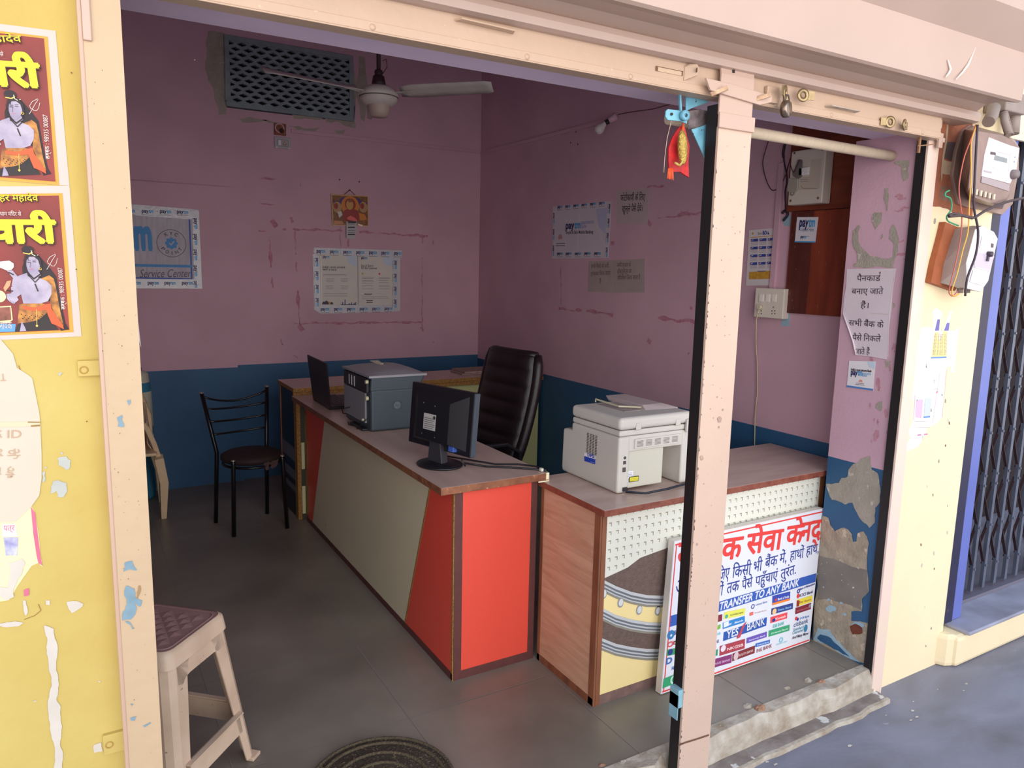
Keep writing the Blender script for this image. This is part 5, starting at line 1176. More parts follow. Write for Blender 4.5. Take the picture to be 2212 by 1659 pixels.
for k in range(3):
    a = math.radians(192+120*k); g = MB(); vs = []; NB = 14; zt_ = [-.0]
    for i in range(NB+1):
        t_ = i/NB; r_ = .13+.52*t_; wd = (.045+.075*min(1, t_*6))*(1-.30*t_)*(1 if t_ < .93 else (1-((t_-.93)/.07)**2*.5)); 
        for s_, dz in ((-1, .020), (-.3, .006), (.3, -.006), (1, -.020)):
            vs.append(T @ (Matrix.Rotation(a, 4, 'Z') @ Vector((r_, s_*wd/2, dz+.012))))
    g.add(vs, [(i*4+j_, (i+1)*4+j_, (i+1)*4+j_+1, i*4+j_+1) for i in range(NB) for j_ in range(3)], 0, True)
    b_ = g.build('blade', fw, fan); md = b_.modifiers.new('t', 'SOLIDIFY'); md.thickness = .003
    g = MB(); g.box(.08, .20, -.016, .016, .006, .010, 0, T @ Matrix.Rotation(a, 4, 'Z')); ba = g.build('blade_iron', fw, b_)
# bulb on the right wall
bl = thing('light_bulb', 'white unlit bulb in an angled pink-painted holder high on the right wall', 'bulb', (2.94, 3.84, 2.55))
p1, p2, p3 = at(1332, 252, 'x', 2.975), at(1308, 266, 'x', 2.925), at(1292, 283, 'x', 2.885)
g = MB(); g.tube([p1, p1.lerp(p2, .7)], .020, 14, scale=[1.3, .85]); g.build('holder', pink, bl)
g = MB(); g.tube([p1.lerp(p2, .7), p2], .0165, 14); g.build('holder_ring', dk, bl)
d_ = (p3-p2).normalized(); Tq = Matrix.Translation(p2) @ d_.to_track_quat('Z', 'Y').to_matrix().to_4x4()
g = MB(); g.lathe([(.013, 0), (.015, .012), (.024, .032), (.030, .052), (.028, .068), (.018, .080), (0, .084)], 20, 0, Tq); g.build('glass', M('opal_bulb', (214, 206, 206), .3), bl)
# surface conduits painted with the walls
cn = thing('conduit', 'pink-painted wiring conduit around the upper back and right walls', 'conduit', (2.9, 5.58, 2.4))
a, b = at(629, 280, 'y', 5.61), at(1033, 330, 'y', 5.61)
g = MB(); g.box(a.x, XR, 5.609, 5.62, (a.z+b.z)/2-.014, (a.z+b.z)/2+.012); g.build('back_run', pink, cn, bevel=.002)
a, b = at(1040, 330, 'x', 2.97), at(1315, 259, 'x', 2.97)
g = MB(); g.box(2.969, 2.98, 3.85, 5.608, (a.z+b.z)/2-.014, (a.z+b.z)/2+.012); g.build('side_run', pink, cn, bevel=.002)
g = MB(); g.tube([at(1335, 248, 'x', 2.975), at(1360, 243, 'x', 2.975), at(1412, 236, 'x', 2.975), at(1475, 218, 'x', 2.975)], .0025, 5); g.build('loose_cable', M('plum_cable', (110, 60, 76), .7), cn)
# socket plate and rusty box below the ventilator
so = thing('wall_socket', 'grey switch and socket plate on the back wall under the ventilator', 'socket', (1.37, 5.61, 2.45))
g = MB(); g.box(1.308, 1.424, 5.607, 5.62, 2.415, 2.494); pl_ = g.build('plate', M('pearl_grey_plate', (176, 170, 180), .4), so, bevel=.004)
S = Sheet('y', 5.607, .0006); S.rect(1.328, 2.43, 1.405, 2.478, M('socket_blue_edge', (110, 120, 130), .4)); S.rect(1.331, 2.433, 1.402, 2.475, M('socket_beige', (176, 160, 156), .4), 2); S.rect(1.334, 2.436, 1.351, 2.472, M('switch_white', (224, 224, 232), .3), 3)
for u, v in ((1.377, 2.462), (1.366, 2.448), (1.388, 2.448), (1.371, 2.441), (1.383, 2.441)): S.ring((u, v), .003, blackm, 3, 8)
S.rect(1.315, 2.417, 1.33, 2.422, M('socket_clip', (226, 226, 230), .3), 3); S.rect(1.40, 2.417, 1.42, 2.422, M('socket_clip', (226, 226, 230), .3), 3); S.done('switch_and_holes', pl_)
jb_ = thing('junction_box', 'rusty open junction box just above the back wall socket', 'box', (1.34, 5.61, 2.52))
g = MB(); q = [at(592, 266, 'y', 5.61), at(618, 294, 'y', 5.61)]; g.box(q[0].x, q[1].x, 5.60, 5.62, q[1].z, q[0].z); bx_ = g.build('box_body', M('rust_stained_box', (150, 92, 66), .8, var=.4, vs=30), jb_, bevel=.004)
g = MB(); cc = at(608, 283, 'y', 5.6); g.tube([cc, cc+Vector((0, -.004, 0))], .018, 14); g.build('knockout', M('box_hole_dark', (56, 24, 24), .8), bx_)
g = MB(); cc = at(604, 277, 'y', 5.6); g.lathe([(.026, 0), (.03, .004), (.034, 0)], 18, 0, Matrix.Translation(cc) @ Matrix.Rotation(PI/2, 4, 'X')); g.build('rim', pink, bx_)

# ------------------------------------------------------------------ papers inside the shop
ppr = M('plain_paper', (214, 208, 200), .6, var=.05, vs=10); tapem = M('shiny_clear_tape', (206, 206, 214), .22, var=.1, vs=40, bump=.2, bs=60)
ptd = M('paytm_dark_print', (40, 44, 100), .5); ptl = M('paytm_light_print', (70, 160, 214), .5); ink = M('black_print', (44, 40, 46), .6); gink = M('grey_print', (120, 116, 122), .6)
def paytm(S, a, b, h, k=3, rot=0, k2=None):
    a = Vector(a); b = Vector(b); m_ = a.lerp(b, .58)
    S.text('pay', a, a.lerp(b, .57), h, ptd, k, .035); S.text('tm', a.lerp(b, .61), b, h, ptl, k, .035)
def tapelogos(S, a, b, n, h, mt=None):
    a = Vector(S.uv(*a)); b = Vector(S.uv(*b)); 
    for i in range(n):
        p = a.lerp(b, (i+.2)/n); q = a.lerp(b, (i+.82)/n); paytm(S, p, q, h)
        d = (q-p).normalized(); nn = Vector((-d.y, d.x)); S.line([p-nn*h*.45, q-nn*h*.45], h*.08, gink, 3)
# taped notice in the middle of the back wall
nt_ = thing('notice', 'white bank notice framed with printed tape, beneath the small deity picture', 'notice', (1.9, 5.618, 1.5))
S = Sheet('y', 5.618, 0)
S.base(S.tpx((686, 543), (864, 543), (864, 672), (686, 670)), ppr, .0012)
pz = lambda X, Y: (260+X*.3074, 380+Y*.3074)
S.rect(*S.uv(*pz(1412, 905)), *S.uv(*pz(1665, 560)), ppr, 1); 
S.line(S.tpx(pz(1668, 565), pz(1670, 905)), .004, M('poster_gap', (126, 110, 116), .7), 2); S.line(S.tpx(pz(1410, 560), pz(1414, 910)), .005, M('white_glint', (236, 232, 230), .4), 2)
S.text("India's most sincere", S.uv(*pz(1422, 650)), S.uv(*pz(1578, 650)), .024, ink, 2, .02); S.text("bank is here!", S.uv(*pz(1422, 665)), S.uv(*pz(1520, 668)), .024, ink, 2, .02)
S.text("Dos & Dont's", S.uv(*pz(1692, 640)), S.uv(*pz(1778, 640)), .024, ink, 2, .015); S.text("for the Customer", S.uv(*pz(1692, 655)), S.uv(*pz(1805, 657)), .024, ink, 2, .015)
paytm(S, S.uv(*pz(1422, 578)), S.uv(*pz(1468, 578)), .03); paytm(S, S.uv(*pz(1692, 585)), S.uv(*pz(1735, 585)), .03)
S.pol(S.tpx(pz(1580, 560), pz(1662, 562), pz(1662, 640), pz(1610, 620)), M('pale_blue_wash', (192, 204, 222), .6), 2); S.pol(S.tpx(pz(1840, 575), pz(1915, 575), pz(1915, 640), pz(1860, 625)), M('pale_blue_wash', (192, 204, 222), .6), 2)
S.ring(S.uv(*pz(1702, 688)), .008, M('olive_dot', (190, 176, 70), .5), 2, 12); S.ring(S.uv(*pz(1820, 690)), .008, redp, 2, 12)
rgt = random.Random(6)
for (x0, x1, ys) in ((1425, 1600, (695, 703, 830, 845)), (1445, 1505, (725, 735, 745, 775, 785, 795)), (1550, 1605, (725, 735, 745, 775, 785, 795)), (1697, 1785, (712, 722, 735, 745, 755, 775, 795)), (1815, 1895, (715, 722, 735, 752, 772, 780, 795)), (1697, 1890, (852, 862))):
    for y in ys: S.line(S.tpx(pz(x0, y), pz(x1-rgt.uniform(0, 14), y)), .0022, gink, 2)
S.line(S.tpx(pz(1715, 832), pz(1765, 832)), .006, ink, 2); S.line(S.tpx(pz(1730, 878), pz(1772, 878)), .006, ink, 2); S.line(S.tpx(pz(1730, 890), pz(1772, 890)), .006, ink, 2)
for x, r in ((1430, .014), (1448, .018), (1468, .014), (1485, .012)): c = S.uv(*pz(x, 905)); S.pol([(c[0]+r*math.cos(a), c[1]+r*1.6*math.sin(a)) for a in [PI*q/10 for q in range(11)]], M('ink_town', (70, 64, 90), .6) if x != 1468 else M('ink_ochre', (200, 160, 70), .6), 2)
for x, h in ((1558, 20), (1575, 38), (1605, 12), (1620, 18), (1640, 14), (1650, 20)): S.rect(*S.uv(*pz(x, 908)), *S.uv(*pz(x+7, 908-h)), M('ink_town2', (84, 100, 150), .6), 2)
S.rect(*S.uv(*pz(1550, 909)), *S.uv(*pz(1658, 904)), M('ink_town', (70, 64, 90), .6), 2)
S.done('poster_sheet', nt_)
S = Sheet('y', 5.6165, 0)
S.base(S.tpx(pz(1360, 505), pz(1978, 525), pz(1980, 578), pz(1375, 550), pz(1358, 540)), tapem, .0006); tapelogos(S, pz(1360, 540), pz(1990, 556), 7, .040); S.done('top_tape', nt_)
S = Sheet('y', 5.6158, 0); S.base(S.tpx(pz(1350, 550), pz(1400, 552), pz(1408, 965), pz(1400, 965), pz(1362, 940)), tapem, .0006); tapelogos(S, pz(1374, 560), pz(1380, 935), 4, .034); S.done('left_tape', nt_)
S = Sheet('y', 5.6158, 0); S.base(S.tpx(pz(1918, 575), pz(1958, 577), pz(1955, 955), pz(1920, 955)), tapem, .0006); tapelogos(S, pz(1928, 580), pz(1926, 945), 4, .034); S.done('right_tape', nt_)
S = Sheet('y', 5.6150, 0); S.base(S.tpx(pz(1400, 912), pz(1955, 908), pz(1955, 955), pz(1410, 970)), tapem, .0006); tapelogos(S, pz(1390, 948), pz(1925, 942), 6, .036); S.done('bottom_tape', nt_)
# KYC banner at the left
ky = thing('banner', 'grey cloth KYC POINT service centre banner taped beside the left guide rail', 'banner', (.6, 5.588, 1.6))
S = Sheet('y', 5.587, 0); cloth = M('greyish_cloth_print', (196, 192, 204), .7, var=.12, vs=9, st=(6, 1, 1), c2=(176, 168, 178))
def ke(X, Y): return (X*.2532, 400+Y*.2532)
A0 = S.uv(*ke(1690, 210)); A1 = S.uv(*ke(1725, 885)); uL = .02
S.base([(uL, A1[1]), (A1[0], A1[1]), (A0[0], A0[1]), (uL, A0[1]+.02)], cloth, .0012)
bl_ = M('strong_blue_line', (30, 72, 170), .5); ptm = M('banner_sky_blue', (40, 130, 196), .5)
u1, v1 = S.uv(*ke(1615, 290)); u2, v2 = S.uv(*ke(1636, 803)); vm = S.uv(*ke(1400, 690))[1]
S.line([(u1, v1), (u2, v2)], .010, bl_, 2); S.line([(uL, v2+.008), (u2, v2)], .010, bl_, 2); S.line([(uL, vm), (u2, vm)], .018, ptm, 2)
S.text('m', S.uv(*ke(1160, 545)), S.uv(*ke(1292, 548)), .30, ptm, 2, .05); S.text('t', S.uv(*ke(1070, 545)), S.uv(*ke(1140, 545)), .27, ptm, 2, .05)
kc = S.uv(*ke(1463, 498)); kr = (S.uv(*ke(1590, 498))[0]-S.uv(*ke(1336, 498))[0])/2
S.ring(kc, kr, M('dark_plum_print', (60, 44, 66), .5), 2, 48, r2=kr*.965)
S.pol([(kc[0]+kr*.40*(1+.10*math.cos(8*a))*math.cos(a), kc[1]+kr*.40*(1+.10*math.cos(8*a))*math.sin(a)) for a in [q*PI/32 for q in range(64)]], ptm, 2)
S.line([(kc[0]-kr*.14, kc[1]), (kc[0]-kr*.03, kc[1]-kr*.12), (kc[0]+kr*.17, kc[1]+kr*.14)], .007, cloth, 3)
for st_, base_, rad, dirn in (('KYC', 90, .60, -1), ('POINT', 270, .82, 1)):
    for i, c_ in enumerate(st_):
        ang = math.radians(base_+dirn*(i-(len(st_)-1)/2)*(28 if len(st_) == 3 else 27)); P_ = Vector((kc[0]+kr*rad*math.cos(ang), kc[1]+kr*rad*math.sin(ang)))
        up_ = Vector((math.cos(ang), math.sin(ang)))*(1 if base_ == 90 else -1); rt = Vector((up_.y, -up_.x)); hw = kr*(.11 if c_ != 'I' else .03)
        if base_ != 90: P_ = P_-up_*0
        S.text(c_, P_-rt*hw, P_+rt*hw, kr*.34, M('dark_plum_print', (60, 44, 66), .5), 3, .02)
S.text('Service Center', S.uv(*ke(1190, 790)), S.uv(*ke(1625, 785)), .078, M('hand_ink', (96, 90, 104), .6), 2, 0, .25)
S.done('banner_cloth', ky)
S = Sheet('y', 5.5855, 0); p_ = [S.uv(*ke(*q)) for q in ((1700, 212), (1600, 282))]
S.base([(uL, A0[1]-.05), (A0[0]-.02, A0[1]-.07), (A0[0], A0[1]), (uL, A0[1]+.02)], tapem, .0006)
lg_u = [S.uv(*ke(x, 232))[0] for x in (1060, 1210, 1365, 1508)]
for x in (980, 1058, 1212, 1366, 1510): a_, b_ = S.uv(*ke(x, 235+(x-1212)*.02)), S.uv(*ke(x+95, 240+(x-1212)*.02)); paytm(S, a_, b_, .035); S.line([(a_[0], a_[1]-.014), (b_[0], b_[1]-.014)], .002, gink, 2)
S.done('top_tape', ky)
S = Sheet('y', 5.5855, 0); S.base([(uL, A1[1]), (A1[0], A1[1]), (A1[0]-.01, A1[1]+.065), (uL, A1[1]+.06)], tapem, .0006)
for x in (1110, 1262, 1405, 1553): a_, b_ = S.uv(*ke(x, 848)), S.uv(*ke(x+92, 850)); paytm(S, a_, b_, .035)
S.done('bottom_tape', ky)
S = Sheet('y', 5.5848, 0); S.base(S.tpx(ke(1640, 280), ke(1697, 215), ke(1725, 885), ke(1660, 885)), tapem, .0006)
for y in (285, 420, 552, 688, 822): paytm(S, S.uv(*ke(1655, y)), S.uv(*ke(1662, y+90 if y < 800 else y+55)), .035)
S.done('right_tape', ky)
# deity picture on a nail: a plain devotional picture of generic figures
dp = thing('framed_picture', 'small gold-edged devotional picture hanging by a string on the back wall', 'picture', (1.97, 5.6, 1.95))
pd = lambda X, Y: (660+X*.12054, 400+Y*.12054)
S = Sheet('y', 5.603, 0); 
S.base(S.tpx(pd(458, 160), pd(1130, 195), pd(1132, 745), pd(485, 725)), M('picture_gold_edge', (206, 160, 120), .35), .012)
gd = M('picture_gold', (150, 98, 44), .4, var=.5, vs=60, c2=(96, 52, 30)); S.pol(S.tpx(pd(475, 185), pd(1110, 212), pd(1118, 728), pd(500, 705)), gd, 1)
vio = M('picture_violet', (64, 44, 120), .4); orr = M('picture_orange', (206, 122, 40), .4); rdd = M('picture_red', (160, 44, 44), .4, var=.3, vs=90); skn = M('picture_skin', (200, 140, 96), .5); pnk = M('picture_rose', (226, 104, 100), .5); bgw = M('picture_white', (206, 196, 190), .4)
for pl in ([(490, 290), (600, 300), (640, 230), (720, 210), (700, 260), (650, 330), (640, 380), (600, 320), (500, 315)], [(880, 240), (960, 240), (1010, 310), (1100, 320), (1110, 345), (1000, 350), (960, 400), (930, 300)]): S.pol(S.tpx(*[pd(*p) for p in pl]), vio, 2)
c = S.uv(*pd(800, 370)); rr2 = .070; S.ring(c, rr2, orr, 3, 30); S.ring((c[0], c[1]+.01), rr2*.62, rdd, 4, 30); S.ring((c[0]-.004, c[1]+.005), rr2*.40, M('picture_gold_pale', (190, 150, 70), .4), 5, 24, ey=1.3)
S.ring((c[0]-.004, c[1]+.012), .014, skn, 6, 16, ey=1.3); S.pol(S.tpx(*[pd(*p) for p in [(760, 260), (800, 240), (835, 260), (825, 310), (770, 310)]]), gd, 6)
S.pol(S.tpx(*[pd(*p) for p in [(690, 460), (760, 420), (850, 420), (930, 460), (960, 560), (940, 640), (680, 640), (660, 560)]]), rdd, 5); S.pol(S.tpx(*[pd(*p) for p in [(735, 590), (800, 550), (870, 580), (930, 640), (900, 655), (760, 620)]]), pnk, 6)
for cx_, colr in ((568, skn), (1035, skn)):
    c2_ = S.uv(*pd(cx_, 400)); S.ring(c2_, .033, M('picture_halo', (176, 136, 96), .5), 3, 20, ey=1.25); S.ring((c2_[0]-.01, c2_[1]+.008), .016, rdd, 4, 14, ey=1.4)
S.pol(S.tpx(*[pd(*p) for p in [(570, 480), (640, 470), (660, 540), (600, 590)]]), bgw, 4); S.pol(S.tpx(*[pd(*p) for p in [(950, 500), (1060, 530), (1100, 620), (980, 640)]]), orr, 4); S.pol(S.tpx(*[pd(*p) for p in [(510, 640), (660, 650), (680, 700), (510, 700)]]), skn, 4)
S.pol(S.tpx(*[pd(*p) for p in [(930, 690), (1030, 720), (1000, 745), (940, 715)]]), M('glare_white', (246, 236, 220), .2), 6)
S.done('picture_print', dp)
n1 = at(*pd(795, 92), 'y', 5.60); g = MB()
for q in (pd(690, 175), pd(885, 180)): g.tube([n1, at(*q, 'y', 5.605)], .0022, 5)
g.tube([n1+Vector((0, .02, 0)), n1+Vector((0, -.006, 0))], .004, 8); g.build('string_and_nail', M('dark_string', (70, 34, 40), .8), dp)
cdl = thing('hanging_card', 'small grey printed card hanging below the devotional picture', 'card', (1.97, 5.6, 1.8))
S = Sheet('y', 5.597, 0); S.base(S.tpx(pd(730, 655), pd(925, 660), pd(890, 965), pd(735, 960)), M('grey_card', (176, 172, 176), .4), .004)
for y, s_ in ((700, 'g'), (760, 'k'), (815, 'g'), (850, 'g'), (888, 'k')): S.line(S.tpx(pd(765, y), pd(878, y)), .006 if s_ == 'g' else .009, ink if s_ == 'k' else gink, 2)
S.line(S.tpx(pd(765, 665), pd(900, 668)), .012, ink, 2); S.done('card_sheet', cdl)

# right wall: bank flyer and Hindi notes
fl = thing('flyer', 'white payments bank flyer framed with printed tape on the right wall', 'flyer', (2.978, 4.3, 1.7))
fp = lambda X, Y: (1180+X*.12658, 430+Y*.12658)
S = Sheet('x', 2.978, 0)
S.base(S.tpx(fp(110, 130), fp(1110, 35), fp(1060, 1010), fp(100, 1020)), M('flyer_paper', (206, 198, 208), .5, var=.05, vs=10), .0012)
S.pol(S.tpx(fp(850, 180), fp(1040, 150), fp(1010, 600), fp(900, 480)), M('flyer_blue_wash', (178, 180, 208), .5), 1)
paytm(S, S.uv(*fp(338, 515)), S.uv(*fp(583, 500)), .072); S.text('payments', S.uv(*fp(598, 435)), S.uv(*fp(810, 420)), .040, M('flyer_lilac_ink', (150, 150, 200), .5), 2, .01); S.text('bank', S.uv(*fp(598, 502)), S.uv(*fp(695, 495)), .038, M('flyer_lilac_ink', (150, 150, 200), .5), 2, .01)
S.text('Simple & Safe Mobile Banking', S.uv(*fp(330, 600)), S.uv(*fp(800, 590)), .032, ink, 2, .01)
for a, b in (((570, 210), (540, 850)), ((345, 300), (325, 850)), ((860, 450), (1010, 830))): S.line(S.tpx(fp(*a), fp(*b)), .0025, M('fold_glint', (226, 218, 226), .3), 2)
c = S.uv(*fp(240, 690)); 
for k in range(5): a = math.radians(40+k*25); S.ring((c[0]+.018*math.cos(a), c[1]+.018*math.sin(a)), .010, M('lotus_faded', (190, 140, 140), .5), 2, 10, ey=1.5)
S.line(S.tpx(fp(175, 765), fp(320, 760)), .006, gink, 2); S.line(S.tpx(fp(165, 800), fp(320, 800)), .006, gink, 2)
for (a, b, n_) in (((170, 165), (1030, 85), 6), ((160, 955), (960, 950), 5)): tapelogos(S, fp(*a), fp(*b), n_, .030)
for (a, b, n_) in (((128, 190), (118, 1020), 3), ((1082, 40), (1020, 1030), 4)): tapelogos(S, fp(*a), fp(*b), n_, .026)
S.done('flyer_sheet', fl)
def note(label, corners, lines, mt, inkm, h, ax='x', v=2.978, cat='note', bold=.005, fold=None):
    t = thing('note', label, cat, tuple(at(*corners[0], ax, v)), group='printed notes on the right wall'); S = Sheet(ax, v, 0); S.base(jag(S.tpx(*corners), .006, 1, 3), mt, .001)
    for st_, a, b in lines: S.text(st_, S.uv(*a), S.uv(*b), h, inkm, 2, bold)
    if fold: S.line(S.tpx(*fold), .002, M('paper_fold', (190, 180, 172), .7), 1)
    S.done('note_sheet', t); return t
rq = lambda X, Y: (1000+X*.2653, 380+Y*.2653)
npap = M('dull_note_paper', (190, 172, 176), .7, var=.08, vs=12)
note('short Hindi note about photocopy change, top right on the right wall', [rq(1255, 120), rq(1515, 105), rq(1505, 395), rq(1250, 390)], [('फोटोकापी के िलए', rq(1282, 205), rq(1482, 200)), ('खुल्ले पैसे देंवे।', rq(1295, 298), rq(1462, 290))], npap, ink, .056, bold=.008)
note('wide double Hindi note beneath the bank flyer on the right wall', [rq(1025, 700), rq(1480, 675), rq(1480, 950), rq(1015, 945)], [('सभी बैंको के मनी', rq(1045, 755), rq(1188, 750)), ('ट्रांसफर िकया जाता', rq(1042, 815), rq(1200, 808)), ('है', rq(1112, 875), rq(1128, 872)), ('सभी प्रकार के', rq(1258, 745), rq(1368, 742)), ('डॉक्यूमेंट्स का', rq(1258, 798), rq(1375, 792)), ('लेिमनेशन िकया जाता है', rq(1258, 850), rq(1445, 842))], M('dull_note_paper2', (176, 160, 158), .7, var=.1, vs=9), M('faded_ink', (120, 96, 100), .7), .038, fold=[rq(1212, 700), rq(1222, 930)])
# ------------------------------------------------------------------ right-hand side: boards, meters, calendar, notices, neighbour's gate
e8 = lambda X, Y: (1540+X*.21694, 260+Y*.21694)
wdb = M('dark_red_plywood', (150, 66, 40), .5, var=.3, vs=3, st=(1, 6, .6), c2=(104, 40, 28), detail=8, speck=((190, 140, 124), 34, .72))
bd = thing('wooden_board', 'tall red-brown plywood board on the right wall behind the pillar', 'board', (2.97, 2.2, 1.43))
y0b, y1b = at(1699, 600, 'x', 2.965).y, 1.99
zb0 = at(1699, 676, 'x', 2.965).z; zm = at(1720, 457, 'x', 2.96).z; zt8 = at(1712, 320, 'x', 2.955).z+.10
g = MB(); g.box(2.964, 2.979, y1b, y0b, zb0, zm-.002); g.build('lower_plank', wdb, bd, bevel=.001)
g = MB(); y2b = at(1701, 440, 'x', 2.95).y; g.box(2.945, 2.979, y1b, y2b, zm, zt8); g.build('upper_block', M('red_brown_block', (128, 58, 34), .5, var=.3, vs=4, st=(1, 1, 6), c2=(96, 38, 24)), bd, bevel=.001)
g = MB(); g.box(2.962, 2.9655, at(1745, 620, 'x', 2.963).y, at(1700, 620, 'x', 2.963).y, zb0, zm-.004); g.build('darker_strip', M('dark_plank_strip', (96, 44, 36), .5, var=.3, vs=5, st=(1, 6, 1), speck=((190, 150, 140), 30, .70)), bd)
mcb = thing('breaker_box', 'ivory breaker box with small switches on the red-brown board', 'breaker box', (2.9, 2.3, 1.9))
S = Sheet('x', 2.885, 0); cor = [e8(790, 295), e8(1112, 280), e8(1095, 830), e8(733, 842)]
ivb = M('ivory_box_plastic', (206, 196, 186), .45, var=.08, vs=5)
qq = S.tpx(*cor); yA, yB_ = -max(q[0] for q in qq), -min(q[0] for q in qq); zA, zB = (qq[2][1]+qq[3][1])/2, (qq[0][1]+qq[1][1])/2
ub = [(-min(max(-q[0], 0), 9)) for q in qq]; u0_, u1_ = (qq[0][0]+qq[3][0])/2, (qq[1][0]+qq[2][0])/2
g = MB(); g.box(2.885, 2.944, -u1_, -u0_, zA, zB); mb_ = g.build('case', ivb, mcb, bevel=.006, seg=3)
S.off = .0003
def mrect(x0, y0_, x1, y1_, m, k=1):
    a_, b_ = S.uv(*e8(x0, y0_)), S.uv(*e8(x1, y1_)); S.rect(min(a_[0], b_[0]), min(a_[1], b_[1]), max(a_[0], b_[0]), max(a_[1], b_[1]), m, k)
dul = M('cover_beige', (190, 178, 164), .5); mrect(885, 405, 1060, 680, dul, 1); mrect(885, 400, 965, 560, ivb, 2)
g = MB(); pc_ = [S.uv(*e8(*q)) for q in ((875, 480), (960, 545))]
g.box(2.872, 2.885, -max(pc_[0][0], pc_[1][0]), -min(pc_[0][0], pc_[1][0]), min(pc_[0][1], pc_[1][1]), max(pc_[0][1], pc_[1][1])); mod = g.build('breaker_module', M('breaker_white', (226, 224, 224), .4), mb_, bevel=.002)
g = MB()
for X in (893, 928): c_ = at(*e8(X, 518), 'x', 2.868); g.box(2.860, 2.872, c_.y-.007, c_.y+.007, c_.z-.006, c_.z+.010)
tg = g.build('switch_levers', M('breaker_black', (30, 34, 48), .4), mod, bevel=.001)
for X, Y in ((815, 328), (1092, 292), (1048, 776), (775, 803)): S.ring(S.uv(*e8(X, Y)), .006, M('screw_brown', (110, 84, 76), .5), 2, 12)
for y in (592, 612): S.line(S.tpx(e8(870, y), e8(955, y-4)), .0015, gink, 3)
S.line(S.tpx(e8(880, 655), e8(900, 680), e8(1040, 682)), .003, M('box_shadow_line', (150, 130, 120), .6), 2); S.done('markings', mb_)
hs_ = thing('hasp_lock', 'grey steel hasp and lock hanging at the left edge of the breaker box', 'lock', tuple(at(*e8(830, 560), 'x', 2.87)))
stl_ = M('dull_galvanised', (150, 144, 142), .4, metal=.6, var=.2, vs=20)
g = MB(); g.prism([at(*e8(*q), 'x', 2.872) for q in ((845, 400), (865, 390), (888, 400), (885, 560), (850, 585), (800, 560), (790, 540), (815, 480))], (.004, 0, 0)); g.build('hasp_plate', stl_, hs_, bevel=.001)
g = MB(); g.prism([at(*e8(*q), 'x', 2.874) for q in ((752, 575), (845, 580), (842, 690), (810, 725), (750, 718), (735, 700))], (.010, 0, 0)); lo = g.build('lock_body', M('pale_lock', (176, 172, 160), .4, metal=.3), hs_, bevel=.003)
g = MB(); g.tube([at(*e8(775, 722), 'x', 2.874), at(*e8(770, 740), 'x', 2.872), at(*e8(790, 750), 'x', 2.872), at(*e8(810, 738), 'x', 2.872), at(*e8(806, 722), 'x', 2.874)], .0022, 6); g.build('ring', stl_, lo)
# wires around the board
wr = thing('loose_wiring', 'dark loose wires looping down the right wall left of the breaker box', 'wire', (2.97, 2.5, 2.0))
wv = M('dark_purple_wire', (60, 34, 54), .6)
def wire(pts, r, mt, root, x=2.972, name='wire', f=e8): 
    g = MB(); P_ = [at(*f(*q), 'x', x) for q in pts]; out = []
    for i in range(len(P_)-1):          # rounded through the traced points
        p0, p1, p2, p3 = P_[max(i-1, 0)], P_[i], P_[i+1], P_[min(i+2, len(P_)-1)]
        for t_ in (0, .25, .5, .75): out.append(.5*((2*p1)+(p2-p0)*t_+(2*p0-5*p1+4*p2-p3)*t_*t_+(3*p1-p0-3*p2+p3)*t_**3))
    out.append(P_[-1]); g.tube(out, r, 6); return g.build(name, mt, root)
wire([(560, 190), (530, 280), (498, 400), (505, 500), (540, 620), (580, 690), (615, 698), (660, 665), (700, 600), (730, 530), (745, 470), (770, 380)], .0022, wv, wr)
wire([(725, 225), (705, 330), (710, 430), (730, 520), (735, 620), (720, 700), (722, 800), (725, 900)], .004, wv, wr, 2.970)
wire([(718, 230), (700, 320), (702, 370)], .006, M('wire_black_sleeve', (44, 36, 52), .6), wr, 2.968, 'sleeve')
wire([(770, 440), (800, 520), (830, 470), (860, 400)], .002, wv, wr, 2.87)
wire([(690, 930), (715, 900), (745, 930), (735, 960), (700, 1000)], .006, M('wire_black_sleeve', (44, 36, 52), .6), wr, 2.965, 'cable_joint')
tk = thing('cable_trunking', 'pink-painted cable trunking running down the right wall to the switchboard', 'trunking', (2.97, 2.6, 1.6))
ya, yb8 = at(1683, 480, 'x', 2.97).y, at(1674, 480, 'x', 2.97).y
g = MB(); g.box(2.966, 2.980, min(ya, yb8)-.004, max(ya, yb8)+.004, at(1664, 624, 'x', 2.97).z, 2.13); g.build('channel', pink, tk, bevel=.002)
# sticker on the board
st8 = thing('sticker', 'square white payment sticker on the red-brown board', 'sticker', tuple(at(1742, 497, 'x', 2.961)))
S = Sheet('x', 2.961, 0); S.base(S.tpx(e8(838, 965), e8(1050, 965), e8(1020, 1218), e8(815, 1215)), M('sticker_white', (222, 220, 228), .35), .0008)
paytm(S, S.uv(*e8(862, 1060)), S.uv(*e8(1012, 1062)), .062, 2); S.text('Accepted Here', S.uv(*e8(855, 1104)), S.uv(*e8(1003, 1108)), .024, M('sticker_grey_ink', (130, 140, 170), .5), 2, .02)
S.line(S.tpx(e8(818, 1210), e8(1020, 1214)), .006, ptl, 2); S.line(S.tpx(e8(880, 1155), e8(960, 1158)), .002, gink, 2); S.text('pay', S.uv(*e8(873, 1175)), S.uv(*e8(903, 1176)), .02, ptd, 2, .03); S.text('tm', S.uv(*e8(905, 1176)), S.uv(*e8(930, 1177)), .02, ptl, 2, .03); S.done('sticker_sheet', st8)
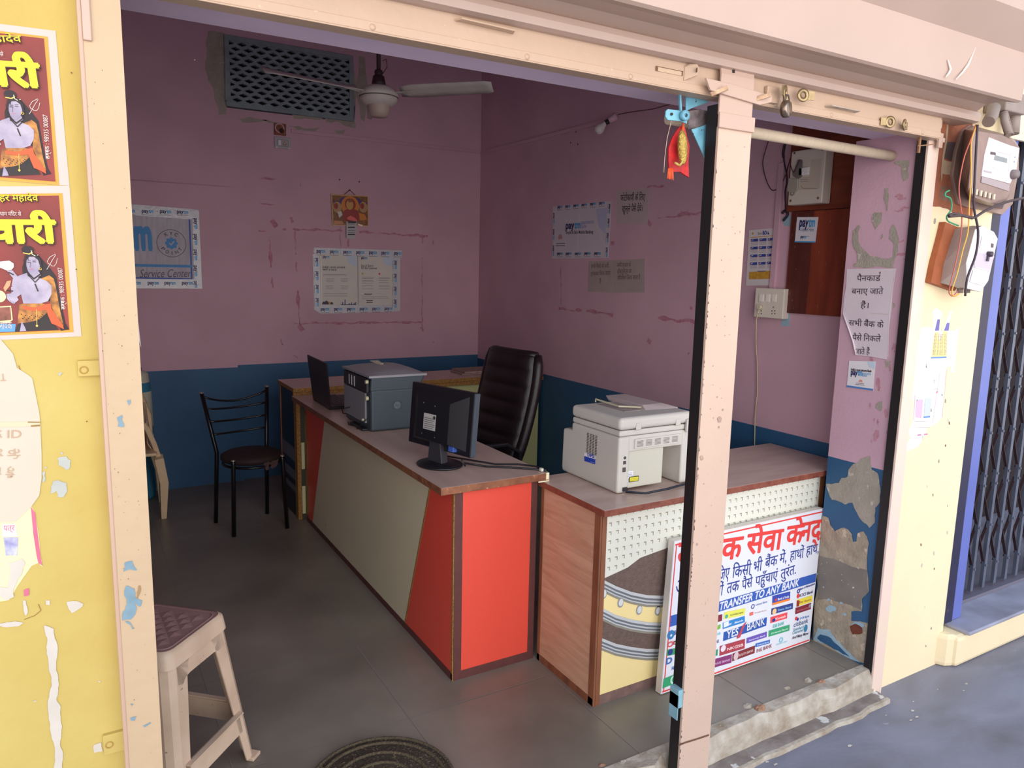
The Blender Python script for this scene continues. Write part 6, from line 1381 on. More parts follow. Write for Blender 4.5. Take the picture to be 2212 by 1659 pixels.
# calendar
cal = thing('wall_calendar', 'white calendar with blue month headings on the right wall above the switchboard', 'calendar', tuple(at(1640, 560, 'x', 2.978)))
S = Sheet('x', 2.977, 0); S.base(S.tpx(e8(360, 1095), e8(612, 1075), e8(585, 1645), e8(328, 1648)), M('calendar_paper', (214, 206, 210), .5), .0012)
cb_ = M('calendar_blue', (52, 70, 150), .5); cg = M('calendar_numbers', (150, 146, 156), .6); co_ = M('calendar_ochre', (214, 160, 60), .5, var=.3, vs=60)
S.line(S.tpx(e8(375, 1170), e8(608, 1150)), .003, co_, 2)
S.text('BOI', S.uv(*e8(498, 1143)), S.uv(*e8(538, 1140)), .028, cb_, 2, .03); S.text('Bank', S.uv(*e8(448, 1143)), S.uv(*e8(492, 1140)), .02, cg, 2, .02); S.pol(S.tpx(*[e8(*p) for p in [(552, 1105), (558, 1125), (566, 1128), (556, 1140), (548, 1140), (545, 1125)]]), cb_, 2); S.ring(S.uv(*e8(398, 1130)), .006, co_, 2, 10)
for r in range(4):
    for c_ in range(3):
        x = 380+c_*84-r*3; y = 1185+r*78-c_*4; w_ = 72 if c_ < 2 else 52
        S.pol(S.tpx(e8(x, y), e8(x+w_, y-5), e8(x+w_-1, y+22), e8(x-1, y+25)), cb_, 2); S.pol(S.tpx(e8(x+8, y+10), e8(x+w_*.4, y+4), e8(x+w_*.4, y+10), e8(x+6, y+16)), M('calendar_white', (230, 226, 230), .5), 3)
        S.pol(S.tpx(e8(x, y+16), e8(x+14, y+20), e8(x, y+25)), redp, 3)
        for q in range(4): S.line(S.tpx(e8(x+2, y+32+q*9), e8(x+w_-3, y+28+q*9)), .0012, cg, 2)
S.pol(S.tpx(e8(362, 1512), e8(590, 1500), e8(587, 1580), e8(360, 1585)), co_, 2); S.line(S.tpx(e8(445, 1505), e8(530, 1503)), .003, cb_, 3)
for x in (430, 480, 540): S.line(S.tpx(e8(x, 1508), e8(x-2, 1580)), .0015, M('calendar_brown', (160, 110, 50), .5), 3)
S.done('calendar_sheet', cal)
# switchboard with plug and cable
sw = thing('switchboard', 'cream switchboard with three switches and sockets under the calendar', 'switchboard', tuple(at(1660, 655, 'x', 2.95)))
S = Sheet('x', 2.935, .0003); A_ = S.uv(1632, 622); B_ = S.uv(1690, 690)
g = MB(); g.box(2.935, 2.979, -B_[0], -A_[0], B_[1], A_[1]); sb8 = g.build('case', M('switchboard_cream', (222, 212, 200), .45), sw, bevel=.004)
for i in range(3):
    a_, b_ = S.uv(1640+i*14, 652), S.uv(1650+i*14, 636); g = MB(); g.box(2.931, 2.9345, -b_[0], -a_[0], a_[1], b_[1]); g.build('switch', M('switch_face', (236, 230, 222), .35), sb8, bevel=.001)
for cx_ in (1642, 1671):
    for dx, dy in ((0, 664), (-3, 672), (3, 672), (-3, 678), (3, 678)): S.ring(S.uv(cx_+dx, dy), .0032, blackm, 2, 8)
S.done('socket_holes', sb8)
g = MB(); c = at(1641, 664, 'x', 2.925); g.tube([c+Vector((.012, 0, 0)), c+Vector((-.01, 0, 0))], .012, 12); g.build('plug', M('plug_cream', (206, 196, 170), .5), sw)
pcb = thing('plug_cable', 'thin cream cable hanging from the switchboard plug down behind the brown counter', 'cable', tuple(at(1632, 700, 'x', 2.93)))
g = MB(); g.tube([at(*q, 'x', x_) for q, x_ in (((1640, 668), 2.914), ((1634, 690), 2.925), ((1633, 740), 2.965), ((1636, 790), 2.968), ((1636, 850), 2.968), ((1631, 900), 2.968), ((1630, 965), 2.968), ((1630, 990), 2.968))], .0026, 6); g.build('cord', M('cream_cord', (206, 190, 150), .6), pcb)

# notes on the pillar
S = Sheet('x', 2.7375, 0)
nt8 = thing('pillar_note', 'long white Hindi note with a torn lower left corner on the pillar', 'note', tuple(at(1880, 680, 'x', 2.7375)))
pp8 = M('glossy_note_paper', (222, 208, 216), .35, var=.05, vs=8)
S.base(S.tpx(*[r4(*p) for p in [(320, 752), (765, 748), (735, 850), (720, 1100), (695, 1300), (680, 1565), (520, 1535), (400, 1525), (375, 1400), (340, 1280), (285, 1150), (295, 1020), (315, 900)]]), pp8, .001)
ink8 = M('brown_black_ink', (62, 44, 56), .6)
for st_, a, b, h in (('पैनकार्ड'.replace('र्ड', 'ड'), (412, 862), (622, 860), .034), ('बनाए जाते', (365, 978), (648, 978), .034), ('हैं।', (445, 1102), (515, 1105), .034), ('सभी बैंक के', (338, 1258), (650, 1280), .034), ('पैसे िनकले', (372, 1390), (625, 1405), .034), ('जाते हैं', (395, 1515), (528, 1518), .034)):
    S.text(st_, S.uv(*r4(*a)), S.uv(*r4(*b)), h*1.0, ink8, 2, .002)
a = S.uv(*r4(622, 790)); S.line([(a[0]-.004, a[1]), (a[0]+.001, a[1]+.005), (a[0]-.002, a[1]-.008)], .0022, ink8, 2)
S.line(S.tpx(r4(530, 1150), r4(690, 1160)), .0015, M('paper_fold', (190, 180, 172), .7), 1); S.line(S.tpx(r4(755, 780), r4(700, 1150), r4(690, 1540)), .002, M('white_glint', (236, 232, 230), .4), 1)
S.done('note_sheet', nt8)
g = MB(); cu = [at(*r4(*q), 'x', 2.734) for q in ((285, 1150), (330, 1270), (375, 1400), (402, 1520))]; g.tube(cu, .003, 8); g.build('curled_edge', pp8, nt8)
st9 = thing('pillar_sticker', 'square white bank sticker with a blue foot on the pillar below the Hindi note', 'sticker', tuple(at(1860, 812, 'x', 2.7375)))
S = Sheet('x', 2.7375, 0); S.base(S.tpx(*[r5(*p) for p in [(325, 0), (550, 5), (530, 253), (305, 222)]]), M('sticker_white2', (230, 226, 230), .35), .0008)
S.text("India's most sincere Bank", S.uv(*r5(345, 82)), S.uv(*r5(517, 98)), .014, ink8, 2, .03); paytm(S, S.uv(*r5(342, 118)), S.uv(*r5(437, 128)), .034, 2); S.text('payments', S.uv(*r5(440, 118)), S.uv(*r5(512, 122)), .016, ptl, 2); S.text('bank', S.uv(*r5(440, 134)), S.uv(*r5(480, 136)), .014, ptl, 2)
c = S.uv(*r5(425, 178))
for k in range(5): aa = math.radians(30+k*30); S.ring((c[0]+.006*math.cos(aa), c[1]+.004*math.sin(aa)), .003, M('lotus_pink', (230, 150, 140), .5), 2, 8, ey=1.6)
S.line(S.tpx(r5(385, 188), r5(452, 196)), .0015, ink8, 2); S.line(S.tpx(r5(380, 200), r5(458, 208)), .0015, ink8, 2); S.pol(S.tpx(*[r5(*p) for p in [(308, 208), (532, 240), (530, 253), (305, 222)]]), M('sticker_foot_blue', (70, 130, 200), .4), 2); S.pol(S.tpx(*[r5(*p) for p in [(480, 8), (545, 10), (545, 70), (500, 50)]]), M('pale_blue_wash2', (196, 214, 234), .5), 2); S.done('sticker_sheet', st9)

# ------------------------------------------------------------------ meters on the yellow wall
mA = thing('electricity_meter', 'large dusty electricity meter in a clear case under the hood end, upper of two', 'electricity meter', tuple(at(2130, 370, 'y', 1.6)), group='electricity meters')
m9 = lambda X, Y: (2000+X*.15067, 230+Y*.15067)
def mp9(X, Y, y=1.6): return at(*m9(X, Y), 'y', y)
dusty = M('dusty_clear_case', (150, 124, 116), .35, var=.25, vs=12); dustyf = M('dusty_case_front', (172, 158, 160), .3, var=.12, vs=8)
g = MB(); g.prism([mp9(*p, 1.665) for p in [(530, 350), (640, 270), (1150, 400), (1290, 480), (1340, 900), (1250, 1400), (1100, 1560), (800, 1480), (600, 1450), (470, 1400), (390, 1000), (440, 650)]], (0, .015, 0)); g.build('backboard', dusty, mA, bevel=.003)
# body: hull in depth
outl = [(560, 330), (680, 280), (1130, 400), (1280, 500), (1345, 600), (1330, 900), (1190, 1300), (1100, 1470), (850, 1420), (640, 1360), (560, 1200), (480, 1000), (520, 600)]
f_out = [mp9(*p, 1.55) for p in [(690, 380), (720, 350), (1100, 420), (1260, 500), (1340, 600), (1330, 900), (1200, 1250), (1120, 1400), (900, 1380), (680, 1300), (610, 1200), (640, 800), (660, 500)]]
bk9 = [mp9(*p, 1.664) for p in outl]
g = MB(); n9 = len(outl); g.add(bk9+f_out, [(i, (i+1) % n9, n9+(i+1) % n9, n9+i) for i in range(n9)], 0); g.poly(f_out); g.build('case', dusty, mA)
S = Sheet('y', 1.5485, 0)
S.base([S.uv(*m9(*p)) for p in [(905, 445), (1200, 560), (1340, 600), (1300, 900), (1210, 1110), (800, 1000), (840, 700)]], M('meter_face_white', (222, 214, 224), .25, var=.06, vs=9), .003)
gl9 = M('meter_grey', (168, 160, 166), .4); S.pol([S.uv(*m9(*p)) for p in [(800, 1005), (1200, 1120), (1190, 1220), (790, 1090)]], M('meter_lower_cover', (160, 146, 150), .4), 1)
S.pol([S.uv(*m9(*p)) for p in [(990, 700), (1165, 750), (1160, 815), (975, 770)]], M('meter_lcd', (130, 136, 140), .2), 1); S.pol([S.uv(*m9(*p)) for p in [(925, 650), (1000, 665), (1000, 700), (920, 690)]], M('meter_dark', (80, 64, 74), .3), 1)
S.line(S.tpx(m9(1210, 660), m9(1180, 940)), .0012, gl9, 1); S.line(S.tpx(m9(1010, 650), m9(1210, 700)), .0010, gl9, 1)
for X, Y in ((1275, 730), (1265, 797)): S.ring(S.uv(*m9(X, Y)), .0028, M('meter_button', (96, 90, 150), .4), 1, 12)
for X in range(1040, 1180, 25): S.ring(S.uv(*m9(X, 668+(X-1040)*.27)), .0010, gl9, 1, 6)
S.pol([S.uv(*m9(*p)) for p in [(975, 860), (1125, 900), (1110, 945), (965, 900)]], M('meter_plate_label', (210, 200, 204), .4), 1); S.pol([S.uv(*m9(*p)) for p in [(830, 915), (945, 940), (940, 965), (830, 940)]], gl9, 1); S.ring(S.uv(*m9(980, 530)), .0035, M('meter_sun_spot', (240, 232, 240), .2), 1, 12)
S.done('dial_face', mA)
g = MB(); c = mp9(1275, 975, 1.54); g.lathe([(0, .014), (.014, .012), (.018, 0), (.018, -.01), (0, -.01)], 18, 0, Matrix.Translation(c) @ Matrix.Rotation(PI/2, 4, 'X')); g.build('seal_knob', M('dusty_grey_knob', (124, 112, 112), .5), mA)
g = MB()
for i in range(6): c = mp9(655+i*62, 1215+i*17, 1.545); g.box(c.x-.006, c.x+.006, 1.540, 1.547, c.z-.010, c.z+.010)
tb9 = g.build('terminal_block', M('terminal_ivory', (206, 190, 170), .5), mA, bevel=.001)
# lower meter on a wooden board
mB = thing('meter_box', 'clear-fronted white electricity meter on a brown wooden board, lower of two', 'electricity meter', tuple(at(2080, 560, 'y', 1.64)), group='electricity meters')
m4 = lambda X, Y, y: at(*r4(X, Y), 'y', y)
g = MB(); g.prism([m4(*p, 1.655) for p in [(1205, 330), (1320, 380), (1500, 380), (1480, 640), (1290, 950), (1075, 875), (1110, 700), (1170, 480)]], (0, .024, 0)); g.build('wooden_board', M('brown_meter_board', (170, 96, 60), .7, var=.25, vs=20), mB, bevel=.001)
sidem = M('meter_side_grey', (176, 164, 160), .45, var=.15, vs=10); clr = M('clear_white_cover', (214, 208, 214), .15, var=.1, vs=14)
bkp = [m4(*p, 1.655) for p in [(1290, 395), (1440, 365), (1560, 400), (1560, 700), (1450, 930), (1330, 930), (1160, 880), (1190, 700)]]
frp = [m4(*p, 1.565) for p in [(1470, 400), (1530, 365), (1640, 420), (1675, 480), (1590, 860), (1520, 960), (1400, 930), (1390, 700)]]
g = MB(); n9 = 8; g.add(bkp+frp, [(i, (i+1) % n9, n9+(i+1) % n9, n9+i) for i in range(n9)], 0); g.poly(frp, 1); cb9 = g.build('cover', [sidem, clr], mB, bevel=.003)
S = Sheet('y', 1.564, 0)
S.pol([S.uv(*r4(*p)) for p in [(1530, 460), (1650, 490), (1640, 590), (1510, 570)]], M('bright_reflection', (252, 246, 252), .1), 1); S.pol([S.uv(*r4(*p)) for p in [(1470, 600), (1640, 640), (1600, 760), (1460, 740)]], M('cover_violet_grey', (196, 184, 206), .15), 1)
S.pol([S.uv(*r4(*p)) for p in [(1450, 760), (1580, 790), (1530, 900), (1420, 870)]], M('cover_pale_window', (206, 204, 214), .2), 1); S.pol([S.uv(*r4(*p)) for p in [(1610, 520), (1635, 530), (1630, 565), (1608, 560)]], M('meter_dark', (80, 64, 74), .3), 2)
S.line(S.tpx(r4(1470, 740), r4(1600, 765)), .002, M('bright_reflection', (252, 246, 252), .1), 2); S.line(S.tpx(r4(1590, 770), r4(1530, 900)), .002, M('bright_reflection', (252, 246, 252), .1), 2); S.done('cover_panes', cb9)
g = MB(); c = m4(1605, 620, 1.556); g.lathe([(0, .010), (.010, .008), (.011, -.008), (0, -.008)], 14, 0, Matrix.Translation(c) @ Matrix.Rotation(PI/2, 4, 'X')); g.prism([c+Vector((-.010, 0, -.004)), c+Vector((.0, 0, -.004)), c+Vector((-.002, 0, -.028)), c+Vector((-.014, 0, -.026))], (0, .004, 0)); g.build('dark_knob', M('seal_black', (64, 54, 66), .4), cb9)
for X in (1335, 1400): g = MB(); c = m4(X, 935, 1.60); g.tube([c+Vector((0, 0, .004)), c+Vector((0, 0, -.014))], .011, 12); g.build('cable_gland', M('gland_grey', (120, 104, 100), .6), mB)
# service wires
sw9 = thing('service_wires', 'red, yellow and black wires hanging between the two electricity meters', 'wire', tuple(at(2105, 300, 'y', 1.54)))
def wy(pts, r, mt, root, y=1.535, name='wire', f=r4):
    g = MB(); ys = y if isinstance(y, (list, tuple)) else [y]*len(pts); P_ = [at(*f(*q), 'y', v) for q, v in zip(pts, ys)]; out = []
    for i in range(len(P_)-1):
        p0, p1, p2, p3 = P_[max(i-1, 0)], P_[i], P_[i+1], P_[min(i+2, len(P_)-1)]
        for t_ in (0, .25, .5, .75): out.append(.5*((2*p1)+(p2-p0)*t_+(2*p0-5*p1+4*p2-p3)*t_*t_+(3*p1-p0-3*p2+p3)*t_**3))
    out.append(P_[-1]); g.tube(out, r, 7); return g.build(name, mt, root)
wy([(2108, 270), (2098, 300), (2083, 340), (2073, 390), (2072, 420), (2078, 470), (2074, 520), (2064, 570), (2054, 610), (2050, 632), (2058, 640), (2068, 630)], .0022, M('red_brown_wire', (190, 96, 84), .5), sw9, f=lambda a, b: (a, b))
wy([(2110, 270), (2098, 310), (2098, 380), (2094, 440), (2091, 500), (2080, 540), (2068, 590), (2056, 630), (2062, 641), (2072, 634)], .0024, M('yellow_wire', (220, 170, 76), .5), sw9, 1.533, f=lambda a, b: (a, b))
wy([(2112, 270), (2110, 300), (2105, 400), (2104, 450), (2113, 500), (2108, 550), (2090, 600), (2085, 640)], .0042, M('black_service_wire', (52, 42, 58), .5), sw9, 1.528, f=lambda a, b: (a, b))
wy([(2212, 428), (2170, 438), (2130, 455), (2105, 470), (2085, 468), (2060, 462), (2050, 468), (2080, 466), (2100, 472)], .0050, M('thick_black_cable', (70, 54, 58), .6), sw9, 1.530, 'feed_cable', f=lambda a, b: (a, b))
wy([(2051, 412), (2043, 416), (2042, 424), (2052, 428), (2056, 440), (2054, 455), (2045, 468), (2048, 478), (2060, 484), (2070, 488)], .0028, M('green_earth_wire', (60, 150, 110), .5), sw9, 1.56, 'earth_wire', f=lambda a, b: (a, b))
# pipes beneath the hood end
pgr = M('dusty_grey_pipe', (150, 136, 130), .6, var=.2, vs=16)
pp_ = thing('conduit_pipes', 'dusty grey pipes and flexible hose above the upper meter at the hood end', 'pipe', tuple(at(2160, 260, 'y', 1.62)))
g = MB(); g.tube([at(2148, 232, 'y', 1.63), at(2143, 250, 'y', 1.62), at(2135, 264, 'y', 1.61)], .022, 14); g.build('elbow', pgr, pp_)
g = MB(); g.tube([at(2168, 240, 'y', 1.62), at(2170, 262, 'y', 1.60), at(2180, 292, 'y', 1.575)], .014, 12); fx = g.build('flexible_hose', pgr, pp_)
g = MB(); 
for i in range(14):
    t_ = i/13; p = at(2168, 246, 'y', 1.615).lerp(at(2180, 292, 'y', 1.575), t_); d_ = (at(2180, 292, 'y', 1.575)-at(2168, 246, 'y', 1.615)).normalized(); q_ = d_.to_track_quat('Z', 'Y').to_matrix().to_4x4()
    g.lathe([(.0135, -.0012), (.0158, 0), (.0135, .0012)], 14, 0, Matrix.Translation(p) @ q_)
g.build('hose_ribs', pgr, fx)
g = MB(); g.tube([at(2192, 236, 'y', 1.64), at(2188, 290, 'y', 1.63)], .022, 14); g.build('grey_pipe', pgr, pp_)
g = MB(); g.box(at(2155, 235, 'y', 1.63).x, at(2200, 240, 'y', 1.63).x, 1.60, 1.684, at(2200, 252, 'y', 1.63).z, at(2180, 232, 'y', 1.63).z+.05); g.build('clamp', pgr, pp_, bevel=.006)

# ------------------------------------------------------------------ torn papers and posters on the outside walls
bw_ = M('sun_bleached_paper', (242, 238, 240), .7, var=.04, vs=20)
t6 = lambda X, Y: (1940+X*.20487, 660+Y*.20487)
tp = thing('torn_poster', 'white torn poster scraps with a yellow panel on the right yellow wall', 'poster', tuple(at(2020, 820, 'y', 1.679)))
S = Sheet('y', 1.679, 0)
S.base(jag(S.tpx(*[t6(*p) for p in [(240, 235), (330, 230), (370, 250), (365, 120), (370, 50), (410, 30), (460, 70), (465, 110), (430, 180), (435, 270), (478, 268), (500, 180), (555, 50), (570, 60), (540, 200), (530, 270), (590, 270), (640, 235), (620, 400), (610, 520), (600, 620), (590, 715), (550, 700), (570, 640), (510, 650), (490, 900), (465, 1180), (400, 1250), (300, 1300), (290, 1370), (200, 1500), (90, 1540), (80, 1500), (130, 1400), (110, 1340), (150, 1240), (165, 1000), (130, 980), (140, 880), (160, 800), (175, 500), (225, 350)]]), .03, 1, 5), bw_, .0008)
S.pol(S.tpx(*[t6(*p) for p in [(385, 290), (420, 270), (435, 330), (430, 385), (460, 330), (478, 270), (520, 270), (510, 540), (348, 550), (360, 440)]]), M('print_yellow_wash', (246, 238, 150), .6), 1)
S.line(S.tpx(t6(348, 553), t6(505, 547)), .006, M('print_blue_rule', (100, 140, 200), .6), 2)
for a, b in (((415, 148), (438, 148)), ((515, 185), (540, 185))): S.pol(S.tpx(t6(*a), t6(*b), t6(b[0]-10, 268), t6(a[0]-28 if a[0] < 500 else a[0]-32, 268)), M('print_indigo', (112, 106, 176), .6), 2)
for i, y in enumerate((335, 372, 410, 448, 488, 522)): S.text('बैंक के कार्य करें'.replace('र्य', 'य'), S.uv(*t6(378-i*4, y+8)), S.uv(*t6(505, y+6)), .022, M('print_faded_mauve', (170, 150, 150), .6), 2)
S.text('यूनी के', S.uv(*t6(262, 345)), S.uv(*t6(360, 340)), .04, M('print_ghost', (222, 214, 222), .7), 1); S.text('जाते', S.uv(*t6(250, 600)), S.uv(*t6(320, 600)), .035, M('print_ghost', (222, 214, 222), .7), 1)
S.pol(S.tpx(*[t6(*p) for p in [(190, 1000), (262, 990), (245, 1190), (182, 1180)]]), M('print_rose', (232, 180, 204), .6), 1); S.pol(S.tpx(*[t6(*p) for p in [(285, 980), (352, 975), (335, 1180), (268, 1185)]]), M('print_bluegrey', (196, 204, 222), .6), 1); S.pol(S.tpx(*[t6(*p) for p in [(268, 1172), (336, 1165), (334, 1182), (266, 1188)]]), M('print_blue_rule', (100, 140, 200), .6), 2)
for a, b in (((178, 945), (160, 1210)), ((512, 680), (462, 1180))): S.line(S.tpx(t6(*a), t6(*b)), .0022, M('print_mauve_rule', (214, 150, 176), .6), 2)
for (x, y) in ((205, 1370), (272, 1362)): S.pol(S.tpx(t6(x, y-8), t6(x+38, y-12), t6(x+36, y+2), t6(x-2, y+6)), M('print_magenta', (206, 120, 170), .6), 2)
for c_, r_, mm in (((200, 1000), .004, M('print_green_grey', (140, 170, 160), .6)), ((408, 915), .005, M('print_red_dot', (226, 130, 140), .6)), ((462, 945), .005, M('print_green_grey', (140, 170, 160), .6))): S.ring(S.uv(*t6(*c_)), r_, mm, 2, 10)
S.pol(S.tpx(*[t6(*p) for p in [(440, 700), (480, 690), (440, 1180), (390, 1240), (360, 1250)]]), M('paper_grime', (214, 208, 214), .7), 1)
for (x0, x1, y) in ((180, 350, 1225), (200, 330, 1290), (370, 410, 790), (360, 420, 885)): S.line(S.tpx(t6(x0, y), t6(x1, y-4)), .0014, M('print_faded_mauve', (170, 150, 150), .6), 2)
S.done('poster_sheet', tp)

# festival posters on the left yellow wall: seated-arm figure in leopard cloth on a red ground
pw = M('poster_margin', (200, 188, 182), .55, var=.04, vs=10); po = M('poster_orange', (228, 152, 50), .5); pr_ = M('poster_maroon', (116, 38, 34), .5, var=.35, vs=5, c2=(160, 52, 48)); pyl = M('poster_yellow_letters', (222, 204, 30), .45); psh = M('poster_letter_shadow', (60, 30, 26), .6)
psk = M('poster_pale_blue_skin', (184, 174, 190), .5, var=.2, vs=30, c2=(144, 134, 160)); pha = M('poster_dark_hair', (40, 28, 34), .6); plp = M('poster_leopard', (206, 140, 58), .5, c2=(110, 60, 26), vs=90); psa = M('poster_orange_sash', (226, 84, 36), .5); pdk = M('poster_dark_lap', (44, 36, 38), .6, var=.3, vs=20); pgd = M('poster_gold', (230, 190, 90), .45); pln = M('poster_line', (90, 70, 96), .6)
def poster(label, f, corners, inner, inner2, figf, texts, extra=None):
    t = thing('festival_poster', label, 'poster', tuple(at(*corners[0], 'y', 1.649)), group='red festival posters')
    S = Sheet('y', 1.649, 0); ul = -.32
    (tr, br) = corners; TRu, BRu = S.uv(*tr), S.uv(*br); sl = (S.uv(*corners[0])[1]-S.uv(*extra['tl'])[1])/(S.uv(*corners[0])[0]-S.uv(*extra['tl'])[0]) if extra and 'tl' in extra else 0
    slb = (BRu[1]-S.uv(*extra['bl'])[1])/(BRu[0]-S.uv(*extra['bl'])[0])
    def quad(tr_, br_, m, k):
        a, b = S.uv(*tr_), S.uv(*br_); w_ = .36; P_ = [(a[0]-w_, a[1]-sl*w_), a, b, (b[0]-w_, b[1]-slb*w_)]
        if k == 0: S.base([P_[3], P_[2], P_[1], P_[0]], m, .001)
        else: S.pol(P_, m, k)
    quad(tr, br, pw, 0); quad(*inner, po, 1); quad(*inner2, pr_, 2)
    G = lambda *q: S.tpx(*[figf(*p) for p in q])
    # figure, traced from the second poster's crop
    S.pol(G((240, 560), (330, 600), (420, 700), (480, 780), (520, 1000), (560, 1180), (590, 1230), (520, 1245), (440, 1000), (200, 900), (190, 700)), pha, 3)                    # long hair behind
    S.pol(G((345, 800), (420, 770), (460, 800), (480, 880), (500, 1000), (520, 1100), (545, 1200), (500, 1190), (430, 1010), (430, 900), (400, 850)), plp, 4)        # hide over the shoulder
    S.pol(G((150, 1180), (165, 1020), (200, 1010), (300, 990), (400, 1020), (400, 1090), (330, 1150), (250, 1170)), plp, 5)
    S.pol(G((130, 1250), (150, 1190), (250, 1160), (330, 1130), (400, 1080), (440, 1150), (500, 1235)), pdk, 4)
    S.pol(G((185, 1160), (215, 1215), (225, 1245), (170, 1248)), psk, 5)
    S.pol(G((170, 770), (230, 750), (330, 790), (400, 820), (440, 860), (440, 930), (410, 990), (350, 1010), (200, 1010), (180, 930), (140, 880), (100, 860), (110, 800)), psk, 5)   # torso and shoulder
    S.pol(G((60, 730), (110, 730), (160, 790), (250, 850), (330, 860), (400, 830), (440, 870), (400, 895), (300, 905), (220, 890), (140, 830)), psk, 6)              # raised arm
    S.pol(G((55, 930), (110, 920), (150, 960), (160, 980), (120, 1015), (90, 1000), (60, 970)), psk, 6)                                                      # lower fist
    S.pol(G((95, 870), (140, 850), (185, 930), (140, 960), (100, 930)), psk, 6)
    for a_, b_ in (((300, 845), (325, 905)), ((60, 900), (110, 905)), ((75, 745), (115, 765))): S.line(G(a_, b_), .0020, pha, 7)
    for k_ in range(3): S.line(G((92+k_*18, 985+k_*6), (100+k_*18, 1012+k_*4)), .0005, pln, 7)
    S.pol(G((200, 640), (345, 660), (350, 740), (300, 790), (240, 780), (215, 700)), pha, 6)
    S.pol(G((222, 630), (250, 605), (300, 610), (330, 640), (342, 690), (325, 740), (290, 770), (262, 765), (240, 735), (226, 690)), psk, 7)                             # face
    S.pol(G((270, 760), (330, 735), (350, 770), (300, 800), (262, 790)), psk, 6)                                                                            # neck
    S.pol(G((205, 650), (215, 600), (250, 585), (310, 590), (350, 640), (360, 720), (345, 700), (325, 640), (290, 612), (250, 612), (228, 640), (222, 690)), pha, 8)
    for a_ in ((236, 660), (280, 655)): S.line(G(a_, (a_[0]+26, a_[1]+2)), .0010, pha, 8); S.line(G((a_[0], a_[1]-12), (a_[0]+26, a_[1]-14)), .0006, pha, 8)
    S.line(G((262, 665), (256, 700), (266, 703)), .0005, pln, 8); S.line(G((254, 718), (280, 716)), .0010, M('poster_lips', (196, 110, 120), .5), 8); S.line(G((240, 622), (242, 640)), .0010, pdk, 8); S.ring(S.uv(*figf(345, 715)), .0024, pgd, 8, 10, r2=.0014)
    S.ring(S.uv(*figf(238, 555)), .0095, pha, 7, 14, ey=.8); S.line(G((200, 580), (250, 590), (275, 575)), .0018, pgd, 8)
    S.line(G((268, 560), (275, 590), (300, 605), (325, 598)), .0012, M('poster_moon', (240, 226, 180), .5), 8)
    for pts in ([(400, 720), (425, 680), (450, 635), (475, 598)], [(472, 590), (425, 615), (404, 650), (412, 672), (430, 676)], [(490, 625), (480, 670), (462, 692), (440, 690), (430, 676)]): S.line(G(*pts), .0009, pw, 4)
    S.line(G((245, 770), (300, 830), (340, 790)), .0016, pdk, 7); S.line(G((250, 760), (290, 800), (345, 760)), .0022, pha, 7)
    S.pol(G((190, 1030), (300, 1045), (400, 1015), (430, 1010), (440, 1050), (390, 1065), (300, 1075), (200, 1060)), psa, 7); S.pol(G((390, 1050), (430, 1040), (470, 1100), (540, 1200), (545, 1230), (490, 1200), (440, 1180), (410, 1110)), psa, 7)
    S.line(G((312, 1060), (316, 1210)), .0009, pgd, 8); S.ring(S.uv(*figf(316, 1200)), .002, pgd, 8, 8)
    for k_ in range(18):
        rgx = random.Random(k_); S.line(G((170+rgx.random()*220, 1080+rgx.random()*60), (176+rgx.random()*220, 1084+rgx.random()*60)) if False else G((180+k_*12, 1100+(k_*37) % 50), (186+k_*12, 1104+(k_*37) % 50)), .0014, pdk, 6)
    for st_, a, b, h, m_, bo in texts:
        if m_ is pyl: S.text(st_, S.uv(a[0]+2, a[1]+2.5), S.uv(b[0]+2, b[1]+2.5), h, psh, 9, bo+.008)
        S.text(st_, S.uv(*a), S.uv(*b), h, m_, 10, bo)
    if extra and 'fn' in extra: extra['fn'](S)
    S.done('poster_sheet', t); return t
def low_extra(S):
    G = lambda *q: S.tpx(*[ke(*p) for p in q])
    S.pol(G((-40, 660), (30, 650), (80, 645), (118, 670), (120, 700), (100, 725), (60, 730), (0, 705), (-40, 690)), M('poster_conch', (214, 196, 190), .5), 6)
    S.pol(G((30, 880), (60, 820), (95, 815), (85, 860), (45, 910)), M('poster_flame', (230, 150, 110), .5), 4)
    S.ring(S.uv(*ke(-10, 950)), .011, M('poster_pale_disc', (246, 236, 160), .5), 4, 20)
    S.pol(G((-60, 1040), (95, 1030), (110, 1150), (80, 1175), (-60, 1165)), M('poster_photo_edge', (240, 220, 160), .5), 4); S.pol(G((-60, 1048), (88, 1040), (98, 1150), (-60, 1165)), M('poster_photo', (150, 90, 74), .6, var=.6, vs=90), 5)
    S.pol(G((-60, 1185), (135, 1185), (128, 1250), (-60, 1255)), M('poster_blue_strip', (84, 150, 206), .5), 4); S.text('नायक', S.uv(*ke(0, 1232)), S.uv(*ke(108, 1228)), .020, pw, 6, .01)
    S.text('सम्पर्क : 98935 00087'.replace('र्क', 'क'), S.uv(*ke(560, 1062)), S.uv(*ke(530, 705)), .0105, pw, 6, .01)
po1 = poster('lower red festival poster with full yellow Hindi heading on the left yellow wall', None, [(150, 402), (176, 727)], [(135, 418), (159, 718)], [(127, 423), (150, 713)], ke,
    [('हर महादेव', (0, 400+138*.2532), (330*.2532, 400+140*.2532), .017, pyl, .012), ('धाम मंिदर से', (5*.2532, 400+263*.2532), (185*.2532, 400+265*.2532), .010, pw, .01), ('वारी', (-20, 400+492*.2532), (482*.2532, 400+490*.2532), .062, pyl, .05)], {'tl': (0, 403), 'bl': (0, 735), 'fn': low_extra})
fup = lambda X, Y: (((X-150)*.2532), (Y-1060)*.2532+128+400-260+0)
def ku(X, Y): return (X*.2532-38, 400+Y*.2532-335)      # same figure one poster higher
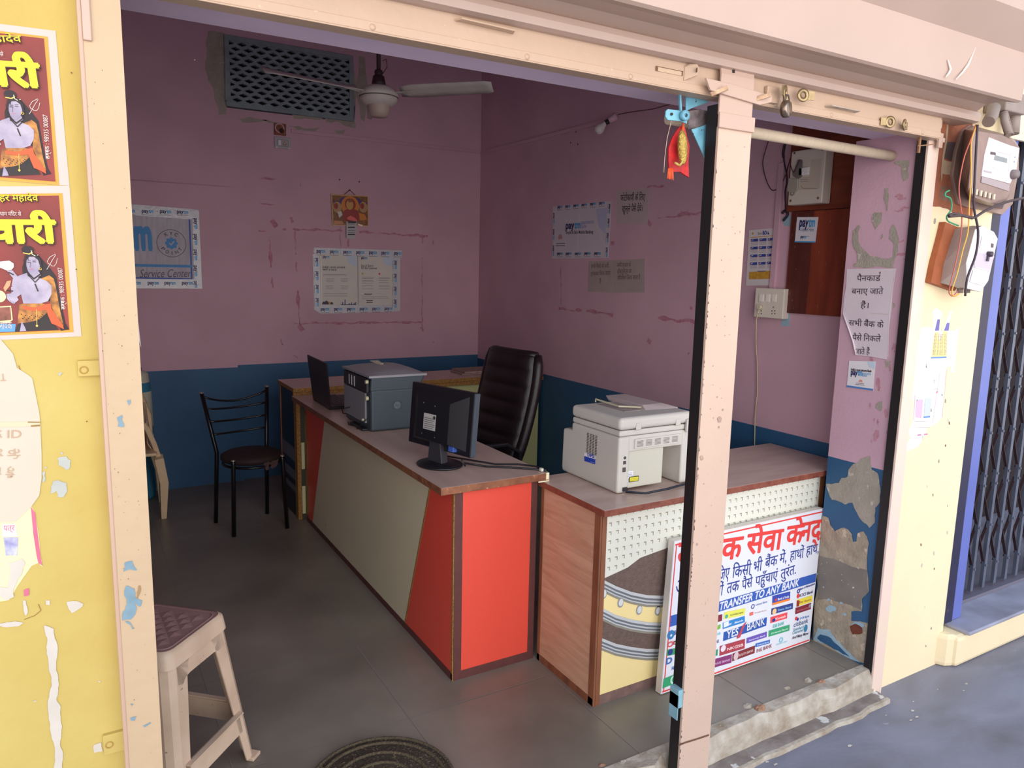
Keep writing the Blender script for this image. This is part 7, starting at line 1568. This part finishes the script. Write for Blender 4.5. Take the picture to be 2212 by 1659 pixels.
def up_extra(S):
    S.text('सम्पक : 98935 00087', S.uv(1790*.0605, 1365*.2532), S.uv(405*.2532, 985*.2532), .0105, pw, 6, .01)
po2 = poster('upper red festival poster cut by the left edge of the view, showing a shorter heading', None, [(120, 67), (150, 402)], [(103, 80), (128, 400)], [(95, 84), (120, 393)], ku,
    [('महादेव', (-30, 368*.2532), (190*.2532, 368*.2532), .017, pyl, .012), ('से', (5*.2532, 488*.2532), (35*.2532, 490*.2532), .010, pw, .01), ('वारी', (-60, 722*.2532), (350*.2532, 750*.2532), .062, pyl, .05)], {'tl': (0, 52), 'bl': (0, 390), 'fn': up_extra})
sl8 = thing('paper_sliver', 'thin white paper sliver hanging inside beside the left guide rail', 'paper', (.125, 1.71, 1.45))
g = MB(); g.prism([at(*q, 'y', 1.72) for q in ((286, 640), (293, 668), (299, 700), (305, 752), (300, 735), (292, 700))], (0, .0008, 0)); g.build('sliver', M('white_sliver', (214, 206, 210), .6), sl8)
# mirrored paper stuck over older scraps below
ns = thing('stuck_note', 'large cream paper with mirror-image writing peeling from the left yellow wall', 'note', tuple(at(40, 900, 'y', 1.648)))
S = Sheet('y', 1.648, 0); cpp = M('cream_thick_paper', (204, 194, 176), .7, var=.05, vs=9)
P8 = [(0, -190), (60, -120), (110, -60), (145, 60), (240, 120), (275, 150), (300, 270), (335, 440), (345, 560), (355, 800), (355, 1000), (335, 1150), (270, 1240), (200, 1310), (140, 1370), (60, 1375), (-200, 1380), (-200, -190)]
S.base([S.uv(*r3(*p)) for p in P8], cpp, .002)
S.pol(S.tpx(*[r3(*p) for p in [(-200, 525), (220, 518), (340, 520), (345, 545), (220, 560), (-200, 570)]]), M('crease_shadow_paper', (206, 196, 166), .8), 1); S.line(S.tpx(r3(240, 522), r3(340, 524)), .002, M('brown_smear', (150, 120, 70), .8), 2); S.line(S.tpx(r3(270, 555), r3(335, 550)), .003, M('brown_smear', (170, 140, 90), .8), 2)
mirk = M('ghost_brown_print', (190, 158, 132), .8)
def mirror_text(st, a, b, h):
    vs_, fs_ = glyphs(st, 0); A_, B_ = Vector(S.uv(*r3(*a))), Vector(S.uv(*r3(*b))); x0 = min(v.x for v in vs_); x1 = max(v.x for v in vs_); d_ = B_-A_; k_ = d_.length/(x1-x0); d_.normalize(); n_ = Vector((-d_.y, d_.x))
    S.add([S.P(*(A_+d_*((v.x-x0)*k_)-n_*(v.y*h)), 2) for v in vs_], fs_, S.mi(mirk))
mirror_text('र ID', (-40, 592), (182, 590), .022); mirror_text('ड के', (-60, 752), (175, 748), .022); mirror_text('ते हैं', (-60, 905), (130, 915), .022); mirror_text('T', (0, 110), (45, 108), .020)
S.done('paper_sheet', ns)
rp8 = thing('poster_remnant', 'torn pink-edged poster remnant below the cream mirrored paper', 'poster', tuple(at(40, 1180, 'y', 1.6485)))
S = Sheet('y', 1.649, 0)
S.base(jag(S.tpx(r3(-150, 1370), r3(140, 1370), r3(270, 1240), r3(300, 1310), r3(345, 1659), r7(330, 90), r7(300, 60), r7(250, 80), r7(130, 250), r7(70, 350), r7(-100, 370)), .03, 1, 2), M('remnant_paper', (240, 226, 176), .8, var=.1, vs=20), .0008)
S.pol(S.tpx(r3(262, 1240), r3(300, 1300), r3(345, 1659), r3(312, 1659), r3(285, 1480)), M('remnant_pink', (214, 110, 140), .7, var=.2, vs=20), 1); S.pol(S.tpx(r7(285, 0), r7(315, 0), r7(330, 80), r7(300, 60)), M('remnant_pink', (214, 110, 140), .7, var=.2, vs=20), 1)
S.pol(S.tpx(r3(20, 1390), r3(135, 1390), r3(150, 1500), r3(20, 1500)), M('remnant_pale', (238, 214, 214), .7), 1); S.text('पत्र', S.uv(*r3(30, 1450)), S.uv(*r3(125, 1445)), .016, M('remnant_pink', (214, 110, 140), .7), 2)
S.pol(S.tpx(r3(30, 1505), r3(155, 1505), r3(150, 1659), r3(50, 1659)), M('remnant_blue_print', (206, 204, 222), .7, var=.5, vs=60, c2=(130, 130, 180)), 1)
S.pol(jag(S.tpx(r7(60, 60), r7(170, 20), r7(200, 60), r7(140, 180), r7(110, 320), r7(60, 350), r7(0, 320), r7(0, 240), r7(60, 250), r7(80, 150)), .1, 2, 7), white_p, 2); S.pol(S.tpx(r7(185, 270), r7(225, 255), r7(228, 310), r7(190, 320)), M('remnant_pink', (214, 110, 140), .7, var=.2, vs=20), 1)
S.done('remnant_sheet', rp8)

# ------------------------------------------------------------------ neighbouring shop: blue frame and folding gate
fm_ = gt = thing('folding_gate', 'dark folding lattice gate in a blue steel frame across the neighbouring doorway', 'gate', (3.9, 1.8, .052))
g = MB(); g.box(3.300, 3.372, 1.702, 1.80, .052, 2.295); g.build('dark_post', M('dark_navy_steel', (44, 42, 72), .4, var=.2, vs=10), fm_, bevel=.003)
g = MB(); g.box(3.372, 3.45, 1.705, 1.80, .052, 2.295); g.build('blue_post', M('blue_enamel_post', (104, 116, 190), .35, var=.12, vs=6), fm_, bevel=.006, seg=3)
g = MB(); g.box(3.45, 5.5, 1.705, 1.80, 2.24, 2.295); g.build('lintel_channel', M('dark_navy_steel', (44, 42, 72), .4, var=.2, vs=10), fm_)
g = MB(); g.box(3.45, 5.5, 1.78, 1.84, .053, .07); g.build('bottom_track', M('dull_track', (110, 106, 122), .5), fm_)
pk1 = M('gate_grey_steel', (112, 118, 136), .4, metal=.4, var=.25, vs=12); pk2 = M('gate_brown_steel', (62, 46, 50), .5, metal=.2)
xs = [3.50+i*.105 for i in range(18)]
for i, x in enumerate(xs):
    g = MB(); g.box(x-.011, x+.011, 1.800, 1.806, .085, 2.24); g.box(x-.011, x-.006, 1.806, 1.816, .085, 2.24); g.build('picket', pk1, gt)
    if i < len(xs)-1 and i < 12:
        g = MB(); g.box(x+.038, x+.058, 1.822, 1.828, .072, 2.24); g.build('rear_picket', pk2, gt)
rest = MB()
for j_ in range(4):
    z0_ = .20+j_*.47
    for i in range(len(xs)-2):
        for sgn in (1, -1):
            a = Vector((xs[i], 1.818 if sgn > 0 else 1.811, z0_+(0 if sgn > 0 else .42))); b = Vector((xs[i+2], a.y, z0_+(.42 if sgn > 0 else 0))); g = rest if i > 8 else MB(); g.bar([a, b], .014, .0035)
            if i <= 8: g.build('lattice_bar', pk2, gt)
o = rest.build('lattice_bars', pk2, gt); o['kind'] = 'stuff'
g = MB()
for j_ in range(4):
    for x in xs:
        for dz in (0, .21, .42): g.tube([(x, 1.80, .20+j_*.47+dz), (x, 1.794, .20+j_*.47+dz)], .006, 8)
o = g.build('rivets', pk1, gt); o['kind'] = 'stuff'
